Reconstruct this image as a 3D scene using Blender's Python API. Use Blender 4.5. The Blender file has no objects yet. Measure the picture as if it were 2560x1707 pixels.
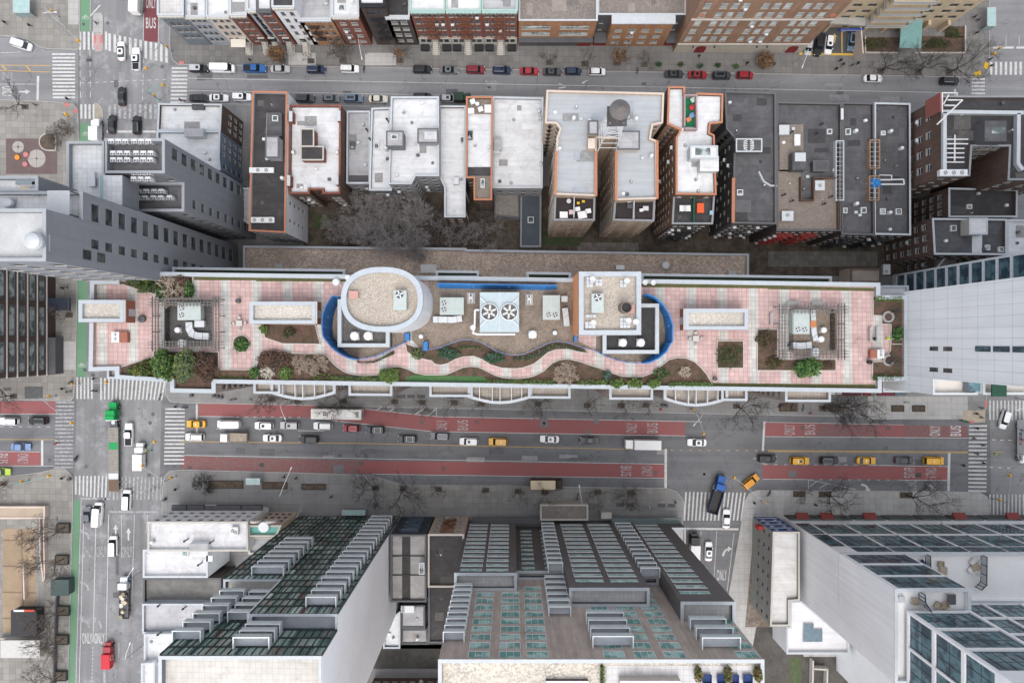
import bpy, math, random
from mathutils import Vector
R=math.radians
sc=bpy.context.scene
H0=170.7
# ---- camera, world, sun, exposure
cd=bpy.data.cameras.new('camera'); cam=bpy.data.objects.new('camera',cd); sc.collection.objects.link(cam)
cam.location=(0,0,H0); cd.sensor_width=36; cd.lens=24.005; cd.clip_end=9000; cd.clip_start=1
sc.camera=cam
SUN_EL,SUN_AZ=62,182
w=bpy.data.worlds.new('World'); sc.world=w; w.use_nodes=True
nt=w.node_tree; bg=nt.nodes['Background']; sky=nt.nodes.new('ShaderNodeTexSky')
sky.sky_type='NISHITA'; sky.sun_disc=False; sky.sun_elevation=R(SUN_EL); sky.sun_rotation=R(SUN_AZ)
sky.air_density=0.55; sky.dust_density=3; sky.ozone_density=0.6
hsv=nt.nodes.new('ShaderNodeHueSaturation'); hsv.inputs['Saturation'].default_value=.45; nt.links.new(sky.outputs[0],hsv.inputs[4]); nt.links.new(hsv.outputs[0],bg.inputs[0]); bg.inputs[1].default_value=0.15
sl=bpy.data.lights.new('sun','SUN'); sl.energy=.5; sl.angle=R(150); sl.color=(1,.985,.96)
so=bpy.data.objects.new('sun',sl); sc.collection.objects.link(so); so.location=(0,-200,300)
so.rotation_euler=(R(90-SUN_EL),0,R(180-SUN_AZ))
sc.view_settings.view_transform='Standard'; sc.view_settings.look='None'
sc.view_settings.exposure=1.3; sc.view_settings.gamma=1
sc.cycles.max_bounces=5; sc.cycles.diffuse_bounces=3; sc.cycles.glossy_bounces=2; sc.cycles.transmission_bounces=2
try: sc.cycles.use_adaptive_sampling=True; sc.cycles.adaptive_threshold=0.02
except Exception: pass

# ---- coordinates: a pixel of the photograph at height h above the street
def W(x,y,h=0.0):
    s=(H0-h)/H0
    return ((x-1280)*.1*s,(853.5-y)*.1*s)
RO={1:0,2:427,3:854,4:1280}
def K(c,r,x,y): return (640*(c-1)+x/3.672, RO[r]+y/3.672)
def KK(c,r,*xy): return [K(c,r,xy[i],xy[i+1]) for i in range(0,len(xy),2)]
def rect(x0,y0,x1,y1): return [(x0,y0),(x1,y0),(x1,y1),(x0,y1)]
def KR(c,r,x0,y0,x1,y1):
    a=K(c,r,x0,y0); b=K(c,r,x1,y1); return rect(a[0],a[1],b[0],b[1])

# ---- materials (all procedural)
MATS={}
def _n(t,k,**kw):
    n=t.nodes.new(k)
    for a,b in kw.items(): setattr(n,a,b)
    return n
def mat(name,col,rough=.75,var=.12,scale=.6,metal=0.0,kind='noise',col2=None,p=None,spec=.3,emit=None,bump=0):
    if name in MATS: return MATS[name]
    m=bpy.data.materials.new(name); m.use_nodes=True; t=m.node_tree; L=t.links.new
    b=t.nodes['Principled BSDF']; b.inputs['Roughness'].default_value=rough; b.inputs['Metallic'].default_value=metal
    b.inputs['Specular IOR Level'].default_value=spec
    c4=(*col,1); MATS[name]=m
    g=_n(t,'ShaderNodeNewGeometry'); pos=g.outputs['Position']
    def noise(s,d=4,ro=.6,vec=None,dist=0):
        n=_n(t,'ShaderNodeTexNoise'); n.inputs['Scale'].default_value=s; n.inputs['Detail'].default_value=d
        n.inputs['Roughness'].default_value=ro; n.inputs['Distortion'].default_value=dist; L(vec or pos,n.inputs['Vector']); return n.outputs[0]
    def ramp(f,a,bb,ca=(0,0,0,1),cb=(1,1,1,1)):
        r=_n(t,'ShaderNodeValToRGB'); e=r.color_ramp.elements; e[0].position=a; e[1].position=bb; e[0].color=ca; e[1].color=cb
        L(f,r.inputs[0]); return r.outputs[0]
    def mix(f,a,bb,mode='MIX'):
        x=_n(t,'ShaderNodeMix',data_type='RGBA',blend_type=mode)
        for s,v in ((0,f),(6,a),(7,bb)):
            if isinstance(v,(float,int)): x.inputs[s].default_value=v
            elif isinstance(v,tuple): x.inputs[s].default_value=v
            else: L(v,x.inputs[s])
        return x.outputs[2]
    def ma(op,a,bb=None,c=None):
        x=_n(t,'ShaderNodeMath',operation=op)
        for i,v in enumerate((a,bb,c)):
            if v is None: continue
            if isinstance(v,(float,int)): x.inputs[i].default_value=v
            else: L(v,x.inputs[i])
        return x.outputs[0]
    def gray(v): return (v,v,v,1)
    def xyz():
        s=_n(t,'ShaderNodeSeparateXYZ'); L(pos,s.inputs[0]); return s.outputs
    def shade(basec,s,v):
        return mix(1.0,basec,ramp(noise(s),.3,.7,gray(1-v),gray(1+v)),'MULTIPLY')
    def stretch(sx,sy,sz):
        mp=_n(t,'ShaderNodeMapping'); mp.inputs['Scale'].default_value=(sx,sy,sz); L(pos,mp.inputs[0]); return mp.outputs[0]
    base=c4; k=kind
    if k=='noise':
        out=shade(shade(base,scale,var),scale*7,var*.6)
    elif k=='plain':
        out=None; b.inputs['Base Color'].default_value=c4
    elif k=='asphalt':
        o=shade(base,.05,var); o=shade(o,9,.10)
        o=mix(ramp(noise(.22,6,.7),.52,.66),o,(*col2,1))                     # old patches
        o=mix(1.0,o,ramp(noise(1.0,3,.6,stretch(*(p or (.02,.5,1)))),.35,.7,gray(.86),gray(1.12)),'MULTIPLY')
        v=_n(t,'ShaderNodeTexVoronoi',feature='DISTANCE_TO_EDGE'); v.inputs['Scale'].default_value=.11
        mp=mix(.9,pos,pos); nz=_n(t,'ShaderNodeTexNoise'); nz.inputs['Scale'].default_value=.35; L(pos,nz.inputs[0])
        ad=_n(t,'ShaderNodeVectorMath',operation='MULTIPLY_ADD'); L(nz.outputs[1],ad.inputs[0]); ad.inputs[1].default_value=(5,5,0); L(pos,ad.inputs[2]); L(ad.outputs[0],v.inputs[0])
        o=mix(ramp(v.outputs[0],.002,.006,gray(.55),gray(0)),o,gray(.05))    # tar-filled cracks
        out=o
    elif k in('slabs','tiles','deck'):
        sx,sy,wd=p; s=xyz(); th=wd
        ux=ma('DIVIDE',ma('MULTIPLY_ADD',s[1],.018,s[0]),sx); uy=ma('DIVIDE',ma('MULTIPLY_ADD',s[0],-.018,s[1]) if 0 else ma('MULTIPLY_ADD',s[0],.018,s[1]),sy)
        fx=ma('FRACT',ux); fy=ma('FRACT',uy)
        lx=ma('LESS_THAN',fx,th/sx); ly=ma('LESS_THAN',fy,th/sy); ln=ma('MAXIMUM',lx,ly)
        cb=_n(t,'ShaderNodeCombineXYZ'); L(ma('FLOOR',ux),cb.inputs[0]); L(ma('FLOOR',uy),cb.inputs[1])
        wn=_n(t,'ShaderNodeTexWhiteNoise'); L(cb.outputs[0],wn.inputs[0])
        if k=='deck':
            band=ma('LESS_THAN',ma('FRACT',ma('DIVIDE',ma('ADD',ux,100*7+2.4),7.0)),2/7.0)
            base=mix(band,c4,(*col2,1))
        o=mix(1.0,base,ramp(wn.outputs[0],0,1,gray(1-var),gray(1+var)),'MULTIPLY')
        o=shade(o,scale,.12); o=shade(o,5,.05)
        o=mix(ramp(noise(.33,6,.7),.56,.78),o,mix(1.0,o,gray(.66),'MULTIPLY'))
        dk=gray(.45) if k!='slabs' else gray(.6)
        o=mix(ln,o,mix(1.0,o,dk,'MULTIPLY')); out=o
    elif k=='paint':      # worn road paint over asphalt
        f=ramp(noise(1.5,7,.75),p[0],p[0]+.16) if p else 0.0
        o=shade(base,3,.06); o=mix(f,o,(*(col2 or (.17,.17,.175)),1))
        o=mix(ramp(noise(.12,4,.6),.5,.8,gray(0),gray(.35)),o,(*(col2 or (.17,.17,.175)),1)); out=o
    elif k=='roof':       # painted felt with seams, ponding stains and patches
        o=shade(base,.25,var)
        st=ramp(noise(.33,8,.76,None,.8),.47,.72); o=mix(ma('MULTIPLY',st,.7),o,(*(col2 or (.33,.32,.31)),1))
        o=mix(ramp(noise(1.3,8,.8),.58,.70,gray(0),gray(.6)),o,(*(col2 or (.33,.32,.31)),1))
        o=mix(1.0,o,ramp(noise(.7,3,.6,stretch(.1,1.6,1)),.35,.7,gray(.9),gray(1.06)),'MULTIPLY')
        s=xyz(); ln=ma('LESS_THAN',ma('FRACT',ma('DIVIDE',s[1],p[0] if p else 1.05)),.05); o=mix(ma('MULTIPLY',ln,.25),o,(*(col2 or (.33,.32,.31)),1)); out=o
    elif k=='gravel':
        v=_n(t,'ShaderNodeTexVoronoi'); v.inputs['Scale'].default_value=scale; L(pos,v.inputs[0])
        sp=_n(t,'ShaderNodeSeparateColor'); L(v.outputs['Color'],sp.inputs[0])
        o=mix(1.0,base,ramp(sp.outputs[0],0,1,gray(.6),gray(1.32)),'MULTIPLY')
        o=mix(ramp(noise(.22,6,.7),.42,.72,gray(0),gray(.8)),o,(*(col2 or (.12,.1,.085)),1)); o=shade(o,.12,var); out=o
    elif k=='brick':
        o=shade(base,.3,.14)
        s=xyz(); cs=ma('LESS_THAN',ma('FRACT',ma('DIVIDE',s[2],.22)),.14); o=mix(ma('MULTIPLY',cs,.35),o,(*(col2 or (.35,.32,.3)),1))
        o=shade(o,4,.12); o=mix(1.0,o,ramp(noise(1,4,.6,stretch(1.3,1.3,.12)),.35,.7,gray(.82),gray(1.1)),'MULTIPLY'); out=o
    elif k=='panel':
        o=shade(base,.12,.05); s=xyz(); px,pz=p
        ln=ma('LESS_THAN',ma('FRACT',ma('DIVIDE',s[2],pz)),.07/pz*1.2)
        ln2=ma('LESS_THAN',ma('FRACT',ma('DIVIDE',ma('ADD',s[1],s[0]),px)),.06/px)
        o=mix(ma('MULTIPLY',ma('MAXIMUM',ln,ln2),.5),o,(*(col2 or (.3,.31,.32)),1)); o=mix(1.0,o,ramp(noise(1,4,.6,stretch(.9,.9,.05)),.35,.7,gray(.93),gray(1.04)),'MULTIPLY'); out=o
    elif k=='glass':
        wn=noise(.45,2,.5); o=mix(ramp(wn,.45,.58),base,(*(col2 or col),1)); out=o
    elif k=='leaf':
        o=mix(ramp(noise(scale,3,.6),.35,.65),base,(*col2,1)); o=shade(o,6,.3); out=o
    elif k=='soil':
        o=mix(ramp(noise(scale,6,.75),.42,.6),base,(*col2,1)); o=shade(o,7,.4); out=o
    elif k=='wood':
        s=xyz(); ax=s[1] if p is None else s[p[0]]
        ln=ma('LESS_THAN',ma('FRACT',ma('DIVIDE',ax,.28 if p is None else p[1])),.16); o=shade(base,1.5,.18); o=mix(ma('MULTIPLY',ln,.5),o,gray(.03)); out=o
    elif k=='graffiti':
        o=shade(base,.3,.12); f=ramp(noise(.55,5,.6,None,2.2),.57,.6); n2=_n(t,'ShaderNodeTexNoise'); n2.inputs['Scale'].default_value=.4; L(pos,n2.inputs[0])
        hs=_n(t,'ShaderNodeHueSaturation'); hs.inputs['Saturation'].default_value=2.2; hs.inputs['Value'].default_value=.45; L(n2.outputs[1],hs.inputs[4])
        s=xyz(); lo=ma('LESS_THAN',s[2],5.5); o=mix(ma('MULTIPLY',f,lo),o,hs.outputs[0]); out=o
    if out is not None: L(out,b.inputs['Base Color'])
    if bump:
        bp=_n(t,'ShaderNodeBump'); bp.inputs['Strength'].default_value=.5; bp.inputs['Distance'].default_value=bump
        L(noise(scale*9),bp.inputs['Height']); L(bp.outputs[0],b.inputs['Normal'])
    if emit:
        b.inputs['Emission Color'].default_value=(*emit[0],1); b.inputs['Emission Strength'].default_value=emit[1]
    return m
def paintmat(col,tag='car_paint'):
    return mat(tag+'_%d_%d_%d'%tuple(int(c*255) for c in col),col,rough=.28,kind='noise',var=.03,spec=.5)
def flat(name,col,rough=.6,metal=0,spec=.3): return mat(name,col,rough,.06,1.2,metal,'noise',spec=spec)

# ---- mesh collector
class MB:
    def __init__(s): s.v=[]; s.f=[]; s.m=[]; s.ms=[]
    def mi(s,m):
        if m not in s.ms: s.ms.append(m)
        return s.ms.index(m)
    def face(s,pts,m):
        i=len(s.v); s.v+= [tuple(p) for p in pts]; s.f.append(tuple(range(i,i+len(pts)))); s.m.append(s.mi(m))
    def box(s,x0,y0,z0,x1,y1,z1,m,top=None,rot=0,bottom=True):
        c=[(x0,y0),(x1,y0),(x1,y1),(x0,y1)]
        if rot:
            cx,cy=(x0+x1)/2,(y0+y1)/2; a,b=math.cos(rot),math.sin(rot)
            c=[(cx+(x-cx)*a-(y-cy)*b, cy+(x-cx)*b+(y-cy)*a) for x,y in c]
        s.prism(c,z0,z1,m,top,bottom)
    def prism(s,c,z0,z1,m,top=None,bottom=True):
        i=len(s.v); n=len(c)
        s.v+=[(x,y,z0) for x,y in c]+[(x,y,z1) for x,y in c]
        k=s.mi(m)
        for j in range(n): s.f.append((i+j,i+(j+1)%n,i+n+(j+1)%n,i+n+j)); s.m.append(k)
        s.f.append(tuple(range(i+n,i+2*n))); s.m.append(s.mi(top or m))
        if bottom: s.f.append(tuple(range(i+n-1,i-1,-1))); s.m.append(k)
    def loft(s,rings,m,cap0=True,cap1=True,capm=None):
        i=len(s.v); n=len(rings[0]); k=s.mi(m)
        for r in rings: s.v+=[tuple(p) for p in r]
        for a in range(len(rings)-1):
            for j in range(n):
                s.f.append((i+a*n+j,i+a*n+(j+1)%n,i+(a+1)*n+(j+1)%n,i+(a+1)*n+j)); s.m.append(k)
        kc=s.mi(capm or m)
        if cap0: s.f.append(tuple(range(i+n-1,i-1,-1))); s.m.append(kc)
        if cap1: s.f.append(tuple(range(i+(len(rings)-1)*n,i+len(rings)*n))); s.m.append(kc)
    def cyl(s,x,y,z0,z1,r,m,n=12,r1=None,top=None,bottom=True):
        r1=r if r1 is None else r1
        a=[(x+r*math.cos(2*math.pi*j/n),y+r*math.sin(2*math.pi*j/n),z0) for j in range(n)]
        b=[(x+r1*math.cos(2*math.pi*j/n),y+r1*math.sin(2*math.pi*j/n),z1) for j in range(n)]
        s.loft([a,b],m,bottom,True,top)
    def rings(s,x,y,prof,m,n=14):
        s.loft([[(x+r*math.cos(2*math.pi*j/n),y+r*math.sin(2*math.pi*j/n),z) for j in range(n)] for r,z in prof],m)
    def tube(s,p0,p1,r0,m,r1=None,n=4,cap=True):
        p0=Vector(p0); p1=Vector(p1); d=p1-p0
        if d.length<1e-6: return
        d.normalize(); u=d.cross(Vector((0,0,1)))
        if u.length<1e-3: u=Vector((1,0,0))
        u.normalize(); w_=d.cross(u); r1=r0 if r1 is None else r1
        ra=[tuple(p0+(u*math.cos(2*math.pi*(j+.5)/n)+w_*math.sin(2*math.pi*(j+.5)/n))*r0) for j in range(n)]
        rb=[tuple(p1+(u*math.cos(2*math.pi*(j+.5)/n)+w_*math.sin(2*math.pi*(j+.5)/n))*r1) for j in range(n)]
        s.loft([ra,rb],m,cap,cap)
    def path(s,pts,r,m,n=5):
        for a,b in zip(pts[:-1],pts[1:]): s.tube(a,b,r,m,n=n)
    def wall(s,pts,z0,z1,th,m,closed=False,top=None):
        # a thick wall or kerb along a polyline of xy points
        n=len(pts); L=[];Rr=[]
        for i in range(n):
            if closed: a,b,c=pts[i-1],pts[i],pts[(i+1)%n]
            else: a,b,c=pts[max(i-1,0)],pts[i],pts[min(i+1,n-1)]
            d1=Vector((b[0]-a[0],b[1]-a[1])); d2=Vector((c[0]-b[0],c[1]-b[1]))
            if d1.length<1e-6: d1=d2
            if d2.length<1e-6: d2=d1
            d1.normalize(); d2.normalize(); n1=Vector((-d1.y,d1.x)); n2=Vector((-d2.y,d2.x)); t=n1+n2
            t=t/max(.35,t.length_squared/2) if t.length>1e-4 else n1
            L.append((b[0]+t.x*th/2,b[1]+t.y*th/2)); Rr.append((b[0]-t.x*th/2,b[1]-t.y*th/2))
        for i in range(n if closed else n-1):
            j=(i+1)%n
            q=[L[i],Rr[i],Rr[j],L[j]]
            s.face([(x,y,z1) for x,y in q],top or m)
            s.face([(*Rr[i],z0),(*Rr[j],z0),(*Rr[j],z1),(*Rr[i],z1)],m); s.face([(*L[j],z0),(*L[i],z0),(*L[i],z1),(*L[j],z1)],m)
        if not closed:
            for i in (0,-1): s.face([(*L[i],z0),(*Rr[i],z0),(*Rr[i],z1),(*L[i],z1)],m)
    def build(s,name,parent=None,origin=None,local=False,smooth=False):
        me=bpy.data.meshes.new(name)
        o=Vector((0,0,0))
        if origin is not None: o=Vector(origin)
        elif parent is not None and not local: o=WL[parent.name]
        me.from_pydata([(x-o.x,y-o.y,z-o.z) for x,y,z in s.v],[],s.f)
        for m in s.ms: me.materials.append(m)
        me.polygons.foreach_set('material_index',s.m)
        if smooth: me.polygons.foreach_set('use_smooth',[True]*len(s.f))
        me.update()
        ob=bpy.data.objects.new(name,me); sc.collection.objects.link(ob)
        if parent is not None: ob.parent=parent; WL[ob.name]=WL.get(parent.name,Vector((0,0,0)))
        if origin is not None:
            ob.location=o; WL[ob.name]=o.copy()
        elif parent is None: WL[ob.name]=Vector((0,0,0))
        return ob
WL={}
def tag(o,label=None,cat=None,group=None,kind=None):
    if label: o['label']=label
    if cat: o['category']=cat
    if group: o['group']=group
    if kind: o['kind']=kind
    return o
def thing(name,label,cat,loc,rot=0,group=None):
    o=bpy.data.objects.new(name,None); sc.collection.objects.link(o); o.empty_display_size=.3
    o.location=loc; o.rotation_euler=(0,0,rot); WL[o.name]=Vector(loc); return tag(o,label,cat,group)
def part(me,name,parent,loc=(0,0,0),rot=(0,0,0)):
    o=bpy.data.objects.new(name,me); sc.collection.objects.link(o); o.parent=parent; o.location=loc; o.rotation_euler=rot; return o
def inset(c,d):
    # inward offset of a counter-clockwise polygon
    n=len(c); out=[]
    for i in range(n):
        a,b,e=Vector(c[i-1]),Vector(c[i]),Vector(c[(i+1)%n])
        d1=(b-a).normalized(); d2=(e-b).normalized(); n1=Vector((-d1.y,d1.x)); n2=Vector((-d2.y,d2.x)); t=n1+n2
        t=t/max(.3,t.length_squared/2) if t.length>1e-4 else n1
        out.append((b.x+t.x*d,b.y+t.y*d))
    return out
def area(c): return sum(c[i-1][0]*c[i][1]-c[i][0]*c[i-1][1] for i in range(len(c)))/2
def ccw(c): return list(c) if area(c)>0 else list(reversed(c))
def cen(c): return (sum(p[0] for p in c)/len(c),sum(p[1] for p in c)/len(c))
def PW(poly,h=0): return [W(x,y,h) for x,y in poly]
# ================= ground, roads, pavements, markings
ASPH=mat('asphalt',(.20,.202,.206),.9,.14,kind='asphalt',col2=(.20,.20,.205),p=(.02,.5,1))
ASPHD=mat('asphalt_dark',(.145,.148,.154),.9,.14,kind='asphalt',col2=(.12,.12,.125),p=(.02,.5,1))
ASPHV=mat('asphalt_avenue',(.19,.192,.195),.9,.16,kind='asphalt',col2=(.27,.27,.275),p=(.5,.02,1))
WALKM=mat('concrete_paving_warm',(.225,.215,.195),.9,.12,scale=.12,kind='slabs',p=(1.55,1.55,.06))
WALK=mat('concrete_paving',(.165,.160,.152),.9,.10,scale=.12,kind='slabs',p=(1.55,1.55,.06))
WALKD=mat('concrete_paving_dark',(.205,.203,.198),.9,.08,scale=.12,kind='slabs',p=(3.1,2.6,.05))
WALKL=mat('concrete_paving_light',(.36,.355,.34),.9,.05,scale=.12,kind='slabs',p=(1.5,1.5,.05))
KERB=mat('granite_kerb',(.33,.325,.315),.85,.12,1.0)
RED=mat('red_lane_paint',(.255,.085,.084),.85,kind='paint',p=(.50,),col2=(.17,.115,.115))
REDF=mat('faded_red_lane_paint',(.20,.085,.082),.85,kind='paint',p=(.47,),col2=(.155,.135,.132))
GREEN=mat('green_lane_paint',(.12,.235,.14),.85,kind='paint',p=(.60,),col2=(.2,.27,.22))
WHITE=mat('white_road_paint',(.50,.50,.485),.8,kind='paint',p=(.52,),col2=(.22,.22,.22))
WORN=mat('worn_white_road_paint',(.40,.40,.40),.8,kind='paint',p=(.42,),col2=(.19,.19,.195))
YEL=mat('yellow_road_paint',(.50,.32,.09),.8,kind='paint',p=(.52,),col2=(.22,.2,.17))
SOILM=mat('tree_pit_soil',(.075,.055,.042),.95,kind='soil',scale=1.3,col2=(.12,.095,.07))
IRON=mat('cast_iron',(.06,.06,.062),.7,.15,2)

def sheet(name,polys,z,m,parent=None,kind='structure'):
    b=MB()
    for p in polys: b.face([(x,y,z) for x,y in ccw(PW(p))],m)
    o=b.build(name,parent,origin=None)
    if parent is None: tag(o,kind=kind)
    return o
g=MB(); g.face([(-2500,-2500,-.012),(2500,-2500,-.012),(2500,2500,-.012),(-2500,2500,-.012)],mat('city_ground',(.14,.14,.14),.9,.15,.05))
tag(g.build('ground'),kind='structure')
avenue=sheet('road',[[(190,-900),(440,-900),(421,340),(412,1000),(404,1250),(370,2600),(150,2600),(183,1260),(190,940),(195,730),(199,345),(201,0)]],.004,ASPHV)
N1=lambda x:163+.0157*(x-425)
street_n=sheet('road',[[(421,120),(425,N1(425)),(2475,N1(2475)),(2475,292),(425,258),(418,300)],[(-900,60),(0,85),(70,95),(114,126),(196,126),(196,262),(0,250),(-900,235)]],.008,ASPH)
street_s=sheet('road',[[(404,990),(450,1006),(2440,1048),(2475,1030),(2478,1250),(2200,1228),(1870,1224),(1860,1245),(1822,1480),(1780,1800),(1640,1800),(1690,1480),(1712,1242),(1690,1219),(1010,1211),(930,1186),(450,1174),(400,1200)],[(-900,985),(0,1002),(192,1003),(186,1180),(0,1188),(-900,1180)]],.012,ASPHD)
avenue_e=sheet('road',[[(2475,-900),(3600,-900),(3600,2600),(2440,2600),(2478,1300),(2470,1000),(2476,300)]],.004,ASPH)

def block(name,poly,m,z=.14):
    c=ccw(PW(poly)); b=MB(); b.prism(c,-.01,z,KERB,KERB,False)
    i=inset(c,.16); b.face([(x,y,z+.004) for x,y in i],m)
    return tag(b.build(name),kind='structure')
block('pavement',[(-900,-900),(196,-900),(201,0),(200,118),(193,126),(118,124),(95,117),(75,103),(55,96),(0,90),(-900,70)],WALKM)
block('pavement',[(-900,240),(0,249),(130,254),(185,262),(196,275),(198,345),(194,730),(190,940),(186,990),(178,1002),(0,1000),(-900,985)],WALKM)
block('pavement',[(-900,1186),(0,1192),(100,1180),(140,1171),(165,1172),(182,1190),(184,1260),(171,1707),(150,2600),(-900,2600)],WALKM)
block('pavement',[(440,-900),(427,0),(423,110),(430,150),(445,163),(2450,N1(2450)),(2468,186),(2474,170),(2476,-900)],WALK)
block('pavement',[(422,300),(428,268),(445,258),(2445,290),(2468,300),(2470,700),(2466,1020),(2455,1038),(2435,1048),(450,1007),(425,1004),(413,985),(416,700)],WALKD)
block('pavement',[(406,1220),(411,1190),(425,1176),(455,1173),(760,1181),(925,1187),(965,1198),(1005,1211),(1665,1219),(1692,1228),(1706,1245),(1711,1262),(1690,1480),(1640,1800),(1560,2600),(370,2600)],WALKD)
block('pavement',[(1862,1250),(1872,1232),(1890,1224),(2340,1227),(2450,1230),(2468,1240),(2474,1258),(2478,1310),(2440,2600),(1700,2600),(1780,1800),(1822,1481)],WALKL)
sheet('pavement',[KR(4,3,912,500,1830,712)],.150,WALKL)
sheet('pavement',[KR(4,3,1785,630,1990,740),],.1545,mat('tan_paving',(.36,.31,.24),.9))
sheet('pavement',[KR(2,3,1150,1310,2350,1520),KR(3,3,10,1345,1430,1480)],.150,mat('concrete_paving_mid',(.22,.215,.2),.9,.1,scale=.12,kind='slabs',p=(1.5,1.5,.05)))
sheet('pavement',[KR(1,1,630,-200,725,230),KR(1,3,530,0,700,260),KR(2,1,300,490,550,600),KR(2,1,1000,490,1285,605)],.150,WALKL)
sheet('pavement',[KR(1,4,30,150,330,1100)],.150,mat('tan_plaza',(.27,.20,.135),.9,.1,scale=.3,kind='slabs',p=(6.5,6.5,.35)))
sheet('courtyard',[[(1000,455),(2400,500),(2400,690),(760,690),(760,470)]],.154,mat('rear_yard_dirt',(.072,.056,.043),.95,kind='soil',scale=.4,col2=(.13,.11,.085)))
sheet('courtyard',[KR(3,2,600,660,1160,740),KR(2,2,760,410,950,530),KR(4,2,0,740,1000,880)],.158,mat('rear_yard_paving',(.17,.16,.14),.9,.2,scale=.4,kind='slabs',p=(1.2,1.2,.05)))
sheet('courtyard',[KR(2,2,530,400,690,520),KR(3,2,270,560,620,690),KR(2,2,1320,300,1530,420),KR(4,4,195,1330,300,1560)],.162,mat('dull_lawn',(.05,.085,.035),.95,kind='soil',scale=.9,col2=(.09,.09,.05)))
sheet('courtyard',[[(880,1610),(1105,1610),(1105,1670),(870,1670)],[(880,1500),(1110,1500),(1110,1620),(880,1620)],[(1890,1566),(1967,1566),(2010,1640),(2300,1640),(2330,1900),(1830,1900)]],.150,mat('dark_yard',(.085,.08,.07),.95,kind='soil',scale=.3,col2=(.06,.055,.05)))
sheet('courtyard',[[(1885,1315),(1927,1315),(1924,1566),(1862,1566)]],.158,mat('weedy_strip',(.13,.10,.08),.95,kind='soil',scale=.8,col2=(.2,.18,.15)))
sheet('courtyard',[KR(1,1,60,1275,530,1600)],.154,mat('mauve_paving',(.125,.092,.088),.9,.1,.4))

# --- lane colours and painted marks are children of the road they lie on
def lay(name,polys,m,par,z=.018): return sheet(name,polys,z,m,par)
lay('bus_lane',[[(0,1003),(139,1003),(139,1034),(0,1034)],[(0,1129),(102,1130),(102,1163),(0,1163)],
 [(496,1009),(779,1013),(800,1018),(912,1023),(1091,1042),(1280,1046.5),(1713,1054.5),(1713,1088.5),(1280,1082.5),(1076,1077),(831,1050),(760,1043),(496,1039.5)],
 [(905,1151),(1280,1155.5),(1661,1160.7),(1661,1194.2),(1280,1189),(897,1183)],[(1906,1162),(2369,1166.5),(2369,1199),(1906,1196.5)],[(1913,1056),(2045,1058),(2040,1090),(1913,1090)],[(2195,1061),(2259,1062.5),(2259,1092),(2195,1091)]],RED,street_s)
lay('bus_lane',[[(453,1138.6),(640,1144.5),(905,1151),(897,1183),(640,1179.5),(453,1172)],[(2045,1058),(2195,1061),(2195,1091),(2040,1090)],[(2259,1062.5),(2419,1064.5),(2419,1094),(2259,1092)]],REDF,street_s)
lay('bus_lane',[[(361,-60),(398,-60),(395,106),(359.5,104)]],mat('maroon_lane_paint',(.155,.05,.056),.85,kind='paint',p=(.58,),col2=(.16,.1,.1)),avenue)
lay('bike_lane',[[(202,-60),(225,-60),(224.6,79),(201.5,79)],[(200.5,309),(224.6,309),(224,360),(199,360)],[(196,600),(220,600),(215,942),(191,942)],[(185,1250),(201.5,1250),(200,1290),(186,1707),(172.5,1707),(182,1285)]],GREEN,avenue)
def strip(p0,p1,wd):
    d=Vector((p1[0]-p0[0],p1[1]-p0[1])).normalized(); n=Vector((-d.y,d.x))*wd/2
    return [(p0[0]+n.x,p0[1]+n.y),(p1[0]+n.x,p1[1]+n.y),(p1[0]-n.x,p1[1]-n.y),(p0[0]-n.x,p0[1]-n.y)]
def dashes(p0,p1,n,fill,wd):
    out=[]
    for i in range(n):
        a=i/n; b=(i+fill)/n
        out.append(strip((p0[0]+(p1[0]-p0[0])*a,p0[1]+(p1[1]-p0[1])*a),(p0[0]+(p1[0]-p0[0])*b,p0[1]+(p1[1]-p0[1])*b),wd))
    return out
def cross(q0,q1,q2,q3,n,fill=.5):
    # n bars; each bar runs from side q0-q1 to side q3-q2
    out=[]
    L=lambda a,b,t:(a[0]+(b[0]-a[0])*t,a[1]+(b[1]-a[1])*t)
    for i in range(n):
        t0=i/(n-1+fill); t1=t0+fill/(n-1+fill)
        out.append([L(q0,q1,t0),L(q0,q1,t1),L(q3,q2,t1),L(q3,q2,t0)])
    return out
Z2=.024
# crosswalks
lay('crosswalk',cross(*KK(1,1,478,492,485,905,690,905,690,492),13),WHITE,street_n,Z2)
lay('crosswalk',cross(*KK(1,1,1578,620,1565,950,1715,950,1722,620),10),WHITE,street_n,Z2)
lay('crosswalk',cross(*KK(1,1,725,294,985,294,985,460,725,460),7),WHITE,avenue,Z2)
lay('crosswalk',cross(*KK(1,1,995,308,1540,420,1540,580,995,470),12),WHITE,avenue,Z2)
lay('crosswalk',cross(*KK(1,1,738,960,870,960,870,1092,738,1092),4),WHITE,avenue,Z2)
lay('crosswalk',cross(*KK(1,1,995,960,1440,960,1440,1092,995,1092),10),WORN,avenue,Z2)
lay('crosswalk',cross(*KK(1,3,512,550,500,1160,668,1160,680,550),18,.42),WORN,street_s,Z2)
lay('crosswalk',cross(*KK(1,3,1518,610,1505,1125,1690,1125,1698,610),15,.42),WHITE,street_s,Z2)
lay('crosswalk',cross(*KK(1,3,703,325,850,325,850,525,703,525),5,.4),WHITE,avenue,Z2)
lay('crosswalk',cross(*KK(1,3,920,330,1520,365,1490,535,920,530),17,.4),WHITE,avenue,Z2)
lay('crosswalk',cross(*KK(1,3,690,1230,985,1230,975,1450,690,1400),9,.4),WHITE,avenue,Z2)
lay('crosswalk',cross(*KK(1,3,1005,1235,1490,1240,1480,1450,1000,1450),14,.4),WORN,avenue,Z2)
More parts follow.
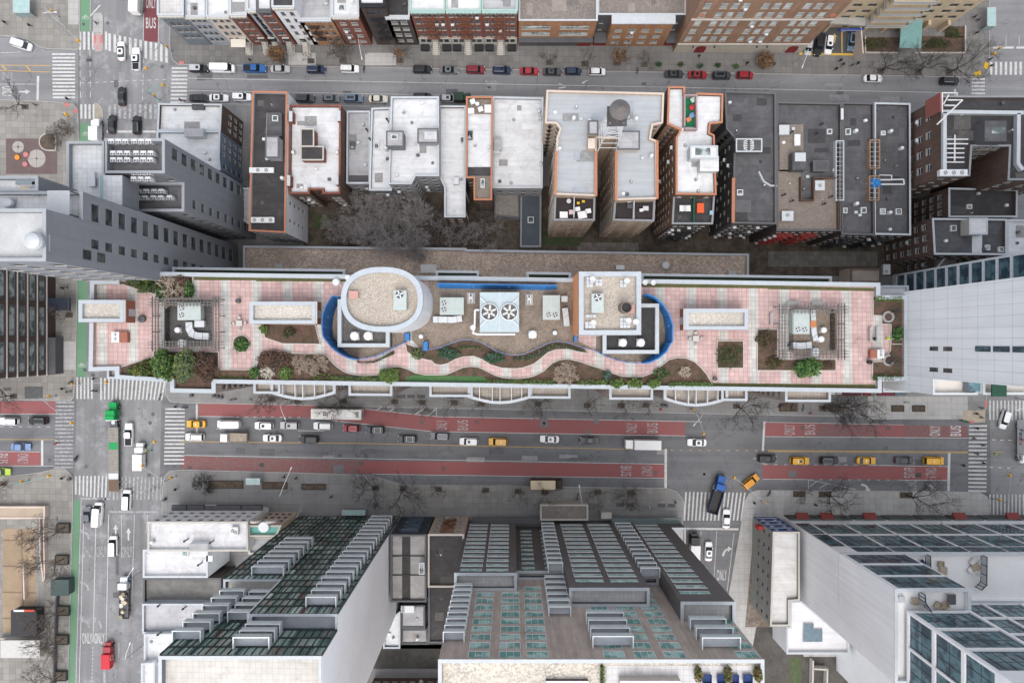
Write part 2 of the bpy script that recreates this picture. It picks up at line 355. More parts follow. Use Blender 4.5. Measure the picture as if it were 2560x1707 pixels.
lay('crosswalk',cross(*KK(3,3,1590,1378,2145,1384,2110,1640,1575,1640),16,.42),WHITE,street_s,Z2)
lay('crosswalk',cross(*KK(4,3,1843,765,1838,1375,2005,1378,2010,765),17,.42),WHITE,street_s,Z2)
lay('crosswalk',cross(*KK(4,3,2030,540,2420,540,2420,720,2030,715),12,.42),WHITE,avenue_e,Z2)
lay('crosswalk',cross(*KK(4,3,2030,1400,2420,1400,2420,1700,2030,1700),12,.4),WHITE,avenue_e,Z2)
lay('crosswalk',cross(*KK(4,1,1870,720,1868,868,1992,868,1990,720),5),WHITE,street_n,Z2)
lay('crosswalk',cross(*KK(4,1,2038,570,2420,570,2420,690,2036,690),9,.5),WHITE,avenue_e,Z2)
# lines
wl=[strip((470,196),(2360,232),1.3),strip((470,227),(1360,243),1.1),strip((0,133),(52,131),1)]
lay('lane_line',wl,WHITE,street_n,Z2)
lay('lane_line',[strip(K(1,1,350,700),K(1,1,345,930),6),strip(K(1,1,0,775),K(1,1,335,775),1.2),strip(K(4,1,1715,820),K(4,1,1720,890),5.5)]+dashes(K(1,1,740,765),K(1,1,1560,730),12,.5,1.2),WHITE,street_n,Z2)
wl=[strip((398,-40),(395.5,110),1.2),strip((360.5,-40),(358.5,104),1.2),strip((226.5,-40),(225.5,79),1)]+dashes((296,75),(291,120),2,.6,1.2)+dashes((328,75),(326,120),2,.6,1.2)
wl+=dashes((200,125),(201,255),5,.6,1.3)+dashes((225,125),(226,255),5,.6,1.3)+dashes((359,150),(356,260),6,.45,1.3)
wl+=[strip(K(1,1,830,150),K(1,1,920,50),3),strip(K(1,1,980,1210),K(1,1,1430,1210),5.5)]
wl+=[strip((203,1250),(190,1707),1.2),strip((210,1290),(198,1707),1.6),strip(K(1,4,880,140),K(1,4,855,1190),1.6),strip(K(1,4,998,20),K(1,4,975,1180),1.8),strip(K(1,4,1115,20),K(1,4,1118,420),1.1),strip(K(1,4,1235,20),K(1,4,1210,830),1.1),strip(K(1,4,1092,1200),K(1,4,1090,1330),1.2),strip(K(1,4,1212,1200),K(1,4,1210,1330),1.2),strip(K(1,4,1357,20),K(1,4,1340,200),1.1)]+dashes(K(1,4,853,1235),K(1,4,843,1570),10,.5,1.6)
lay('lane_line',wl,WHITE,avenue,Z2)
lay('lane_line',[strip(K(1,4,955,1420),K(1,4,960,1570),6),strip(K(1,3,1000,1560),K(1,3,1450,1562),4),strip(K(1,3,740,1440),K(1,3,1000,1440),5)],WORN,avenue,Z2)
wl=[strip((496,1040.2),(585,1041.5),1.3),strip((912,1022.3),(1091,1041),1.2),strip((1091,1041.3),(1755,1053.8),1.3),strip((830,1050.6),(1076,1078),1.3),strip((1076,1078),(1713,1089.2),1.3),
 strip((455,1137.5),(1661,1159.6),1.3),strip((930,1184.5),(1661,1195),1.2),strip((0,1128.2),(102,1129.3),1.1),strip((0,1163.8),(135,1164.2),1.1),strip((0,1034.5),(139,1034.5),1.1),
 strip((1913,1091),(2420,1094.6),1.3),strip((1913,1055),(2259,1061.5),1),strip((1906,1197.3),(2020,1198),1.3),strip((2245,1199.5),(2369,1200.2),1.3),strip((2170,1162),(2369,1165.6),1.3),
 strip((1664.5,1122),(1664,1219),6.2),strip((1911,1053),(1907,1127),5.2),strip((2373,1131),(2371,1227),6.3),strip((492,1010),(492,1085),4.5),strip((105.5,1100),(105.5,1163),5.5),
 strip((540,1072),(585,1073),1.2),strip((745,1076),(810,1077),1.2),strip((2021,1198),(2021,1222),1.2),strip((2021,1198.5),(2140,1223),1.2),strip((1091,1019),(1091.5,1042),1.2)]
wl+=[strip(K(2,3,1110,628),K(2,3,1145,602),1.6),strip(K(2,3,1228,642),K(2,3,1278,602),1.8),strip(K(2,3,1465,665),K(2,3,1542,612),1.8),strip(K(2,3,1578,683),K(2,3,1652,615),2.2),strip(K(4,3,380,1330),K(4,3,455,1275),1.4),strip(K(4,3,470,1345),K(4,3,545,1300),1.4)]
wl+=dashes((590,1041.5),(765,1043.5),8,.35,1.4)+dashes((1910,1160.5),(2160,1162),10,.35,1.3)+dashes((2025,1198.3),(2240,1199.4),9,.3,1.2)+dashes((0,1066),(140,1066.5),6,.35,1.2)+dashes((2480,1099),(2540,1101),3,.45,2.2)+dashes((2474,1167),(2540,1171),3,.35,2)
lay('lane_line',wl,WHITE,street_s,Z2)
lay('lane_line',[strip((450,1103.5),(900,1108),1.5),strip((900,1108),(1660,1124.6),1.5),strip((1920,1126),(2420,1129.5),2.0),strip((1920,1129),(2420,1132.5),.8),strip((0,1098),(137,1098.5),1.3),strip(K(1,1,0,600),K(1,1,465,605),1.6),strip(K(1,1,0,650),K(1,1,470,665),1.6),strip(K(1,1,20,605),K(1,1,70,655),3),strip(K(1,1,240,605),K(1,1,280,655),3)]+dashes((1676,1125),(1910,1126),10,.3,1.6)+dashes((2480,1129),(2515,1130),1,.8,1.4),YEL,street_s,Z2)
wl=[strip(K(3,4,1600,150),K(3,4,2080,155),5),strip(K(3,4,1880,170),K(3,4,1855,590),1.3),strip(K(3,4,1733,170),K(3,4,1738,210),1.3),strip(K(3,4,2038,190),K(3,4,1975,720),1.3)]
lay('lane_line',wl,WHITE,street_s,Z2+.004)
lay('lane_line',[strip(K(4,1,2065,440),K(4,1,2255,440),5),strip(K(4,1,2280,440),K(4,1,2420,440),5),strip(K(4,1,2185,340),K(4,1,2185,425),1.1),strip(K(4,1,2305,335),K(4,1,2305,420),1.1)],WHITE,avenue_e,Z2)

def lettering(txt,cx,cy,along,across,rot,m,par,z=Z2+.002,name='road_lettering',h=0):
    # along = letter height in metres, across = word length in metres
    cu=bpy.data.curves.new('t','FONT'); cu.body=txt; cu.align_x='CENTER'; cu.align_y='CENTER'; cu.offset=.012; cu.space_character=1.12
    ob=bpy.data.objects.new('t',cu); sc.collection.objects.link(ob)
    me=bpy.data.meshes.new_from_object(ob.evaluated_get(bpy.context.evaluated_depsgraph_get()))
    bpy.data.objects.remove(ob); bpy.data.curves.remove(cu)
    xs=[v.co.x for v in me.vertices]; ys=[v.co.y for v in me.vertices]
    sx=across/(max(xs)-min(xs)); sy=along/(max(ys)-min(ys)); mx=(max(xs)+min(xs))/2; my=(max(ys)+min(ys))/2
    for v in me.vertices: v.co=((v.co.x-mx)*sx,(v.co.y-my)*sy,0)
    me.materials.clear(); me.materials.append(m); me.name=name
    if par is None: return me
    x,y=W(cx,cy,h); p=WL[par.name]
    return part(me,name,par,(x-p.x,y-p.y,z-p.z),(0,0,R(rot)))
bpy.context.view_layer.update()
for tx,c,r,x,y,rot,m,par in (('ONLY',2,3,1705,765,90,WORN,street_s),('BUS',2,3,1898,765,90,WORN,street_s),('ONLY',3,3,1097,790,90,WORN,street_s),('BUS',3,3,1288,792,90,WORN,street_s),('ONLY',4,3,198,808,90,WORN,street_s),('BUS',4,3,385,806,90,WORN,street_s),('ONLY',4,3,1532,818,90,WHITE,street_s),('BUS',4,3,1722,818,90,WHITE,street_s),
 ('BUS',3,3,1047,1186,-90,WORN,street_s),('ONLY',3,3,1238,1188,-90,WORN,street_s),('BUS',4,3,1297,1202,-90,WORN,street_s),('ONLY',4,3,1497,1204,-90,WORN,street_s),('ONLY',4,3,1315,1316,-90,WORN,street_s),('ONLY',1,3,212,1074,-90,WORN,street_s),('BUS',1,3,25,1072,-90,WORN,street_s),
 ('BUMP',2,1,2155,790,-90,WORN,street_n),('ONLY',1,1,70,710,-90,WORN,street_n),('ONLY',1,1,70,842,-90,WHITE,street_n),('BUS',1,1,1386,215,0,WHITE,avenue),('ONLY',1,1,1386,30,0,WHITE,avenue),
 ('ONLY',1,4,808,360,0,WORN,avenue),('ONLY',1,4,930,360,0,WORN,avenue),('ONLY',1,4,1168,362,0,WORN,avenue),('ONLY',1,4,800,1155,0,WHITE,avenue),('ONLY',1,4,915,1155,0,WHITE,avenue),('ONLY',3,4,1925,575,0,WHITE,street_s)):
    lettering(tx,*K(c,r,x,y),2.7,2.5,rot,m,par,Z2+.012)
def arrow(par,cx,cy,L,rot,bend=0,m=WHITE):
    # straight arrow, or one bending left (1) or right (-1)
    b=MB(); z=Z2+.012
    def P(x,y):
        a=R(rot); x0,y0=W(cx,cy); return (x0+x*math.cos(a)-y*math.sin(a),y0+x*math.sin(a)+y*math.cos(a),z)
    w_=.2
    if not bend:
        b.face([P(-w_,-L/2),P(w_,-L/2),P(w_,L*.1),P(-w_,L*.1)],m); b.face([P(-.6,L*.1),P(.6,L*.1),P(0,L/2)],m)
    else:
        s=bend; pr=None
        for i in range(7):
            t=i/6*R(75); rr=L*.62; x=s*(-(rr-rr*math.cos(t))); y=-L/2+rr*math.sin(t)*1.15
            n=(math.cos(t)*w_*1.3,s*math.sin(t)*w_*1.3); q=(P(x-n[0],y-n[1]),P(x+n[0],y+n[1]))
            if pr: b.face([pr[0],pr[1],q[1],q[0]],m)
            pr=q; e=(x,y)
        b.face([P(e[0],e[1]-.75),P(e[0],e[1]+.75),P(e[0]-s*1.0,e[1]+.12)],m)
    return b.build('road_arrow',par)
arrow(avenue,*K(1,4,1063,165),3,0); arrow(avenue,*K(1,4,1180,200),3.1,0)
for x,y in ((815,195),(812,665),(815,1005),(930,1010)): arrow(avenue,*K(1,4,x,y),2.9,0,1,WORN)
arrow(street_s,*K(3,4,1938,355),2.6,0,-1); arrow(street_s,*K(4,3,900,1310),2.4,-90,-1); arrow(street_s,*K(4,3,1500,1310),2.2,-90,-1,WORN)
arrow(street_n,*K(1,1,225,845),3.2,-90); 
b=MB()
for y in (560,715,855):
    for d in (0,22):
        for s in (-1,1): 
            q=strip(K(1,1,770,y+d-12),K(1,1,770+s*18,y+d+12),1.2); b.face([(*W(*p),Z2) for p in q],WORN)
b.build('lane_chevron',avenue)
lay('road_arrow',[strip(K(3,1,430,770),K(3,1,500,800),3),strip(K(3,1,430,812),K(3,1,500,800),3)],WHITE,street_n,Z2)
def bike_mark(cx,cy):
    b=MB(); x,y=W(cx,cy); z=Z2+.004
    for dx in (-.42,.42):
        p=[(x+dx+.34*math.cos(a*math.pi/6),y+.34*math.sin(a*math.pi/6)-.3) for a in range(12)]
        b.wall(p,z-.004,z,.09,WHITE,True)
    for a,c in (((-.42,-.3),(-.15,.25)),((-.15,.25),(.3,.25)),((.3,.25),(.42,-.3)),((-.42,-.3),(.05,-.25)),((.05,-.25),(.3,.25)),((-.15,.25),(.05,-.25)),((-.3,.4),(-.05,.4))):
        b.wall([(x+a[0],y+a[1]),(x+c[0],y+c[1])],z-.004,z,.09,WHITE)
    b.build('bike_symbol',avenue)
for p in (K(1,1,785,155),K(1,1,785,1222),K(1,3,750,208)): bike_mark(*p)
# manhole covers, gratings, patches let into road and pavement
def cover(par,c,r,x,y,rad=.45,sq=0,z=.030):
    b=MB(); X,Y=W(*K(c,r,x,y))
    if sq: b.box(X-sq[0],Y-sq[1],z-.006,X+sq[0],Y+sq[1],z,IRON)
    else: b.cyl(X,Y,z-.006,z,rad,IRON,14); b.cyl(X,Y,z,z+.004,rad*.7,mat('worn_iron',(.11,.11,.11),.7),14)
    return b.build('grating' if sq else 'manhole_cover',par)
for a in ((1,3,790,1145),(1,3,1405,665),(1,3,1370,1225),(1,3,1378,745),(1,3,455,1088),(1,3,780,258),(1,3,853,305)): cover(avenue,*a)
for a in ((2,3,970,1118),(2,3,1720,1163),(2,3,1520,738),(2,3,2025,738),(2,3,195,828),(3,3,295,748),(3,3,1315,1197),(3,3,1765,1215),(4,3,316,790),(4,3,1085,975),(4,3,1108,793)): cover(street_s,*a)
for a in ((1,1,768,225),(1,1,990,215),(1,1,1490,612)): cover(avenue,*a,.4)
for a,s in (((2,3,52,1130),(.6,.5)),((1,3,1742,1155),(.5,.25)),((1,1,820,555),(.7,.4)),((4,3,1380,1224),(.7,.55))): cover(street_s if a[1]==3 else avenue,*a,sq=s)
pv=tag(sheet('road_patch',[KR(3,3,258,705,330,785),KR(3,3,750,690,795,755),KR(3,3,680,815,720,848),KR(2,3,710,1130,805,1200),KR(4,3,190,1185,262,1243),KR(3,3,1680,1172,1825,1252)],.034,mat('patch_asphalt',(.15,.15,.155),.9,.15,1)),kind='structure')
for c,r,x0,y0,x1,y1 in ((2,3,1300,485,1375,517),(2,3,1390,485,1462,517),(2,3,1480,485,1555,517),(2,3,1750,500,1825,520),(2,3,1840,500,1912,520),(3,3,957,1478,1030,1512),(3,3,1048,1480,1120,1514),(3,3,1335,1482,1408,1516),(3,3,1425,1484,1498,1518),(1,3,230,410,398,520),(1,3,35,418,105,450)):
    tag(sheet('pavement_grating',[KR(c,r,x0,y0,x1,y1)],.156,mat('steel_grating',(.085,.087,.088),.7,.2,2)),kind='structure')
# raised pedestrian islands
for poly,m in ((KK(1,1,858,140,880,125,925,125,948,145,948,305,858,305),WALKL),(KK(1,1,862,312,945,312,948,440,935,475,880,478,858,440),mat('pink_paving',(.38,.26,.25),.9)),(KK(1,1,868,950,905,952,945,1000,952,1105,868,1108),mat('tan_island',(.3,.27,.22),.9))):
    block('traffic_island',poly,m,.15)
sheet('tactile_paving',[KR(1,1,1645,568,1690,595),KR(1,1,590,950,640,980),KR(1,1,680,1005,718,1040),KR(1,1,865,330,885,400),KR(1,1,920,330,945,400),KR(4,3,1985,540,2010,598),KR(4,3,1840,722,1890,745)],.165,mat('tactile_red',(.45,.16,.15),.9))

rp=random.Random(8)
for m,n in((mat('patch_dark',(.105,.107,.112),.9,.15,1),26),(mat('patch_pale',(.235,.235,.24),.9,.15,1),22)):
    q=[]
    for k in range(n):
        t=k%3; x,y=(rp.uniform(480,2400),0) if t<2 else (rp.uniform(235,390),rp.uniform(20,1690))
        y=y or ((rp.uniform(172,240)+.0157*(x-425)) if t else rp.uniform(1105,1135)+.0205*(x-450)); a,e=rp.uniform(4,26),rp.uniform(3,9)
        if t==2: a,e=e,a
        q.append(rect(x-a,y-e,x+a,y+e))
    for i,p in enumerate(q): tag(sheet('road_patch',[p],.0142+.0001*i,m),kind='structure')
# ================= buildings
DKGLASS=mat('dark_window_glass',(.022,.027,.032),.12,kind='glass',col2=(.06,.07,.08),spec=.5)
PALEGLASS=mat('pale_window_glass',(.085,.11,.11),.12,kind='glass',col2=(.36,.41,.40),spec=.5)
GRGLASS=mat('green_window_glass',(.13,.30,.265),.1,kind='glass',col2=(.38,.56,.51),spec=.5)
BLGLASS=mat('blue_window_glass',(.04,.075,.10),.08,kind='glass',col2=(.10,.19,.22),spec=.55)
FRW=flat('white_frame',(.68,.69,.68),.5); FRG=flat('grey_frame',(.22,.23,.24),.5); FRD=flat('dark_frame',(.05,.052,.055),.5)
STONE=flat('stone_trim',(.42,.40,.36),.8); WHITEC=flat('white_coping',(.43,.455,.47),.6); GREYC=flat('grey_coping',(.40,.43,.45),.6)
ORANGE=flat('terracotta_coping',(.38,.165,.095),.75); DARKC=flat('dark_coping',(.10,.10,.105),.7); TANC=flat('tan_coping',(.50,.42,.35),.75)
WROOF=mat('white_coated_roof',(.575,.585,.59),.6,.06,kind='roof',col2=(.36,.35,.34),p=(1.05,))
GROOF=mat('light_grey_roof',(.35,.375,.395),.6,.05,kind='roof',col2=(.34,.33,.31),p=(1.3,))
MROOF=mat('mid_grey_roof',(.36,.36,.37),.7,.08,kind='roof',col2=(.20,.20,.19),p=(.9,))
DROOF=mat('dark_felt_roof',(.072,.072,.076),.75,.12,kind='roof',col2=(.14,.14,.145),p=(1.2,))
KROOF=mat('black_felt_roof',(.040,.038,.038),.75,.12,kind='roof',col2=(.085,.08,.078),p=(1.1,))
BROOF=mat('brown_ballast_roof',(.20,.175,.155),.9,.15,scale=6,kind='gravel',col2=(.14,.125,.115))
DECKW=mat('weathered_deck_boards',(.20,.17,.142),.8,kind='wood',p=(1,.35))
TILEW=mat('white_terrace_tiles',(.56,.57,.57),.6,.05,scale=.2,kind='slabs',p=(.9,.9,.04))
TILEG=mat('grey_terrace_tiles',(.46,.45,.44),.7,.06,scale=.2,kind='slabs',p=(.75,.75,.035))
TILET=mat('tan_terrace_tiles',(.33,.30,.26),.8,.08,scale=.2,kind='slabs',p=(.7,.7,.05))
BRRED=mat('red_brick',(.20,.075,.052),.85,kind='brick',col2=(.2,.13,.11)); BRBRN=mat('brown_brick',(.115,.075,.058),.85,kind='brick',col2=(.16,.12,.1))
BRORG=mat('orange_brick',(.33,.175,.095),.85,kind='brick',col2=(.36,.25,.17)); BRDRK=mat('dark_brick',(.060,.048,.044),.85,kind='brick',col2=(.1,.085,.08))
BRTAN=mat('tan_brick',(.27,.165,.11),.85,kind='brick',col2=(.33,.25,.19)); BRBEI=mat('beige_brick',(.46,.37,.285),.85,kind='brick',col2=(.5,.43,.36))
STGREY=mat('grey_stucco',(.30,.32,.345),.8,.12,.3); STWHT=mat('white_stucco',(.66,.67,.68),.8,.08,.3); STBEI=mat('beige_stucco',(.53,.45,.39),.8,.10,.3); STDRK=mat('charcoal_stucco',(.085,.085,.09),.8,.12,.3); STSLATE=mat('slate_stucco',(.15,.17,.19),.8,.12,.3)
METAL=flat('galvanised_metal',(.48,.50,.51),.45,.35); METALD=flat('dark_metal',(.09,.09,.095),.5,.3); METALW=flat('white_painted_metal',(.60,.61,.61),.5); RUST=flat('rusty_iron',(.16,.06,.035),.8); BLACK=flat('black_paint',(.02,.02,.022),.5)
UNITW=flat('pale_green_unit_casing',(.37,.42,.40),.5); BLUEC=flat('blue_screen_panel',(.03,.155,.40),.5); WOODR=flat('red_brown_panel',(.27,.10,.065),.7)

PATCH={a.name:(mat(a.name+'_patch',p,.7,.12,.7),mat(a.name+'_stain',q,.8,.2,1.5)) for a,p,q in ((WROOF,(.50,.50,.50),(.25,.245,.24)),(GROOF,(.30,.325,.35),(.23,.235,.235)),(MROOF,(.30,.30,.30),(.2,.2,.2)),(DROOF,(.10,.10,.104),(.045,.045,.047)),(KROOF,(.062,.06,.058),(.095,.09,.086)),(BROOF,(.24,.21,.185),(.14,.125,.115)))}
WM={}
def win_mesh(w,h,st):
    k=(round(w,2),round(h,2),st)
    if k in WM: return WM[k]
    fr,gl,nx,nz,t=dict(sash=(FRG,DKGLASS,1,2,.07),sashw=(FRW,DKGLASS,1,2,.08),plain=(FRD,DKGLASS,1,1,.06),grid=(FRW,PALEGLASS,4,4,.05),strip=(FRW,PALEGLASS,max(2,int(w/1.0)),2,.07),
      green=(FRW,GRGLASS,3,2,.07),greenb=(FRW,GRGLASS,3,1,.09),blue=(FRD,BLGLASS,max(2,int(w/1.6)),2,.10),pale=(FRG,PALEGLASS,max(1,int(w/1.3)),2,.06),slate=(FRD,mat('smoky_glass',(.028,.036,.037),.1,kind='glass',col2=(.075,.095,.09),spec=.5),1,2,.06))[st]
    b=MB(); b.face([(-w/2,.0,0),(w/2,.0,0),(w/2,.0,h),(-w/2,.0,h)],gl)
    for i in range(nx+1):
        x=-w/2+w*i/nx; e=t if i in(0,nx) else t*.6; x=min(max(x,-w/2+e/2),w/2-e/2); b.box(x-e/2,-.06,0,x+e/2,-.002,h,fr)
    for i in range(nz+1):
        z=h*i/nz; e=t if i in(0,nz) else t*.7; z=min(max(z,e/2),h-e/2); b.box(-w/2,-.05,z-e/2,w/2,-.003,z+e/2,fr)
    if st in('sash','sashw','grid','strip'): b.box(-w/2-.08,-.30,-.1,w/2+.08,-.05,0,STONE)
    me=bpy.data.meshes.new('window'); me.from_pydata(b.v,[],b.f)
    for m in b.ms: me.materials.append(m)
    me.polygons.foreach_set('material_index',b.m); me.update(); WM[k]=me; return me
class Bld:
    def __init__(s,label,name='building',cat='building',at=(0,0,0),group=None):
        s.root=thing(name,label,cat,at,0,group); s.wb=MB(); s.win=[]; s.acs=[]
        s.rng=random.Random(hash(label)%9999 if 0 else sum(map(ord,label)))
    def facade(s,A,B,z0,z1,wall,spec=None):
        # wall from A to B, outside on its right-hand side
        d=Vector((B[0]-A[0],B[1]-A[1])); L=d.length
        if L<.05: return
        d/=L; n=Vector((d.y,-d.x)); wb=s.wb
        P=lambda u,z,k=0:(A[0]+d.x*u-n.x*k,A[1]+d.y*u-n.y*k,z)
        if not spec: wb.face([P(0,z0),P(L,z0),P(L,z1),P(0,z1)],wall); return
        w,h=spec['w'],spec['h']; fl=spec.get('fl',3.1); zb=spec.get('z0',1.2); dep=spec.get('dep',.18)
        us=spec.get('u')
        if us is None:
            n_=spec['n']; mg=spec.get('mg',.9); us=[mg+w/2+(L-2*mg-w)*(i/(n_-1) if n_>1 else .5) for i in range(n_)]
        us=[u for u in sorted(us) if u-w/2>.05 and u+w/2<L-.05]
        rows=spec.get('rows') or int((z1-z0-zb-h-spec.get('top',.7))/fl)+1
        zs=[z0+zb+fl*i for i in range(rows)]; zs=[z for z in zs if z+h<z1-.1]
        skip=spec.get('skip',lambda i,j:False)
        ue=[0]+[e for u in us for e in(u-w/2,u+w/2)]+[L]; ze=[z0]+[e for z in zs for e in(z,z+h)]+[z1]
        for i in range(len(ue)-1):
            for j in range(len(ze)-1):
                a,b_,c,e=ue[i],ue[i+1],ze[j],ze[j+1]
                if i%2 and j%2 and not skip(i//2,j//2):
                    wb.face([P(a,c),P(a,c,dep),P(a,e,dep),P(a,e)],wall); wb.face([P(b_,c,dep),P(b_,c),P(b_,e),P(b_,e,dep)],wall)
                    wb.face([P(a,e),P(a,e,dep),P(b_,e,dep),P(b_,e)],wall); wb.face([P(a,c,dep),P(a,c),P(b_,c),P(b_,c,dep)],wall)
                    q=P((a+b_)/2,c,dep); s.win.append((q,math.atan2(d.y,d.x),w,h,spec.get('st','sash')))
                    if s.rng.random()<spec.get('ac',0)*.55: s.acs.append((P((a+b_)/2,c+.1,-.22),math.atan2(d.y,d.x)))
                elif b_-a>1e-4 and e-c>1e-4: wb.face([P(a,c),P(b_,c),P(b_,e),P(a,e)],wall)
    def block(s,poly,h,wall,roof,base=0,par=.8,th=.35,coping=None,fac={},px=True,walls={},deckname='roof',cope=True):
        w=PW(poly,h) if px else list(poly); n=len(w); rev=area(w)<0
        idx=list(range(n))
        for i in range(n):
            A,B=w[i],w[(i+1)%n]
            if rev: A,B=B,A
            s.facade(A,B,base,h-.12 if cope else h,walls.get(i,wall),fac.get(i))
        c=ccw(w); dz=h-par; s.deck=dz; s.h=h; s.foot=c
        b=MB(); i=inset(c,th*.6); b.face([(x,y,dz) for x,y in i],roof); b.build(deckname,s.root)
        if deckname=='roof' and roof.name in PATCH: s.patches(c,dz,roof)
        if cope:
            b=MB(); o=inset(c,-.07); i=inset(c,th); k=len(c)
            for a in range(k):
                e=(a+1)%k; m=coping or WHITEC
                b.face([(*o[a],h),(*o[e],h),(*i[e],h),(*i[a],h)],m); b.face([(*o[a],h-.14),(*o[e],h-.14),(*o[e],h),(*o[a],h)],m)
                b.face([(*o[e],h-.14),(*o[a],h-.14),(*i[a],h-.14),(*i[e],h-.14)],m); b.face([(*i[e],dz-.02),(*i[a],dz-.02),(*i[a],h),(*i[e],h)],wall if par>.5 else m)
            b.build('coping',s.root)
        return s
    def patches(s,c,dz,roof):
        xs=[p[0] for p in c]; ys=[p[1] for p in c]; r=s.rng; ms=PATCH[roof.name]
        def ins(x,y): return sum((c[i-1][1]>y)!=(c[i][1]>y) and x<(c[i][0]-c[i-1][0])*(y-c[i-1][1])/(c[i][1]-c[i-1][1])+c[i-1][0] for i in range(len(c)))%2
        for k in range(int(min(26,5+abs(area(c))/22))):
            x,y=r.uniform(min(xs),max(xs)),r.uniform(min(ys),max(ys)); stub=k%2; a,e=(.5,.5) if stub else (r.uniform(.5,2.2),r.uniform(.4,1.6))
            if not all(ins(x+p,y+q) for p in(-a-.3,a+.3) for q in(-e-.3,e+.3)): continue
            b=MB()
            if stub:
                z=dz+r.uniform(.35,1.1); w_=r.uniform(.07,.2); m=r.choice((METALD,METAL,METALW))
                if k%4==1: b.box(x-.35,y-.3,dz,x+.35,y+.3,dz+.5,m,rot=r.choice((0,.3)))
                else: b.cyl(x,y,dz,z,w_,m,8); b.cyl(x,y,dz,dz+.03,.42,ms[1],10)
                b.build('vent_stub',s.root)
            else: b.box(x-a,y-e,dz-.05,x+a,y+e,dz+.006+.002*k,ms[k//2%2],rot=r.choice((0,0,.02))); b.build('roof_patch',s.root)
    def box(s,name,pr,z,h,wall,roof,cop=None):
        # roof house: pr = pixel rectangle (x0,y0,x1,y1) of its top
        b=MB(); c=ccw(PW(rect(*pr),z+h)); b.prism(c,z,z+h,wall,roof,False); o=b.build(name,s.root)
        if cop:
            b=MB(); b.wall(c,z+h-.1,z+h+.09,.3,cop,True); b.build('trim',o)
        return o
    def done(s,wallname='wall'):
        s.wb.build(wallname,s.root); p=WL[s.root.name]
        s.win.sort(key=lambda q:-q[0][2]); big=s.win if len(s.win)<=110 else s.win[:100]
        for q,a,w,h,st in big: part(win_mesh(w,h,st),'window',s.root,Vector(q)-p,(0,0,a))
        rest=s.win[len(big):]
        if rest:
            b=MB()
            for q,a,w,h,st in rest:
                me=win_mesh(w,h,st); ca,sa=math.cos(a),math.sin(a)
                for f in me.polygons: b.face([(q[0]+me.vertices[v].co.x*ca-me.vertices[v].co.y*sa,q[1]+me.vertices[v].co.x*sa+me.vertices[v].co.y*ca,q[2]+me.vertices[v].co.z) for v in f.vertices],me.materials[f.material_index])
            tag(b.build('window',s.root),kind='stuff')
        if s.acs:
            b=MB(); b.box(-.36,-.5,0,.36,0,.45,METALW); b.box(-.3,-.512,.06,.3,-.5,.39,FRG)
            me=None
            for q,a in s.acs[:90]:
                if me is None:
                    o=b.build('window_air_conditioner',s.root,local=True); me=o.data; o.location=Vector(q)-p; o.rotation_euler=(0,0,a)
                else: part(me,'window_air_conditioner',s.root,Vector(q)-p,(0,0,a))
        return s
def house(label,poly,h,wall,roof,fac={},coping=None,name='building',cat='building',group=None,**kw):
    w=PW(poly,h); c=cen(w); b=Bld(label,name,cat,(c[0],c[1],0),group); b.block(poly,h,wall,roof,coping=coping,fac=fac,**kw); return b
def F(n,w=1.0,h=1.6,**k): return dict(n=n,w=w,h=h,**k)

# ---- row houses along the north side of the upper street; each front stands at Y=74
YN=74.0
def stoop(B,x,z,w,wd,run,m=STONE,mk=BLACK):
    b=MB(); n=7
    for i in range(n): b.box(x-wd/2,YN-run*(i+1)/n,0,x+wd/2,YN-run*i/n,z*(n-i)/n,m)
    b.build('stoop',B.root)
    for sx in(-1,1):
        b=MB(); b.tube((x+sx*wd/2,YN-run,1.0),(x+sx*wd/2,YN-.1,z+.9),.05,mk); b.tube((x+sx*wd/2,YN-run,0),(x+sx*wd/2,YN-run,1.0),.05,mk); b.box(x+sx*(wd/2+.1)-.12,YN-run,0,x+sx*(wd/2+.1)+.12,YN,.5,m); b.build('railing',B.root)
def fire_escape(B,x0,x1,zs,y,m=RUST,dirn=-1,name='fire_escape'):
    b=MB(); d=.95*dirn
    for i,z in enumerate(zs):
        for k in range(6): b.box(x0,y+d*(k+.2)/6-.03,z-.03,x1,y+d*(k+.2)/6+.06,z,m)
        for t in(0,1):
            xx=x0 if t==0 else x1; b.tube((xx,y,z),(xx,y+d,z),.03,m); b.tube((xx,y,z+1),(xx,y+d,z+1),.03,m)
        b.tube((x0,y+d,z+1),(x1,y+d,z+1),.03,m); b.tube((x0,y+d,z+.5),(x1,y+d,z+.5),.025,m)
        for k in range(7): xx=x0+(x1-x0)*k/6; b.tube((xx,y+d,z),(xx,y+d,z+1),.02,m)
        if i+1<len(zs):
            a,c=(x0+.3,x1-.5) if i%2 else (x1-.3,x0+.5)
            for o in(.35,.75): b.tube((a,y+dirn*o,z),(c,y+dirn*o,zs[i+1]),.04,m)
            for k in range(9):
                t=k/9; b.box(a+(c-a)*t-.1,y+min(dirn*.35,dirn*.75),z+(zs[i+1]-z)*t,a+(c-a)*t+.1,y+max(dirn*.35,dirn*.75),z+(zs[i+1]-z)*t+.03,m)
    return b.build(name,B.root)
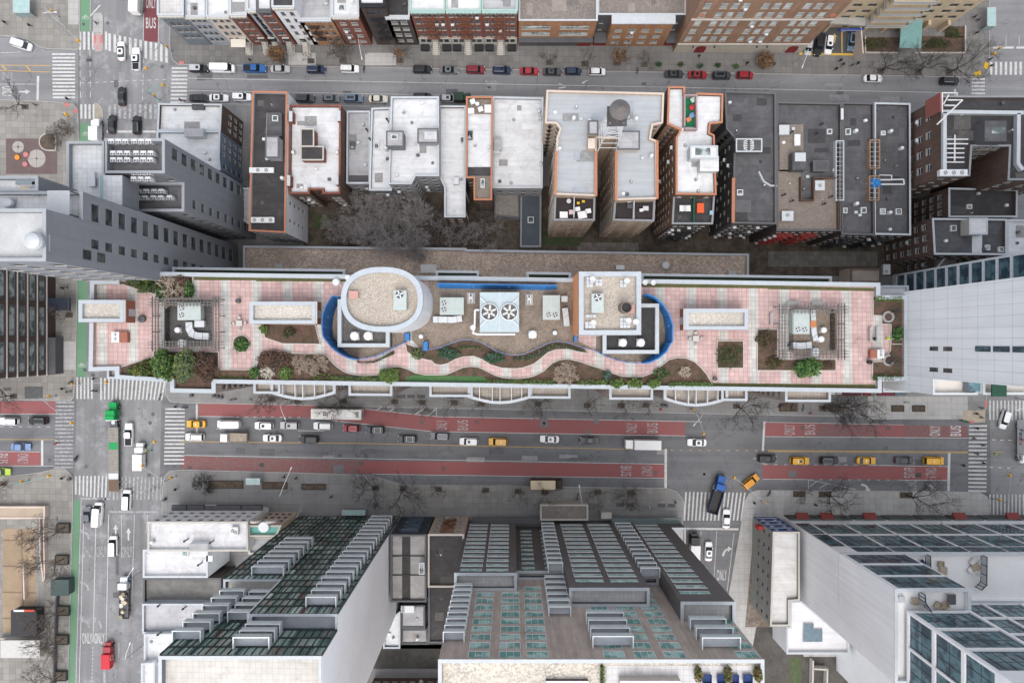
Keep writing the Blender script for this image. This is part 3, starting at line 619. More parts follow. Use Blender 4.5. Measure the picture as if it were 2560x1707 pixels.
def row(label,x0,x1,yr,wall,roof,spec,coping=None,st=None,back=14,group=None,gap=0,setb=0):
    s=(YN+setb)*10/(853.5-yr); h=H0*(1-s); X0=(x0-1280)*.1*s+gap; X1=(x1-1280)*.1*s-gap; Y=YN+setb
    B=Bld(label,'row_house','house',((X0+X1)/2,Y,0),group)
    B.block([(X0,Y+back),(X1,Y+back),(X1,Y),(X0,Y)],h,wall,roof,px=False,fac={2:spec},coping=coping,par=.5)
    b=MB(); m=coping or STONE
    b.box(X0+.06,Y-.45,h-.75,X1-.06,Y-.075,h-.16,m)
    for i in range(int((X1-X0)/.9)): b.box(X0+.3+i*.9,Y-.62,h-.6,X0+.5+i*.9,Y-.45,h-.17,m)
    b.build('cornice',B.root); B.X=(X0,X1)
    if st is not None:
        stoop(B,X0+(X1-X0)*st,1.9,0,1.5,2.6)
        b=MB(); xx=X0+(X1-X0)*st; b.box(xx-.6,Y-.08,1.95,xx+.6,Y-.01,4.2,BLACK); b.box(xx-.8,Y-.35,4.2,xx+.8,Y-.01,4.5,STONE); b.build('door',B.root)
    return B
G='row houses north of the upper street'
S3=lambda n=3,**k:F(n,.95,1.7,fl=3.25,z0=2.4,mg=.7,**k)
B=row('low dark building with a cluttered roof at the corner by the maroon bus lane',392,459,38,STSLATE,TILEG,F(3,1.1,1.6,fl=3.2,z0=4.2),group=G,gap=.05); B.done()
row('grey-blue painted row house with flat white roof and an entrance shed, nearest the avenue',460,513.5,42,STGREY,WROOF,S3(3),group=G).done()
B=row('beige painted row house with a cream awning over its door',514,573,42,STBEI,WROOF,S3(3),st=.8,group=G)
b=MB(); X0,X1=B.X; b.prism([(X0+1,YN-2.0),(X0+4.6,YN-2.0),(X0+4.6,YN-.02),(X0+1,YN-.02)],3.4,3.5,flat('cream_canvas',(.62,.58,.5),.8)); b.build('awning',B.root); B.done()
row('narrow red brick row house between the beige and the pale blue one',574,616,38,BRRED,WROOF,S3(2),st=.75,group=G).done()
row('pale blue-grey row house with a stoop, left of the low red house',616.5,640,26,STGREY,WROOF,S3(2),st=.3,group=G).done()
row('red brick row house with dark cornice beside the white-painted one',640.5,678,26,BRRED,WROOF,S3(2),DARKC,st=.6,group=G).done()
row('white painted narrow row house with small black roof',679,735,18,STWHT,KROOF,F(2,.95,1.7,fl=3.2,z0=2.6,mg=1),st=.4,group=G).done()
B=row('orange-red brick house with white metal roof lip and a ladder fire escape',742,828,48,BRORG,MROOF,S3(4,skip=lambda i,j:i==1),WHITEC,group=G); fire_escape(B,B.X[0]+2,B.X[0]+4.3,[4.4,7.6,10.6],YN,BLACK); B.done()
row('dark red brick house with white window frames and window air conditioners',829,897,42,BRRED,WROOF,F(2,1.5,1.5,fl=3.1,z0=1.6,mg=1,st='sashw',ac=.4),group=G).done()
B=row('tall sooty brown house with a black iron fire escape, without stoop',898,961,12,BRDRK,WROOF,F(3,1.1,1.7,fl=3.3,z0=2.5,st='plain'),BLACK,group=G); fire_escape(B,B.X[0]+1.5,B.X[1]-.8,[4.5,7.8,11.1,14.4],YN,BLACK); B.done()
row('dark brown brick house with black roof and white windows',961.5,1024,42,BRDRK,KROOF,F(2,1.5,1.5,fl=3.1,z0=2,mg=1,st='sashw',ac=.3),WHITEC,group=G).done()
GRC=flat('verdigris_cornice',(.30,.42,.38),.7)
for k,(a,e,lb) in enumerate(((1024.5,1113,'red brick tenement with green cornice and rust-red fire escape, leftmost of three alike'),(1113.5,1203,'red brick tenement with green cornice and rust-red fire escape, middle one of three alike'),(1203.5,1294,'red brick tenement with green cornice and patched grey roof, beside the orange brick building'))):
    B=row(lb,a,e,27,BRRED,WROOF if k<2 else MROOF,F(5,.95,1.8,fl=3.3,z0=4.9,mg=.6,ac=.25),GRC,st=.5,group=G)
    X0,X1=B.X; b=MB(); b.box(X0+.03,YN-.14,.1,X1-.03,YN-.012,4.3,STONE); b.build('ground_storey',B.root)
    for q in(.14,.32,.68,.86):
        b=MB(); x=X0+(X1-X0)*q; b.box(x-.55,YN-.2,2.2,x+.55,YN-.15,3.9,DKGLASS); b.prism([(x+.55*math.cos(t*math.pi/6),YN-.15-.0*t) for t in range(7)],3.9,3.91,STONE) if 0 else None; b.box(x-.7,YN-.26,3.9,x+.7,YN-.15,4.1,STONE); b.build('arched_window',B.root)
    fire_escape(B,(X0+X1)/2-1.5,(X0+X1)/2+1.5,[5.0,8.3,11.6,14.8],YN)
    b=MB(); b.box(X0+.2,YN-1.7,.14,X0+2.3,YN-.15,1.0,BLACK); b.build('area_fence',B.root); b=MB(); b.box(X1-2.4,YN-1.7,.14,X1-.2,YN-.15,1.0,BLACK); b.build('area_fence',B.root); B.done()
# orange brick walk-ups right of the row
def north(label,x0,x1,yr,wall,roof,spec,coping,setb=0,back=30,name='building'):
    s=(YN+setb)*10/(853.5-yr); h=H0*(1-s); X0=(x0-1280)*.1*s; X1=(x1-1280)*.1*s; Y=YN+setb
    B=Bld(label,name,'building',((X0+X1)/2,Y,0)); B.block([(X0,Y+back),(X1,Y+back),(X1,Y),(X0,Y)],h,wall,roof,px=False,fac={2:spec} if spec else {},coping=coping,par=.5); B.X=(X0,X1); B.Y=Y; return B
B=north('low orange brick building with two long rows of strip windows and a brown gravel roof',1297,1494,52,BRORG,BROOF,dict(u=[4.1,13.2],w=6.8,h=1.7,fl=3.4,z0=5.4,rows=2,st='strip'),WHITEC)
b=MB(); X0,X1=B.X; b.box(X0+.1,YN-1.2,3.9,X1,YN-.012,4.3,STDRK); b.build('canopy',B.root); b=MB(); b.box(X0+.3,YN-.25,.2,X1-.3,YN-.012,3.8,STDRK); b.box(X1-3.6,YN-.3,.2,X1-.4,YN-.26,3.6,flat('dark_red_door',(.20,.02,.022),.5)); b.build('shopfront',B.root); B.done()
B=north('dark-walled building with brown roof and a projecting orange brick bay',1494.5,1716,37,STDRK,BROOF,F(9,.9,1,fl=3.3,z0=5,skip=lambda i,j:i not in(0,8)),WHITEC,setb=1.6)
X0,X1=B.X; s=(YN-.3)*10/(853.5-58.5); hb=H0*(1-s)
xb0,xb1=(1531-1280)*.1*s,(1686-1280)*.1*s
for A,C,sp in (((xb0,B.Y),(xb0,YN-.3),None),((xb0,YN-.3),(xb1,YN-.3),dict(u=[2,5.2,8.4,11.6,13.6],w=1.7,h=1.4,fl=3.1,z0=1.8,st='sashw',ac=.3)),((xb1,YN-.3),(xb1,B.Y),None)): B.facade(A,C,0,hb,BRORG,sp)
b=MB(); b.box(xb0-.2,YN-.6,hb,xb1+.2,B.Y-.1,hb+.35,WHITEC); b.build('coping',B.root)
b=MB(); b.box(X0+.2,YN-.2,.2,xb0-.1,YN+.1,3.3,flat('dark_red_door',(.2,.02,.022),.5)); b.build('door',B.root); b=MB(); b.box(xb1+.1,YN-.2,.2,X1-.2,YN+.1,3.3,flat('dark_red_door',(.2,.02,.022),.5)); b.build('door',B.root)
b=MB(); b.box(X0+.2,YN-1.0,3.3,xb0-.1,B.Y-.05,3.6,STDRK); b.build('canopy',B.root); b=MB(); b.box(xb1+.1,YN-1.0,3.3,X1-.2,B.Y-.05,3.6,STDRK); b.build('canopy',B.root); B.done()
# large brown-orange block with many-paned windows
B=Bld('large tan brick block with multi-paned white windows and red arched doors','apartment_block','building',(56,74,0))
X0,X1,Y=40.2,72.3,72.3
us=[2.4+i*2.62 for i in range(12)]
B.block([(X0,Y+20),(X1,Y+20),(X1,Y),(X0,Y)],30,BRTAN,BROOF,px=False,fac={2:dict(u=[2,5.6,8,10.4,14.6,17,19.4,23.6,26,28.4],w=1.55,h=2.3,fl=4.0,z0=6.3,rows=6,st='grid',ac=.28)},coping=STONE)
b=MB(); b.box(X0+.05,Y-.18,.1,X1-.05,Y-.012,4.6,mat('limestone_base',(.42,.39,.33),.8,.1,.5)); b.box(X0,Y-.35,4.6,X1,Y-.012,4.95,STONE); b.box(X0+.05,Y-.3,17.2,X1-.05,Y-.012,17.6,STONE); b.build('base_course',B.root)
for x in(46.5,69.2):
    b=MB(); p=[(x+1.3*math.cos(t*math.pi/10),2.6+1.3*math.sin(t*math.pi/10)) for t in range(11)]
    b.face([(x-1.3,Y-.24,.2),(x+1.3,Y-.24,.2)]+[(a,Y-.24,c) for a,c in p],flat('dark_red_door',(.2,.02,.022),.5)); b.box(x-1.7,Y-.32,.2,x-1.34,Y-.2,2.6,STONE); b.box(x+1.34,Y-.32,.2,x+1.7,Y-.2,2.6,STONE); b.build('arched_door',B.root)
for x in(44,49.2,59.5,62): 
    b=MB(); b.tube((x,Y-.2,5.2),(x,Y-.8,5.0),.03,BLACK); b.rings(x,Y-.85,[(.05,5.1),(.2,4.9),(.17,4.6),(.05,4.5)],BLACK,8); b.build('wall_lamp',B.root)
for x,z in((42.2,19.3),(71.2,19.3)):
    b=MB(); b.loft([[(x+r*math.cos(t*math.pi/8),Y-d,z+r*math.sin(t*math.pi/8)) for t in range(16)] for r,d in((.62,.012),(.62,.1))],flat('terracotta_roundel',(.5,.2,.12),.7)); b.build('roundel',B.root)
B.done()
B=Bld('open garage entrance under a concrete slab with a blue parking sign','garage','garage',(79,75,0))
b=MB(); cc=PW(KK(4,1,540,215,935,240,945,-60,700,-60),5.2); b.prism(ccw(cc),4.6,5.2,mat('slab_concrete',(.33,.32,.3),.85,.1,.4)); b.build('roof_slab',B.root)
b=MB(); x0,y0=W(*K(4,1,660,262),4.8); x1,_=W(*K(4,1,875,262),4.8); b.box(x0,y0-.35,4.0,x1,y0-.1,4.95,flat('blue_sign',(.02,.06,.30),.5)); b.build('sign_panel',B.root)
me=lettering('PARKING',0,0,.55,(x1-x0)*.8,0,flat('sign_white',(.8,.8,.8),.5),None,name='sign_lettering'); part(me,'sign_lettering',B.root,Vector(((x0+x1)/2,y0-.36,4.47))-WL[B.root.name],(R(90),0,0))
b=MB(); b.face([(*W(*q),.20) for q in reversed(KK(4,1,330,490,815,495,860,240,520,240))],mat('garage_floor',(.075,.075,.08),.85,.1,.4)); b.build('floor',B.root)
b=MB(); b.face([(*W(*q),.215) for q in reversed(KK(4,1,285,488,822,497,822,516,285,510))],mat('yellow_apron_paint',(.55,.36,.06),.8,kind='paint',p=(.6,))); b.face([(*W(*q),.22) for q in reversed(KK(4,1,668,270,680,270,680,490,672,490))],flat('yellow_line',(.5,.35,.1),.8)); b.face([(*W(*q),.22) for q in reversed(KK(4,1,603,310,632,345,620,345,612,400,603,400,606,345,596,345))],flat('yellow_line',(.5,.35,.1),.8)); b.build('floor_marking',B.root)
b=MB(); c=ccw(PW(KK(4,1,860,250,880,490,870,495,850,255),4.6)); b.prism(c,.14,4.6,STBEI); b.build('side_wall',B.root); B.done()
# sand-coloured block with projecting balconies and planted forecourt
B=Bld('sand-coloured apartment block with wrap-round balconies and green glass canopy','apartment_block','building',(97,77,0))
X0,X1,Y=76.5,108.5,78.3
SAND=mat('sand_render',(.44,.36,.25),.8,.1,.4)
B.block([(X0,Y+20),(X1,Y+20),(X1,Y),(X0,Y)],26,SAND,BROOF,px=False,fac={2:dict(u=[4,7.5,22.5,26.5,29.8],w=2.1,h=1.4,fl=2.9,z0=5.0,rows=6,st='plain'),3:F(3,2,1.4,fl=2.9,z0=5),1:F(5,2,1.4,fl=2.9,z0=5)},coping=STONE)
for i in range(5):
    b=MB(); z=4.6+i*2.9; x0,x1=X0+9.2,X0+19.5
    b.prism([(x0,Y-2.2),(x1,Y-2.2),(x1,Y-.02),(x0,Y-.02)],z,z+.2,SAND); b.wall([(x0+.1,Y-.1),(x0+.1,Y-2.1),(x1-.1,Y-2.1),(x1-.1,Y-.1)],z+.2,z+1.2,.1,METAL); b.build('balcony',B.root)
for i in range(7): b=MB(); b.box(X0+1+i*4.8,Y-1.2,.14,X0+1.7+i*4.8,Y-.02,4.3,SAND); b.build('column',B.root)
b=MB(); c=ccw(PW(KK(4,1,1225,180,1420,180,1405,442,1207,442),4.4)); b.prism(c,4.3,4.42,mat('canopy_glass',(.16,.30,.29),.15,.1,.6,spec=.5)); b.build('glass_canopy',B.root)
for q in KK(4,1,1222,430,1395,430): b=MB(); x,y=W(*q,2); b.tube((x,y,0.1),(x,y,4.3),.08,METAL); b.build('canopy_post',B.root)
b=MB(); B.done()
# ================= the middle block
B=house('black-roofed building with orange coping and white side wall, left end of the middle row',[(631,228),(718,230),(713.5,582),(622,577)],17,STGREY,KROOF,{1:dict(u=[3.2,7.2,10,19,22.5,26.2],w=.75,h=1.3,fl=3.2,z0=3.5,st='plain'),2:F(3,.9,1.5,fl=3.1,st='plain')},ORANGE,walls={1:STWHT})
B.box('bulkhead',(664.5,342,696,393.5),16.2,3.2,STGREY,MROOF,DARKC); B.box('skylight_house',(668,282,704,341),16.2,1.0,STDRK,DROOF); B.done()
B=house('red-brick building with grimy white roof and two dark-topped brick bulkheads',[(724,263),(852,263),(849.7,484),(806,484),(806,474),(773,474),(773,484),(722,484)],15.5,BRBRN,WROOF,{2:F(2,1.1,1.5,fl=3,st='sashw',ac=.4),6:F(2,1.1,1.5,fl=3,st='sashw',ac=.4),4:F(1,.9,1.5,fl=3,st='plain')},BRRED)
B.box('bulkhead',(752.5,323,784,366),14.7,3.3,BRRED,KROOF,STONE); B.box('bulkhead',(752.5,367,808,400),14.7,2.6,BRRED,KROOF,STONE)
for r_ in((722,278,731,304),(842.5,277,851,303),(717,438,725.5,465),(838.5,438,846,462)): B.box('chimney',r_,14.7,2.2,BRRED,WHITEC)
B.done()
B=house('low grey-roofed building tucked between the red brick and the white roofs',[(867.5,278),(925,278),(925,459),(866,459)],11,STGREY,MROOF,{2:F(2,1.1,1.5,fl=3,st='sash',ac=.3)}); c=PW(rect(868,438,924,457),10.4)
b=MB(); b.face([(x,y,10.24) for x,y in ccw(c)],DROOF); b.build('felt_patch',B.root); B.done()
B=house('narrow white-roofed building with rusty stain at its rear corner',[(928.7,271),(976,269),(979,476),(923,476)],13.5,STSLATE,WROOF,{2:F(3,1,1.6,fl=3,ac=.4)}); B.done()
B=house('wide white-roofed building with two grey stair bulkheads side by side',[(977.7,242),(1096.5,242),(1097,440),(1039,440),(1028,460),(971,460)],17,STGREY,WROOF,{4:F(2,1,1.4,fl=3.1,ac=.5),3:F(1,1,1.4,fl=3.1),2:F(2,1,1.4,fl=3.1,ac=.3)},GREYC)
B.box('bulkhead',(967,329,1008,366),16.2,3.4,STSLATE,MROOF,DARKC); B.box('bulkhead',(1045,323,1095,357),16.2,2.6,STGREY,MROOF,DARKC); B.done()
B=house('bright white-roofed building with a long narrow rear wing',[(1097.5,265),(1164,265),(1163,543),(1111,543),(1111,468),(1098,440)],13.6,BRBRN,WROOF,{2:F(2,1,1.6,fl=3,ac=.7),4:F(2,1,1.5,fl=3),1:F(6,.9,1.4,fl=3)},GREYC); B.box('bulkhead',(1134,444,1147,461),12.8,1.2,WHITEC,WROOF); B.done()
B=house('orange-coped building with a wooden sitting deck in front and a slatted rear deck',[(1165.6,242),(1232,242),(1229.6,500),(1184.7,500),(1184.7,445),(1165,445)],15,BRBRN,WROOF,{2:F(2,1,1.6,fl=3,st='plain'),4:F(1,1,1.5,fl=3)},ORANGE)
for p_,m_ in((rect(1168,244,1229,286),DECKW),(rect(1168,418,1228,440),KROOF),(rect(1188,440,1226,497),DECKW)):
    b=MB(); b.face([(x,y,14.27) for x,y in ccw(PW(p_,14.27))],m_); b.build('deck_boards',B.root)
B.done()
B=house('pale roof cluttered with grey skylights and pipes along its left side, beside the beige towers',[(1233,242),(1358,245),(1356,470),(1232,470)],12,STGREY,WROOF,{2:F(4,1.1,1.6,fl=3)}); 
B.box('bulkhead',(1235,345,1254,375),11.2,1.6,METAL,MROOF); B.done()
B=house('low rear extension with dark blue-grey roof terrace',[(1302,476),(1353,476),(1352,617),(1301,617)],4.2,STWHT,mat('slate_blue_roof',(.07,.085,.10),.8,.12,.4),{},FRG,par=.5); B.done()
house('small rear shed roof with weathered grey boards',[(1234,478),(1298,478),(1299,545),(1236,540)],4,STGREY,mat('grey_boards',(.24,.22,.20),.85,kind='wood',p=(0,.3)),{},DARKC,par=.15).done()
# beige twin-wing tower
B=house('beige brick building with grey roof, twin rear wings and a wooden water tank',[(1367,226),(1660,233),(1657,308),(1632,313),(1626,346),(1642,352),(1643,497),(1540,500),(1541,345),(1491,345),(1490,490),(1388,486),(1392,345),(1400,322),(1390,309),(1363,308)],26.5,BRBEI,GROOF,
 {11:F(3,1,1.5,fl=2.8),13:F(1,.9,1.3,fl=2.8),14:F(2,.9,1.3,fl=2.8),3:F(2,.9,1.4,fl=2.8),5:F(4,.9,1.3,fl=2.8),7:F(5,.8,1.3,fl=2.8),1:F(3,.9,1.4,fl=2.8),2:F(1,.9,1.4,fl=2.8),12:F(3,.8,1.3,fl=2.8)},TANC,walls={5:BRBEI})
for e in((1643,352,1643,497),(1541,378,1540,500),(1490,378,1490,490),(1391,378,1388,486)):
    b=MB(); b.wall([W(e[0],e[1],26.58),W(e[2],e[3],26.58)],26.3,26.6,.55,ORANGE); b.build('coping_tile',B.root)
for p_,f_ in(([(1387,487),(1488,490),(1486.5,551),(1384.5,551)],1),([(1537,499),(1638,497),(1635.5,553),(1533,551)],2)):
    B.block(p_,24.2,BRBEI,mat('dark_roof_deck',(.035,.028,.028),.85,.15,.6),coping=FRG,fac={2:F(3,1.0,1.2,fl=2.75,z0=1.6,rows=8,st='plain'),3:F(3,.8,1.2,fl=2.75,z0=1.6,rows=8),1:F(3,.8,1.2,fl=2.75,z0=1.6,rows=8)})
B.box('bulkhead',(1472,303,1494,336),25.7,3,BRBEI,MROOF,DARKC); B.box('bulkhead',(1545,329,1598,373),25.7,3,STONE,MROOF,DARKC); B.box('bulkhead',(1470,346,1487,372),25.7,2.4,BRBEI,STBEI)
for x in(1437,1588):
    y=352 if x<1500 else 380
B.done()
B=house('orange-coped building with bright white roof and small green roof patio',[(1671,217),(1712,217),(1712,238),(1741,238),(1742,233),(1808,235),(1806,307),(1776,310),(1774,332),(1786,338),(1791,487),(1690,486),(1690,345),(1700,325),(1668,310)],24.5,BRBRN,WROOF,{11:F(5,.9,1.3,fl=2.9,ac=.25),12:F(1,.8,1.3,fl=2.9),13:F(2,.8,1.3,fl=2.9),10:F(3,.9,1.3,fl=2.9)},ORANGE,walls={11:BRTAN,12:BRTAN,13:BRTAN})
B.block([(1684,489),(1787,489),(1782,560),(1680,560)],21.8,BRBRN,KROOF,coping=FRG,fac={2:F(5,1.0,1.3,fl=2.9,rows=7,ac=.4,st='sash'),3:F(3,.8,1.2,fl=2.8,rows=7,ac=.2)},walls={3:BRTAN,2:BRDRK}); fire_escape(B,W(1712,560,21.8)[0],W(1750,560,21.8)[0],[3,6,9,12,15,18],W(1712,560,21.8)[1]-.05,BLACK)
b=MB(); b.face([(x,y,23.76) for x,y in ccw(PW(rect(1713,240,1740,318),23.76))],flat('green_turf_mat',(.012,.14,.06),.9)); b.build('turf_mat',B.root)
b=MB(); b.wall(PW([(1712,316),(1712,238),(1741,238),(1743,322),(1712,322)],25.3),23.7,25.3,.3,flat('mauve_parapet',(.3,.22,.22),.8)); b.build('patio_wall',B.root)
B.box('bulkhead',(1727,366,1793,396),23.7,3.0,WHITEC,WROOF,GREYC); B.box('bulkhead',(1750,390,1797,428),23.7,2.2,WHITEC,WROOF); b=MB(); b.face([(x,y,26.72) for x,y in ccw(PW(rect(1738,370,1776,388),26.72))],PALEGLASS); b.build('roof_light',B.root); B.done()
B=house('charcoal-walled building with dark grey roof and a square vent house with white louvres',[(1812,228),(1940,232),(1941,560),(1832,558),(1836,345),(1816,322)],19,STDRK,DROOF,{3:F(9,.9,1.3,fl=2.9,ac=.3,skip=lambda i,j:(i+j)%3==0),2:F(5,.9,1.3,fl=2.9,ac=.4),4:F(2,.9,1.3,fl=2.9)},DARKC)
B.box('vent_house',(1841,348,1904,379),18.2,2.4,STDRK,DROOF,GREYC); b=MB(); x,y=W(1872,362,20.7)
for k in range(6):
    for sg in(-1,1): b.box(x+sg*.3,y-1.1+k*.38,20.62,x+sg*1.15,y-.95+k*.38,20.68,FRW,rot=sg*(.5-.2*k))
b.build('louvre',B.root); 
b=MB(); b.wall(PW([(1895,430),(1908,455),(1925,465),(1941,466)],18.4),18.2,18.9,.3,GREYC); b.build('kerb_wall',B.root)
b=MB(); b.wall([W(1834,445,19.05),W(1833,557,19.05)],18.8,19.08,.7,ORANGE); b.build('coping_tile',B.root); B.done()
B=house('dark-roofed building with a big weathered timber roof deck',[(1942,255),(2104,258),(2104,577),(1942,577)],18,BRDRK,DROOF,{2:F(8,.9,1.4,fl=2.9,ac=.3)},DARKC)
for p_ in (KK(4,1,105,1150,325,1140,325,1568,105,1568),KK(4,2,95,0,300,0,300,280,415,280,415,65,645,75,645,545,95,540),KK(4,1,105,1560,330,1560,330,1575,105,1575)):
    b=MB(); b.face([(x,y,17.5) for x,y in ccw(PW(p_,17.5))],DECKW); b.build('deck_boards',B.root)
B.box('bulkhead',tuple(K(4,1,225,1400)+K(4,1,350,1560)),17.2,2.6,STDRK,DROOF); B.box('bulkhead',tuple(K(4,1,420,1480)+K(4,1,545,1568)),17.2,1.8,STDRK,DROOF,DARKC)
b=MB(); b.wall(PW(KK(4,2,295,60,295,275,412,275,412,70,640,70,640,550),18),17.2,18.6,.18,flat('deck_screen',(.11,.065,.045),.8)); b.build('deck_screen',B.root)
fire_escape(B,W(1955,577,18)[0],W(1995,577,18)[0],[3,6,9,12,15],W(1955,577,18)[1]-.05,flat('red_iron',(.28,.03,.025),.6)); fire_escape(B,W(2020,577,18)[0],W(2055,577,18)[0],[3,6,9,12,15],W(1955,577,18)[1]-.05,flat('red_iron',(.28,.03,.025),.6)); B.done()
for lb,a,e,k in (('dark-roofed tenement with two pale square skylights, right of the timber deck',2105,2185.5,0),('dark-roofed tenement with a blue tarpaulin, next to the tall brick corner block',2186.5,2276,1)):
    B=house(lb,[(a,256+k),(e,258+k),(e+1,588),(a-1,586)],18,BRDRK,DROOF,{2:F(4,.9,1.4,fl=2.9,ac=.3)},GREYC if k else DARKC)
    x0=2092 if not k else 2176; b=MB(); r_=PW(rect(x0+(2 if not k else 0),352,x0+20,470 if k==0 else 500),18.5)
    fire_escape(B,W(a+20,588,18)[0],W(a+55,588,18)[0],[3,6,9,12,15],W(a,588,18)[1]-.05,BLACK)
    B.done()
for lb,r_ in (('long grated light well with grey rails beside the timber deck',(2091,352,2110,500)),('barred light well between the two dark tenement roofs',(2176,350,2200,420)),('lower barred light well with an orange brick rim and blue tarpaulin',(2175,440,2198,500))):
    x0,y1=W(r_[0],r_[1],18.6); x1,y0=W(r_[2],r_[3],18.6); t=thing('light_well_cover',lb,'light well',((x0+x1)/2,(y0+y1)/2,17.2)); c=[(x0,y0),(x1,y0),(x1,y1),(x0,y1)]
    b=MB(); b.wall(c,17.2,18.5,.22,GREYC if 'grey' in lb else BRTAN,True); b.build('rim',t)
    b=MB(); b.face([(*q,17.6) for q in c],BLACK); b.build('well',t); b=MB(); n=int((y1-y0)/1.0)
    for i in range(n): b.tube((x0,y0+(i+.5)*(y1-y0)/n,18.4),(x1,y0+(i+.5)*(y1-y0)/n,18.4),.05,METAL)
    b.tube(((x0+x1)/2,y0,18.42),((x0+x1)/2,y1,18.42),.04,METAL); b.build('grille',t)
# brick corner block and the roofs south of it
B=house('tall brown brick corner block with black roof edged in white, U-shaped to the south',[(2354,240),(2680,240),(2680,450),(2520,450),(2524,366),(2430,366),(2425,440),(2354,440)],27,BRBRN,KROOF,{7:dict(u=[3,7,10.5,14],w=1.5,h=1.7,fl=3.3,z0=2,st='sashw',ac=.3),6:F(2,1.2,1.6,fl=3.3),4:F(4,1.5,1.7,fl=3.3,st='sashw',ac=.3),5:F(3,1.2,1.6,fl=3.3),2:F(3,1.4,1.6,fl=3.3,st='sashw')},FRG)
b=MB()
for L in (KK(4,1,1605,1025,2350,1035),KK(4,1,1625,1030,1625,1568),KK(4,1,2305,1040,2300,1500,2345,1560)): b.wall(PW(L,27.3),26.2,27.3,.75,WHITEC)
b.build('parapet_wall',B.root); B.box('bulkhead',tuple(K(4,1,1990,1110)+K(4,1,2190,1300)),26.2,3.4,STDRK,DROOF); b=MB(); b.face([(x,y,29.63) for x,y in ccw(PW(KR(4,1,2055,1170,2170,1225),29.63))],PALEGLASS); b.build('roof_light',B.root)
B.done()
B=house('brown-walled building with smooth dark roof, two doors south of the brick corner block',[(2372,470),(2544,474),(2543,543),(2372,543)],17,BRBRN,KROOF,{3:F(3,1.2,1.5,fl=3,st='sashw'),2:F(6,1,1.5,fl=3)},GREYC); B.done()
B=house('dark-roofed building with a white stair house in the middle and white right half',[(2331,546),(2517,548),(2517,637),(2336,636)],20,BRBRN,DROOF,{3:F(3,1.3,1.5,fl=3,st='sashw',ac=.5),2:F(6,1,1.5,fl=3)},GREYC)
B.box('stair_house',tuple(K(4,2,1850,440)+K(4,2,2010,580)),19.2,3,STONE,WROOF,WHITEC); b=MB(); b.face([(x,y,19.3) for x,y in ccw(PW(KR(4,2,1872,575,1965,765),19.3))],WROOF); b.build('white_roof_strip',B.root); B.done()
house('bright white roof slab at the right edge beside the dark-roofed building',[(2518,549),(2690,551),(2690,638),(2518,637)],19.5,STWHT,WROOF,{},WHITEC).done()
B=house('low grey flat roof crossed by a white pipe, with brown windowed wall',[(2337,641),(2402,641),(2402,730),(2337,730)],12,BRBRN,mat('dusty_grey_roof',(.19,.175,.16),.9,.15,.5),{3:F(4,1.2,1.5,fl=3.2,st='sashw',ac=.5)},DARKC)
B.done()
b=MB(); p0=W(*K(4,2,1510,945),12.6); p1=W(*K(4,2,1650,770),12.6); b.tube((*p0,12.4),(*p1,12.6),.22,METALW,n=8); b.tube((*p0,0),(*p0,12.5),.2,METALW,n=8); tag(b.build('vent_pipe',origin=(*p0,0)),'long white pipe slanting across the dusty grey roof','pipe')
house('low tan-roofed rear annexe with brown rim behind the garden roof',[(2127,670),(2201,671),(2201,706),(2127,706)],6,STBEI,mat('tan_roof',(.33,.29,.25),.85,.12,.5),{},flat('brown_rim',(.13,.09,.075),.8)).done()
# gravel podium roof belongs to the garden-roof building (p5)
B=house('white-roofed corner building on the avenue with a brown brick side wall',[(396,259),(554,261),(551,327),(393,327)],13,BRBRN,WROOF,{1:F(3,1,1.5,fl=3.2,st='sashw'),2:F(3,1,1.5)},GREYC,walls={0:STWHT,3:STWHT}); B.box('bulkhead',tuple(K(1,1,1760,960)+K(1,1,1870,1003)),12.2,.8,METALD,DROOF); B.done()
B=house('ribbed white roof with slate-blue side wall, between the corner building and the grey tower',[(392,328),(550,328),(548,395),(551,425),(430,425),(392,395)],13.3,mat('slate_blue_wall',(.16,.20,.25),.8,.1,.4),WROOF,{1:F(3,1,1.6,fl=3.1,st='sashw'),2:F(1,1,1.6,fl=3)},GREYC); B.box('bulkhead',tuple(K(1,1,1690,1180)+K(1,1,1865,1255)),12.5,2.0,METAL,MROOF); B.done()
house('low white flat roof in the courtyard left of the black-roofed building',[(593,470),(625,470),(622,560),(590,540)],8,STWHT,MROOF,{},GREYC,par=.4).done()
# ---- grey tower over the avenue: several volumes of one building
T=Bld('tall grey panel tower with white roof terraces leaning over the avenue','apartment_tower','tower',(-74,25,0))
GP=mat('grey_tower_panel',(.215,.226,.242),.6,kind='panel',p=(7.5,3.85),col2=(.14,.145,.15)); GPC=flat('grey_tower_coping',(.30,.315,.33),.5)
blk=lambda x0,x1,y0,y1,h,roof,fac={},par=1.0,base=0:T.block([(x0,y1),(x1,y1),(x1,y0),(x0,y0)],h,GP,roof,base=base,px=False,fac=fac,coping=GPC,par=par,th=.45)
top0=58.6-1.05
rows=[top0-3.85*i for i in range(15)][::-1]
sp1=dict(u=[1.58],w=2.8,h=2.1,z0=rows[0],fl=3.85,rows=15,st='slate')
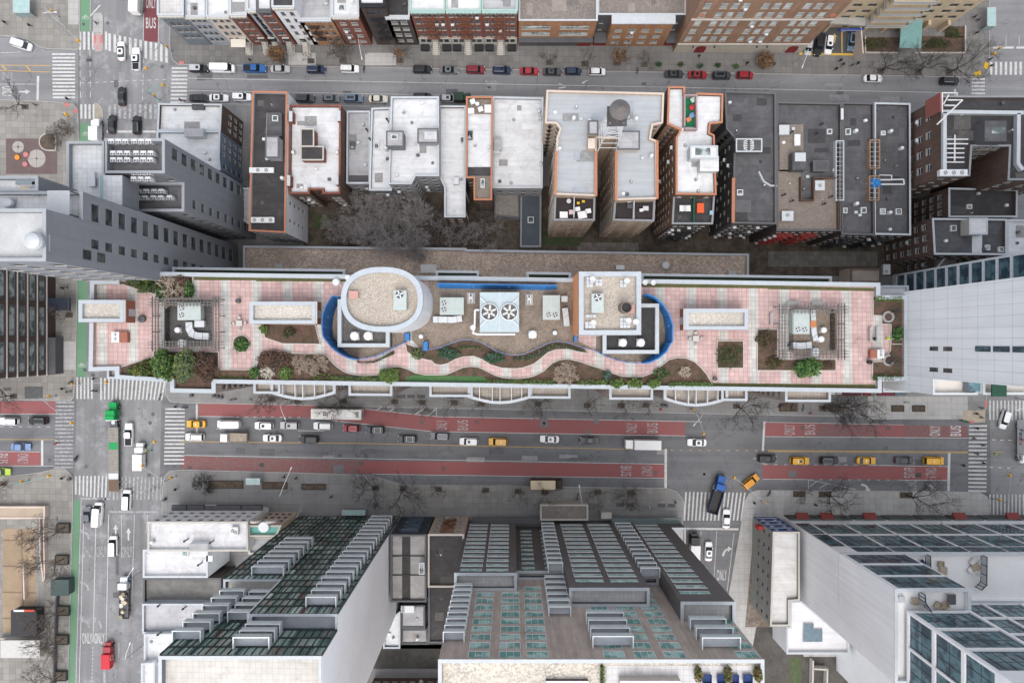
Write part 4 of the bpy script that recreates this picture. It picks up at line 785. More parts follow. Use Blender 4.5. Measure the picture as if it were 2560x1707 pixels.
# east face runs north to south (edge 1); u measured from the north end
blk(-84,-68.4,19.42,23.85,62,TILEW,{1:sp1})
blk(-84,-75.5,23.9,26.3,62,TILEW,base=52)
blk(-84,-68.4,11.8,19.4,70.6,mat('dim_terrace',(.42,.43,.43),.7,.1,.4),{1:dict(u=[4.1],w=1.5,h=2.1,z0=rows[0],fl=3.85,rows=15,st='slate'),2:F(3,1.6,2,fl=3.85,z0=3)})
for z in(57,60.8):
    me=win_mesh(1.5,2.1,'slate'); T.win.append(((-68.39,13.9,z-1),R(90),1.5,2.1,'slate'))
blk(-82,-75.02,23.9,36.8,45,TILEW)
blk(-75,-64,31.0,37.3,45,mat('equipment_deck',(.16,.16,.165),.8,.15,.6),{1:dict(u=[4.4],w=2.2,h=2.2,fl=3.8,z0=2,st='slate'),2:F(3,1.2,1.5,fl=3.8)},par=2.2)
blk(-75,-64,25.4,30.98,37.5,mat('equipment_deck',(.16,.16,.165),.8,.15,.6),{1:dict(u=[2.1],w=1.7,h=1.5,fl=3.8,z0=2,st='slate'),2:F(3,1.3,1.9,fl=3.8,z0=2,st='plain')},par=2.2)
b=MB(); b.box(-75,25,40,-71.4,30.4,45.6,GP,TILEW); b.box(-75.02,25.2,45.6,-74.9,30.2,46.6,mat('glass_rail',(.35,.45,.46),.15,.05,1)); b.build('stair_house',T.root)
b=MB(); b.box(-84,12.6,69.6,-79.2,18.8,73.4,STWHT,STWHT); b.box(-79.2,13,69.6,-76.8,18.2,71,mat('cooler_grey',(.30,.34,.34),.6,.1,1)); b.build('plant_house',T.root)
T.done()
# ================= the long garden-roof building in the middle
ROSE=mat('rose_roof_pavers',(.45,.318,.297),.8,.10,scale=.25,kind='deck',col2=(.43,.425,.395),p=(.867,.867,.05))
GRAV=mat('tan_roof_gravel',(.385,.345,.295),.95,.10,scale=8,kind='gravel',col2=(.34,.29,.23))
GRAVB=mat('brown_roof_gravel',(.25,.205,.165),.95,.15,scale=8,kind='gravel',col2=(.13,.10,.08))
GRAVD=mat('dark_roof_gravel',(.10,.095,.09),.95,.15,scale=8,kind='gravel',col2=(.055,.05,.05))
GRAVW=mat('pale_roof_gravel',(.46,.43,.38),.95,.08,scale=8,kind='gravel',col2=(.40,.36,.31))
SOILB=mat('planting_soil',(.115,.068,.052),.95,kind='soil',scale=.8,col2=(.06,.05,.03))
GRASS=mat('winter_grass',(.065,.085,.028),.95,kind='soil',scale=.7,col2=(.11,.095,.045)); TURF=mat('green_lawn',(.045,.115,.04),.95,kind='soil',scale=.5,col2=(.065,.13,.05))
APT=mat('garden_building_wall',(.36,.30,.27),.85,kind='brick',col2=(.4,.36,.33)); PCOP=flat('pale_blue_grey_coping',(.365,.40,.425),.55)
ORW=mat('orange_stucco',(.60,.27,.13),.85,.06,.3)
HD=37.2
A=Bld('long apartment block with pink-paved roof garden, winding path and oval white tower','apartment_block','building',(0,0,0))
main=[(226,701),(289,701),(289,679),(2200,707.5),(2200,739),(2270,739),(2270,951),(2204,951),(2204,981),(538,957.5),(538,982),(426,980),(426,955),(289,946),(289,925),(222,927)]
A.block(main,38,APT,ROSE,par=.8,th=.74,coping=PCOP,deckname='roof_terrace',fac={8:F(40,1.3,1.6,fl=2.9,z0=2,rows=11,st='pale',mg=2),9:F(1,1,1.6,fl=2.9)})
arc=lambda x0,x1,y0,y1,n=8:[(x0+(x1-x0)*i/n,y0+(y1-y0)*math.sin(math.pi*i/n)) for i in range(n+1)]
sidew=dict(u=[1.3],w=1.6,h=1.7,fl=2.9,z0=1.5,st='pale')
for p_ in ([(634,950),(700,950),(700,983.5),(634,983)],[(872,950),(980,950),(980,988.8),(872,988)],[(1074,950),(1181,950),(1181,991.5),(1074,991)],[(1321,955),(1425.7,955),(1425.7,995.6),(1321,995)],[(1524,960),(1632,960),(1632,998.6),(1524,998)],[(1804,965),(1868,965),(1868,1001.4),(1804,1001)],[(1963.6,970),(2076.6,970),(2076.6,1004),(1963.6,1003.5)]):
    A.block(p_,35,APT,TILET,par=1.05,th=.42,coping=PCOP,fac={1:sidew,3:sidew,2:F(2,1.8,1.7,fl=2.9,z0=1.5,st='pale',mg=1)},deckname='balcony_floor')
for x0,x1,y0,y1 in((677,838,983,999),(1170,1330,993,1009),(1660,1820,998,1015)):
    p_=[(x0,955),(x1,955)]+arc(x1,x0,y0,y1)
    A.block(p_,34.6,APT,TILET,par=1.05,th=.5,coping=GREYC,deckname='balcony_floor',fac={1:sidew,len(p_)-1:sidew})
    b=MB(); 
    for t in(.18,.38,.5,.68,.84):
        q0=W(x0+(x1-x0)*t,958,35); q1=W(x0+(x1-x0)*t,y0+(y1-y0)*math.sin(math.pi*t)-3,35); b.wall([q0,q1],33.5,35.2,.12,METALW)
    b.build('balcony_divider',A.root)
for p_ in ([(431,668.5),(862,674),(862,690),(431,690)],[(1089.6,676.5),(1197,678),(1197,694),(1089.6,694)],[(1317,680.5),(1427,682),(1427,700),(1317,700)],[(1604,684.5),(2079,691.5),(2079,712),(1604,705)]):
    A.block(p_,35,APT,mat('balcony_turf',(.05,.075,.045),.9,.1,1),par=1.05,th=.42,coping=PCOP,deckname='balcony_floor')
# low podium on the north side with its gravel roof
A.block([(608,614.5),(1166,620.5),(1166,624),(1872,635),(1872,720),(608,720)],6,APT,mat('tan_ballast',(.43,.35,.285),.95,.14,scale=3.2,kind='gravel',col2=(.31,.255,.21)),par=.6,th=.5,coping=GREYC,deckname='podium_roof')
def bed(name,polys,m,z=HD+.012,kerb=None):
    for k,p_ in enumerate(polys):
        b=MB(); b.face([(x,y,z+.0015*k) for x,y in ccw(PW(p_,z))],m); o=b.build(name,A.root)
        if kerb:
            b=MB(); b.wall(ccw(PW(p_,HD+.2)),HD,HD+.22,.16,kerb,True); b.build('kerb',o)
    return o
WAVE=[(1057,876),(1080,873),(1103,868),(1120,861),(1138,855),(1155,850),(1177,849.5),(1198,854),(1218,864),(1239,876),(1258,883),(1277,887),(1295,887.5),(1310,885),(1332,876),(1353,866),(1372,857),(1397,853),(1422,857),(1459,870),(1490,877)]
mech=[(1070,697),(1446,702),(1446,852),(1490,876)]+WAVE[::-1][1:]+[(1030,850),(1030,760),(1075,745)]
bed('gravel_bed',[mech,KK(2,2,790,1165,735,1260,705,1350,695,1450,710,1540)+KK(2,3,740,10,790,70,850,120,930,158,1090,132,1280,48,1370,5)+[(1010,838),(846,748)],
  KK(3,2,1185,1140,1300,1195,1350,1250,1390,1340,1410,1440,1412,1568)+KK(3,3,1390,20,1350,70,1290,110,1200,185,1060,186,960,165,880,135,770,82)+[(1490,840),(1600,840),(1603,741)]],GRAVB,HD+.02)
SB=KK(2,3,0,235,30,140,100,92,200,82,290,105,630,112,665,150,700,190,750,235,800,270,850,290,900,302,1000,312,1110,305,1180,270,1250,235,1320,228,1390,250,1460,285,1550,303,1650,305,1750,300,1830,265,1900,235,1970,225,2040,232,2120,270,2200,310,2260,328,2330,336)+KK(3,3,60,338,130,332,200,315,290,270,330,230,370,195,440,165,520,160,620,180,720,215,830,250,930,290,1000,315,1100,322,1200,318,1290,285,1370,220,1440,165,1520,145,1600,150,1680,185,1740,240,1790,300,1830,375)
bed('planting_bed',[SB+[K(3,3,1835,408),K(2,3,0,358)]],SOILB,HD+.025,None)
b=MB(); b.wall(PW(SB,HD+.2),HD,HD+.2,.17,STONE); b.build('path_kerb',A.root)
MBD=KK(2,3,1370,20,1385,90,1440,130,1560,165,1610,175,1640,205,1690,215,1760,200,1830,160,1900,140,2000,133,2080,165,2150,210,2250,240,2330,246)+KK(3,3,30,247,100,240,200,205,270,150,330,100,400,75,520,70,620,95,690,105)
bed('planting_bed',[MBD+[(1459,868.5)]+[q for q in WAVE[::-1][2:]]],SOILB,HD+.03)
b=MB(); b.wall(PW(MBD,HD+.2),HD,HD+.2,.17,STONE); b.build('path_kerb',A.root)
bed('planting_bed',[KK(1,2,1085,985,1425,965,1425,1135,1130,1045,1085,1040),KK(1,2,1430,965,1768,968,1768,1165,1430,1165),KK(1,3,1085,240,1395,140,1410,330,1060,335),KK(1,3,1410,85,2005,95,2005,255,2360,258,2360,352,1980,352,1980,440,1585,440,1585,350,1410,345),
  KK(2,2,60,1405,545,1410,565,1500,590,1590,240,1585,80,1530),[(603+21*math.cos(t*math.pi/10),859+21*math.sin(t*math.pi/10)) for t in range(20)],rect(1793,852,1859,920),[(1894,823),(1944,823),(1944,898),(2090,898),(2090,926),(1893,926)],
  KK(4,2,965,1145,1245,1145,1245,1590,1130,1590,1130,1410,1045,1405,1045,1330,965,1325),KK(4,3,1125,-25,1245,-25,1245,355,960,360,960,185,1060,180,1125,80)],SOILB,HD+.025,STONE)
bed('grass_strip',[KK(1,2,1780,966,2360,975,2360,1006,1780,1004),KK(2,2,0,975,850,985,850,1018,0,1014),KK(3,2,1190,1036,2350,1050,2350,1080,1190,1068),KK(4,2,0,1052,985,1078,985,1106,0,1086),KK(3,3,1840,378,2360,384,2360,422,1840,414),KK(4,3,0,384,985,392,985,428,0,420)],GRASS,HD+.03)
bed('lawn',[KK(2,3,1370,325,1450,306,2090,320,2150,385,1370,382)],TURF,HD+.04)
# oval tower, square tower, stair houses
def oval(cx,cy,rx,ry,h,n=48,e=2.35):
    out=[]
    for i in range(n):
        t=2*math.pi*i/n; c,s=math.cos(t),math.sin(t); out.append((cx+rx*math.copysign(abs(c)**(2/e),c),cy-ry*math.copysign(abs(s)**(2/e),s)))
    return ccw(PW(out,h))
o=oval(956.5,749,101.5,80,52.6); b=MB(); WP=mat('white_tower_panel',(.68,.69,.70),.5,kind='panel',p=(3.2,5.2),col2=(.45,.46,.47))
b.prism(o,HD,52.4,WP,WP,False); ov=b.build('oval_tower',A.root)
b=MB(); b.face([(x,y,52.45) for x,y in inset(o,.8)],GRAV); b.build('tower_roof',ov); b=MB(); b.wall(inset(o,.42),52.35,53.2,.92,flat('blue_grey_coping',(.36,.40,.43),.5),True); b.build('coping',ov)
def tower(name,pr,h,th,walls,gr,cop):
    b=MB(); c=PW(rect(*pr),h); z=h-.7
    for i in range(4): p,q=c[i],c[(i+1)%4]; b.face([(*q,HD),(*p,HD),(*p,h-.1),(*q,h-.1)],walls[i])
    o=b.build(name,A.root); cc=ccw(c); b=MB(); b.face([(x,y,z) for x,y in inset(cc,.2)],gr); b.build('tower_roof',o)
    b=MB(); b.wall(inset(cc,th/2),z,h,th,cop,True); b.build('coping',o); return o
tower('lift_tower',(1447,679,1603,837),49.8,.85,[ORW,BRRED,WHITEC,ORW],GRAV,flat('blue_grey_coping_pale',(.37,.405,.43),.55))
b=MB(); x0,y1=W(1591,690,49.2); x1,y0=W(1593.5,828,49.2); b.box(x0,y0,48.9,x1,y1,49.7,BRRED); b.build('inner_wall',A.root)
for pr,w_ in(((196,749.7,309,805.5),[WOODR]*4),((623.6,753.8,788.4,809.6),[WOODR]*4),((1713,771.5,1871,824.6),[WOODR]*4)):
    o=tower('stair_house',pr,41.2,.72,w_,GRAVW,PCOP)
    x=pr[2] if pr[0]<1000 else pr[0]; X,_=W(x,0,41.2); y=(pr[1]+pr[3])/2; Y=W(0,y,39)[1]; b=MB(); s=1 if pr[0]<1000 else -1
    b.box(X+s*.03-.03,Y-1.0,HD+.1,X+s*.03+.03,Y+.4,HD+2.3,METAL); b.build('door',o)
    b=MB(); b.box(min(X+s*.02,X+s*.32),W(0,pr[3],41.2)[1],40.9,max(X+s*.02,X+s*.32),W(0,pr[1],41.2)[1],41.15,STONE); b.build('trim',o)
for pr,cop,gr in(((844,748,973.6,867.6),PCOP,GRAVD),((1507,759,1647.6,884),GREYC,mat('black_roof_gravel',(.05,.05,.05),.95,.15,scale=8,kind='gravel',col2=(.03,.03,.03)))):
    c=ccw(PW(rect(*pr),40.2)); b=MB(); b.prism(c,HD,39.3,METALD,gr,False); o=b.build('low_plant_house',A.root); b=MB(); b.wall(inset(c,.35),39.25,40.2,.72,cop,True); b.build('coping',o)
# small corner roofs at the stepped east and west ends
for pr,h in((KR(4,2,1030,1055,1290,1145),30),(KR(4,3,1060,355,1310,462),30)):
    A.block(pr,h,APT,mat('white_corner_roof',(.6,.6,.59),.7,.1,.6,kind='roof',col2=(.3,.3,.3)),par=.5,coping=PCOP,deckname='corner_roof')
A.block([(286,688),(300,688),(300,706),(286,706)],36,APT,MROOF,par=.9,coping=PCOP,deckname='corner_roof'); A.block([(268,921),(291,921),(291,946),(268,946)],36,APT,MROOF,par=.9,coping=PCOP,deckname='corner_roof')
# shop awnings and street-level frontage seen past the parapet
for x0,x1,m in((2106,2155,flat('maroon_awning',(.14,.03,.045),.8)),(2160,2178,flat('dark_red_awning',(.2,.02,.035),.8)),(2195,2236,flat('maroon_awning',(.14,.03,.045),.8)),(2238,2265,flat('slate_awning',(.10,.14,.16),.8))):
    a0,_=W(x0,980,3.2); a1,_=W(x1,980,3.2); y0=W(0,989,3.2)[1]; b=MB(); b.loft([[(a0,y0+1.6,3.9),(a0,y0,3.0),(a0,y0,2.7),(a0,y0+1.6,2.7)],[(a1,y0+1.6,3.9),(a1,y0,3.0),(a1,y0,2.7),(a1,y0+1.6,2.7)]],m); b.build('awning',A.root)
a0,y1=W(2077,978,4); a1,y0=W(2105,986,4); b=MB(); b.box(a0,y0,2.8,a1,y1+1,4,METALW); b.build('shop_sign',A.root)
A.block([(2076,965),(2270,970),(2270,981),(2076,978)],4.2,APT,DROOF,par=.3,coping=DARKC,deckname='shop_roof')
A.done()
# blue screens round the roof plant: things of their own
def screen(label,top,base,zt,m=BLUEC,every=4):
    T_=PW(top,zt); B_=PW(base,HD+.02); c=cen(B_); t=thing('plant_screen',label,'screen',(c[0],c[1],HD+.02)); n=len(T_)
    for i in range(n-1):
        b=MB(); n_=Vector((T_[i+1][0]-T_[i][0],T_[i+1][1]-T_[i][1])); n_=Vector((-n_.y,n_.x)).normalized()*.12
        q=[(*B_[i],HD+.02),(*B_[i+1],HD+.02),(*T_[i+1],zt),(*T_[i],zt)]
        b.loft([[(x+n_.x*k,y+n_.y*k,z) for x,y,z in q] for k in(-1,1)],m)
        mid=[(q[0][j]+q[3][j])/2 for j in range(3)]
        b.tube(q[0],q[3],.16,mat('blue_frame',(.05,.24,.55),.5,.05,1)); 
        if i%2==0: b.cyl(mid[0],mid[1],mid[2],mid[2]+.25,.22,mat('blue_frame',(.05,.24,.55),.5,.05,1),8)
        b.build('panel',t)
    return t
screen('curved navy blue screen west of the oval white tower',KK(2,2,700,1150,640,1240,610,1330,605,1430,615,1520)+KK(2,3,650,0,700,60,770,112,850,150,930,163),KK(2,2,785,1165,730,1260,703,1350,695,1450,708,1540)+KK(2,3,745,10,785,65,845,115,895,142,940,155),41.6,flat('navy_screen_panel',(.025,.09,.23),.5))
screen('curved bright blue screen east of the orange-walled tower',KK(3,2,1240,1130,1310,1160,1390,1230,1445,1320,1475,1410,1475,1568)+KK(3,3,1455,20,1420,90,1350,150,1270,190,1200,200),KK(3,2,1205,1150,1300,1195,1350,1250,1390,1340,1410,1440,1412,1568)+KK(3,3,1390,20,1350,75,1290,120,1230,165,1190,185),41)
screen('long straight blue screen behind the twin-fan cooling tower',[(1095+44*i,709+.7*i) for i in range(7)]+[(1393,713.5)],[(1097+44*i,719.5+.7*i) for i in range(7)]+[(1392,722)],39.6)
t=thing('railing','wavy blue-grey rail along the planting bed south of the cooling tower','railing',(*W(1270,868,HD),HD)); wv=PW(WAVE,HD+1.0)
b=MB(); b.path([(*q,HD+1.2) for q in wv],.07,flat('blue_grey_rail',(.13,.19,.33),.5)); b.path([(*q,HD+.5) for q in wv],.05,flat('blue_grey_rail',(.13,.19,.33),.5)); b.build('rail',t)
b=MB()
for q in wv: b.box(q[0]-.1,q[1]-.1,HD,q[0]+.1,q[1]+.1,HD+1.35,flat('blue_grey_rail',(.13,.19,.33),.5))
b.build('post',t)
t=thing('railing','thin blue rail curving under the two caps south of the oval tower','railing',(*W(930,890,HD),HD)); wv=PW(KK(2,3,850,150,890,160,930,162,1010,152,1090,135,1160,110,1220,80,1280,48,1370,5),HD+1)
b=MB(); b.path([(*q,HD+1.2) for q in wv],.08,BLUEC); b.path([(*q,HD+.6) for q in wv],.06,BLUEC); b.build('rail',t); b=MB()
for q in wv: b.box(q[0]-.09,q[1]-.09,HD,q[0]+.09,q[1]+.09,HD+1.3,BLUEC)
b.build('post',t)
t=thing('railing','thin blue rail curving south of the black gravel plant house','railing',(*W(1540,895,HD),HD)); wv=PW(KK(3,3,770,85,820,112,880,140,960,168,1060,190,1140,195,1200,192),HD+1)
b=MB(); b.path([(*q,HD+1.2) for q in wv],.08,BLUEC); b.path([(*q,HD+.6) for q in wv],.06,BLUEC); b.build('rail',t); b=MB()
for q in wv: b.box(q[0]-.09,q[1]-.09,HD,q[0]+.09,q[1]+.09,HD+1.3,BLUEC)
b.build('post',t)
for lb,q in(('blue plank gate between the oval tower and the wavy planting bed',KR(2,3,1535,0,1575,82)),('narrow blue gate west of the wavy planting bed, beside the square grey plant house',KR(2,2,1365,1490,1405,1560)),('narrow blue gate by the orange-walled tower',KR(3,2,572,1515,595,1568))):
    x0,y1=W(*q[0],39); x1,y0=W(*q[2],39); c=((x0+x1)/2,(y0+y1)/2,HD); t=thing('gate',lb,'gate',c); b=MB(); b.box(x0,y0,HD,x1,y1,HD+1.9,BLUEC); b.build('leaf',t); b=MB(); b.box(x0-.08,y0-.08,HD,x0,y1+.08,HD+2.1,METALD); b.build('post',t)

# ================= south side, west side and right-hand towers
S=Bld('brown office building with long window bands and white ledges at the left edge','office_building','building',(-118,4.8,0))
S.block([(-140,17.8),(-114,17.8),(-114,-8.2),(-140,-8.2)],27,mat('umber_panel',(.072,.05,.046),.7,.1,.4),KROOF,px=False,fac={1:dict(u=[4.6,13,21.4],w=6.9,h=2.1,fl=3.3,z0=3.9,st='pale',dep=.35)},coping=DARKC)
for i in range(8): b=MB(); z=3.5+i*3.3; b.box(-114,-8.3,z,-113.72,17.9,z+.14,STONE); b.build('ledge',S.root)
b=MB(); b.box(-113.99,7.6,3.2,-108.5,10.6,3.5,flat('navy_canopy',(.022,.028,.045),.6)); b.box(-108.6,7.5,2.9,-108.4,10.7,3.7,flat('navy_canopy_edge',(.05,.06,.08),.6)); b.build('canopy',S.root)
b=MB(); b.box(-113.98,-8,.2,-112,1,3.2,STDRK); b.build('entrance',S.root); S.done()
Y0=-43.7
def south(label,x0,x1,yr,wall,roof,spec,depth=12,cop=None,setb=0,name='building',par=.6):
    yf=(Y0-setb)*-10; s=yf/(yr-853.5); h=H0*(1-s); X0,X1=(x0-1280)*.1*s,(x1-1280)*.1*s; Y=Y0-setb
    B=Bld(label,name,'building',((X0+X1)/2,Y,0)); B.X=(X0,X1); B.Y=Y; B.hh=h
    B.block([(X0,Y),(X1,Y),(X1,Y-depth),(X0,Y-depth)],h,wall,roof,px=False,fac={0:spec} if spec else {},coping=cop,par=par); return B
B=house('white-fronted corner building with stained white roof and a black shopfront',[(369,1304),(618,1304),(620,1377),(369,1377)],14,STWHT,mat('stained_white_roof',(.56,.56,.57),.6,.08,kind='roof',col2=(.30,.28,.25)),{0:F(9,1.1,1.6,fl=3.2,z0=5,st='plain')},STONE)
x0,x1=W(372,0,14)[0],W(618,0,14)[0]; Y=W(0,1304,14)[1]
for i,(a,e) in enumerate(((0,.16),(.17,.35),(.36,.48),(.49,.75),(.76,.98))):
    b=MB(); b.box(x0+(x1-x0)*a,Y+.02,3.0,x0+(x1-x0)*e,Y+1.3,3.6,BLACK if i!=2 else METALW,METALD); b.build('awning',B.root)
B.box('bulkhead',tuple(K(1,4,1735,290)+K(1,4,1905,350)),13.2,1.8,STWHT,MROOF); B.done()
B=house('tan stone-fronted house with teal green sheet roof, beside the green glass tower',[(621,1313),(703,1313),(690,1341),(621,1341)],13,BRBEI,flat('teal_sheet_roof',(.13,.37,.33),.6),{0:F(4,1,1.6,fl=3.1,z0=2)},STONE)
b=MB(); 
for k in range(2):
    x,y=W(638+38*k,1306,13.3); b.loft([[(x+r*math.cos(t*math.pi/8),y+dy,12.6+r*1.1*math.sin(t*math.pi/8)) for t in range(9)] for dy,r in((0,1.4),(.5,1.4))],STONE)
b.build('gable',B.root); b=MB(); x,y=W(658,1318,14); b.cyl(x,y,12.4,13.9,1.2,METALW,16); b.build('roof_drum',B.root); B.done()
house('smooth pale roof behind the teal-roofed house',[(621,1343),(689,1343),(640,1385),(621,1385)],11,STWHT,MROOF,{},STONE).done()
house('clean white-roofed building with a raised edge, second along the avenue',[(357.5,1374),(519,1375),(519,1443),(357.5,1443)],12.5,STWHT,mat('stained_white_roof',(.56,.56,.57),.6,.08,kind='roof',col2=(.30,.28,.25)),{3:F(4,1.2,1.7,fl=3.2)},WHITEC).done()
house('low roof with steel pergola frames between two white roofs on the avenue',[(358,1445),(552,1445),(552,1507),(358,1507)],9,BRDRK,mat('cluttered_roof',(.17,.165,.155),.85,.2,kind='roof',col2=(.09,.09,.09)),{},DARKC).done()
house('patchy light grey roof with dark vents, third along the avenue',[(356,1509),(520,1509),(500,1577),(356,1583)],11,STGREY,mat('patchy_roof',(.40,.40,.415),.7,.1,kind='roof',col2=(.2,.2,.2)),{},GREYC).done()
house('white wedge of roof beside the lowest glass balcony',[(360,1585),(448,1583),(398,1660),(360,1656)],12,STWHT,WROOF,{},WHITEC).done()
house('white roof strip at the lower edge along the avenue',[(353,1658),(386,1655),(386,1800),(353,1800)],13,STWHT,WROOF,{},WHITEC).done()
# green glass tower
GT=Bld('green glass apartment tower with stepped terraces and a blank white east wall','apartment_tower','tower',(-41,-52,0))
CW=mat('green_curtain_glass',(.030,.065,.055),.12,kind='glass',col2=(.085,.15,.13),spec=.5); MUL=flat('curtain_wall_mullion',(.035,.045,.043),.5)
def tint():
    m=CW; t=m.node_tree; L=t.links.new; b_=t.nodes['Principled BSDF']; g=t.nodes.new('ShaderNodeNewGeometry'); s=t.nodes.new('ShaderNodeSeparateXYZ'); L(g.outputs['Position'],s.inputs[0])
    cb=t.nodes.new('ShaderNodeCombineXYZ')
    for i,(o,d) in enumerate(((0,1.15),(2,3.05))):
        a=t.nodes.new('ShaderNodeMath'); a.operation='DIVIDE'; L(s.outputs[o],a.inputs[0]); a.inputs[1].default_value=d
        f=t.nodes.new('ShaderNodeMath'); f.operation='FLOOR'; L(a.outputs[0],f.inputs[0]); L(f.outputs[0],cb.inputs[i])
    w_=t.nodes.new('ShaderNodeTexWhiteNoise'); L(cb.outputs[0],w_.inputs[0]); r=t.nodes.new('ShaderNodeValToRGB'); e=r.color_ramp.elements
    e[0].position=.2; e[0].color=(.065,.115,.097,1); e[1].position=1; e[1].color=(.52,.65,.57,1); e.new(.5).color=(.19,.28,.24,1); e.new(.75).color=(.33,.41,.36,1); e.new(.9).color=(.13,.085,.07,1); L(w_.outputs[0],r.inputs[0]); L(r.outputs[0],b_.inputs['Base Color'])
tint()
WWALL=mat('white_flank_wall',(.80,.81,.82),.8,.05,.1)
def glassface(A_,B_,z0,z1,n,fl=3.05):
    b=MB(); b.face([(*A_,z0),(*B_,z0),(*B_,z1),(*A_,z1)],CW); o=b.build('curtain_wall',GT.root)
    d=Vector((B_[0]-A_[0],B_[1]-A_[1])); L=d.length; d/=L; nn=Vector((d.y,-d.x)); ang=math.atan2(d.y,d.x); b=MB()
    for i in range(n+1):
        x,y=A_[0]+d.x*L*i/n+nn.x*.06,A_[1]+d.y*L*i/n+nn.y*.06; b.box(x-.05,y-.1,z0,x+.05,y+.1,z1,MUL,rot=ang,bottom=False)
    z=math.ceil(z0/fl)*fl
    while z<z1:
        cx,cy=(A_[0]+B_[0])/2+nn.x*.05,(A_[1]+B_[1])/2+nn.y*.05; b.box(cx-L/2,cy-.09,z-.2,cx+L/2,cy+.09,z+.18,MUL,rot=ang); z+=fl
    b.build('mullion',GT.root)
gr=lambda p,h,roof,**k:GT.block(p,h,STSLATE,roof,px=False,coping=WHITEC,**k)
TW=mat('pale_terrace_tile',(.50,.475,.43),.7,.05,scale=.2,kind='slabs',p=(.85,.85,.03))
gr([(-53.1,Y0-.1),(-42.1,Y0-.1),(-42.1,-62),(-53.1,-62)],45,TW,par=1.0); gr([(-42.1,Y0-.1),(-28.1,Y0-.1),(-28.1,-62),(-42.1,-62)],61,mat('grey_terrace',(.36,.38,.40),.7,.1,.4),par=1.0)
gr([(-52.1,-46.4),(-28.1,-46.4),(-28.1,-65.8),(-52.1,-65.8)],70,TW,par=1.1,th=.45)
glassface((-42.1,Y0),(-53.1,Y0),0,44.8,10); glassface((-28.1,Y0),(-42.1,Y0),0,60.8,12); glassface((-42.1,-46.3),(-52.1,-46.3),45,69.7,9); glassface((-28.1,-46.3),(-42.1,-46.3),61,69.7,12)
glassface((-42.15,-46.3),(-42.15,Y0),45,60.8,2); glassface((-53.2,Y0),(-53.2,-62),0,44.8,12)
b=MB(); b.box(-28.09,-65.8,0,-28.0,Y0-.3,61,WWALL); b.box(-28.09,-65.8,61.01,-28.0,-46.5,70,WWALL); b.build('flank_wall',GT.root)
b=MB(); b.box(-42.6,-46.2,45,-42.2,Y0+.02,61,METALW); b.build('corner_fin',GT.root)
def balcony(root,x0,x1,y,z,dp,rail=flat('rail_white',(.82,.83,.83),.4),slab=METAL,glass=None,side=None):
    b=MB(); b.box(x0,y,z-.25,x1,y+dp,z,slab,mat('balcony_floor',(.46,.49,.52),.7,.1,.5)); o=b.build('balcony',root)
    b=MB(); p=[(x0+.05,y),(x0+.05,y+dp-.05),(x1-.05,y+dp-.05),(x1-.05,y)]
    gl=glass or mat('rail_glass',(.50,.57,.55),.15,.1,.8)
    b.wall(p,z,z+1.0,.06,gl); b.wall(p,z+1.0,z+1.12,.14,rail); b.build('balcony_rail',o); return o
for i in range(7): balcony(GT.root,-48.6,-42.6,Y0+.1,24+i*3.05,1.7)
for i in range(18): balcony(GT.root,-33.9,-28.9,Y0+.1,5.6+i*3.05,1.7)
for i in range(6): balcony(GT.root,-52.3,-47.9,-46.2,47.6+i*3.4,1.75)
for i in range(6): balcony(GT.root,-42.0+i*.01,-36.5,-46.2,(47.6+i*3.4) if i>4 else 62.2+i*1.6,1.8) if i in(0,3,5) else None
for i in range(4): balcony(GT.root,-46.9,-43.0,-46.2,48+i*3.05,1.7)
GT.done()
B=south('slim building with dark slate front, weathered grey roof bays and a black runway strip',976.5,1065.5,1336,mat('dark_blue_grey_front',(.035,.045,.06),.6,.1,.4),mat('weathered_roof',(.33,.32,.31),.85,.12,kind='roof',col2=(.15,.14,.13)),F(4,1.1,1.8,fl=3.4,z0=4,st='plain'),15.2,DARKC)
fire_escape(B,B.X[0]+2.2,B.X[0]+6,[4.2,7.6,11,14.2],B.Y,mat('blue_grey_iron',(.08,.11,.15),.6,.1,1),1)
b=MB(); h=B.deck+.03; X0,X1=B.X; m_=KROOF; b.face([(X0+2.5,B.Y-.6,h),(X0+2.5,B.Y-14.8,h),(X0+4.4,B.Y-14.8,h),(X0+4.4,B.Y-.6,h)],m_)
for k in(.33,.62): b.box(X0+.3,B.Y-15*k-.12,h-.01,X1-.3,B.Y-15*k+.12,h+.15,BLACK)
b.build('roof_strip',B.root); B.done()
B=south('tan brick tenement with rust-brown centre bay and long black roof',1070,1160,1335,BRBEI,KROOF,F(4,1.1,1.6,fl=3.2,z0=3,st='sashw',ac=.4,skip=lambda i,j:i in(1,2) and j>1),12,STONE)
fire_escape(B,B.X[0]+2.6,B.X[0]+5.6,[5,8.2,11.4,14.4],B.Y,flat('rust_brown_iron',(.13,.055,.03),.8),1); X0,X1=B.X
B.block([(X0,B.Y-12.02),(X0+7,B.Y-12.02),(X0+5.2,B.Y-25),(X0,B.Y-25)],B.hh-.8,BRDRK,KROOF,px=False,par=.4,coping=DARKC); B.done()
house('low shed with a rust-brown roof panel and small white air unit',[(1003,1513),(1062,1513),(1062,1570),(1003,1570)],5,STDRK,MROOF,{},DARKC,par=.3).done()
house('small concrete-roofed annexe with one white vent cap',[(1004,1572),(1067,1572),(1070,1610),(1002,1610)],4,STGREY,mat('pale_concrete_roof',(.38,.37,.36),.85,.12,kind='roof',col2=(.2,.19,.18)),{},DARKC,par=.3).done()
house('narrow grey rear block with white terrace frames beside the blank white wall',[(960,1560),(1000,1528),(1000,1620),(958,1620)],6,STSLATE,WROOF,{},GREYC,par=.6).done()
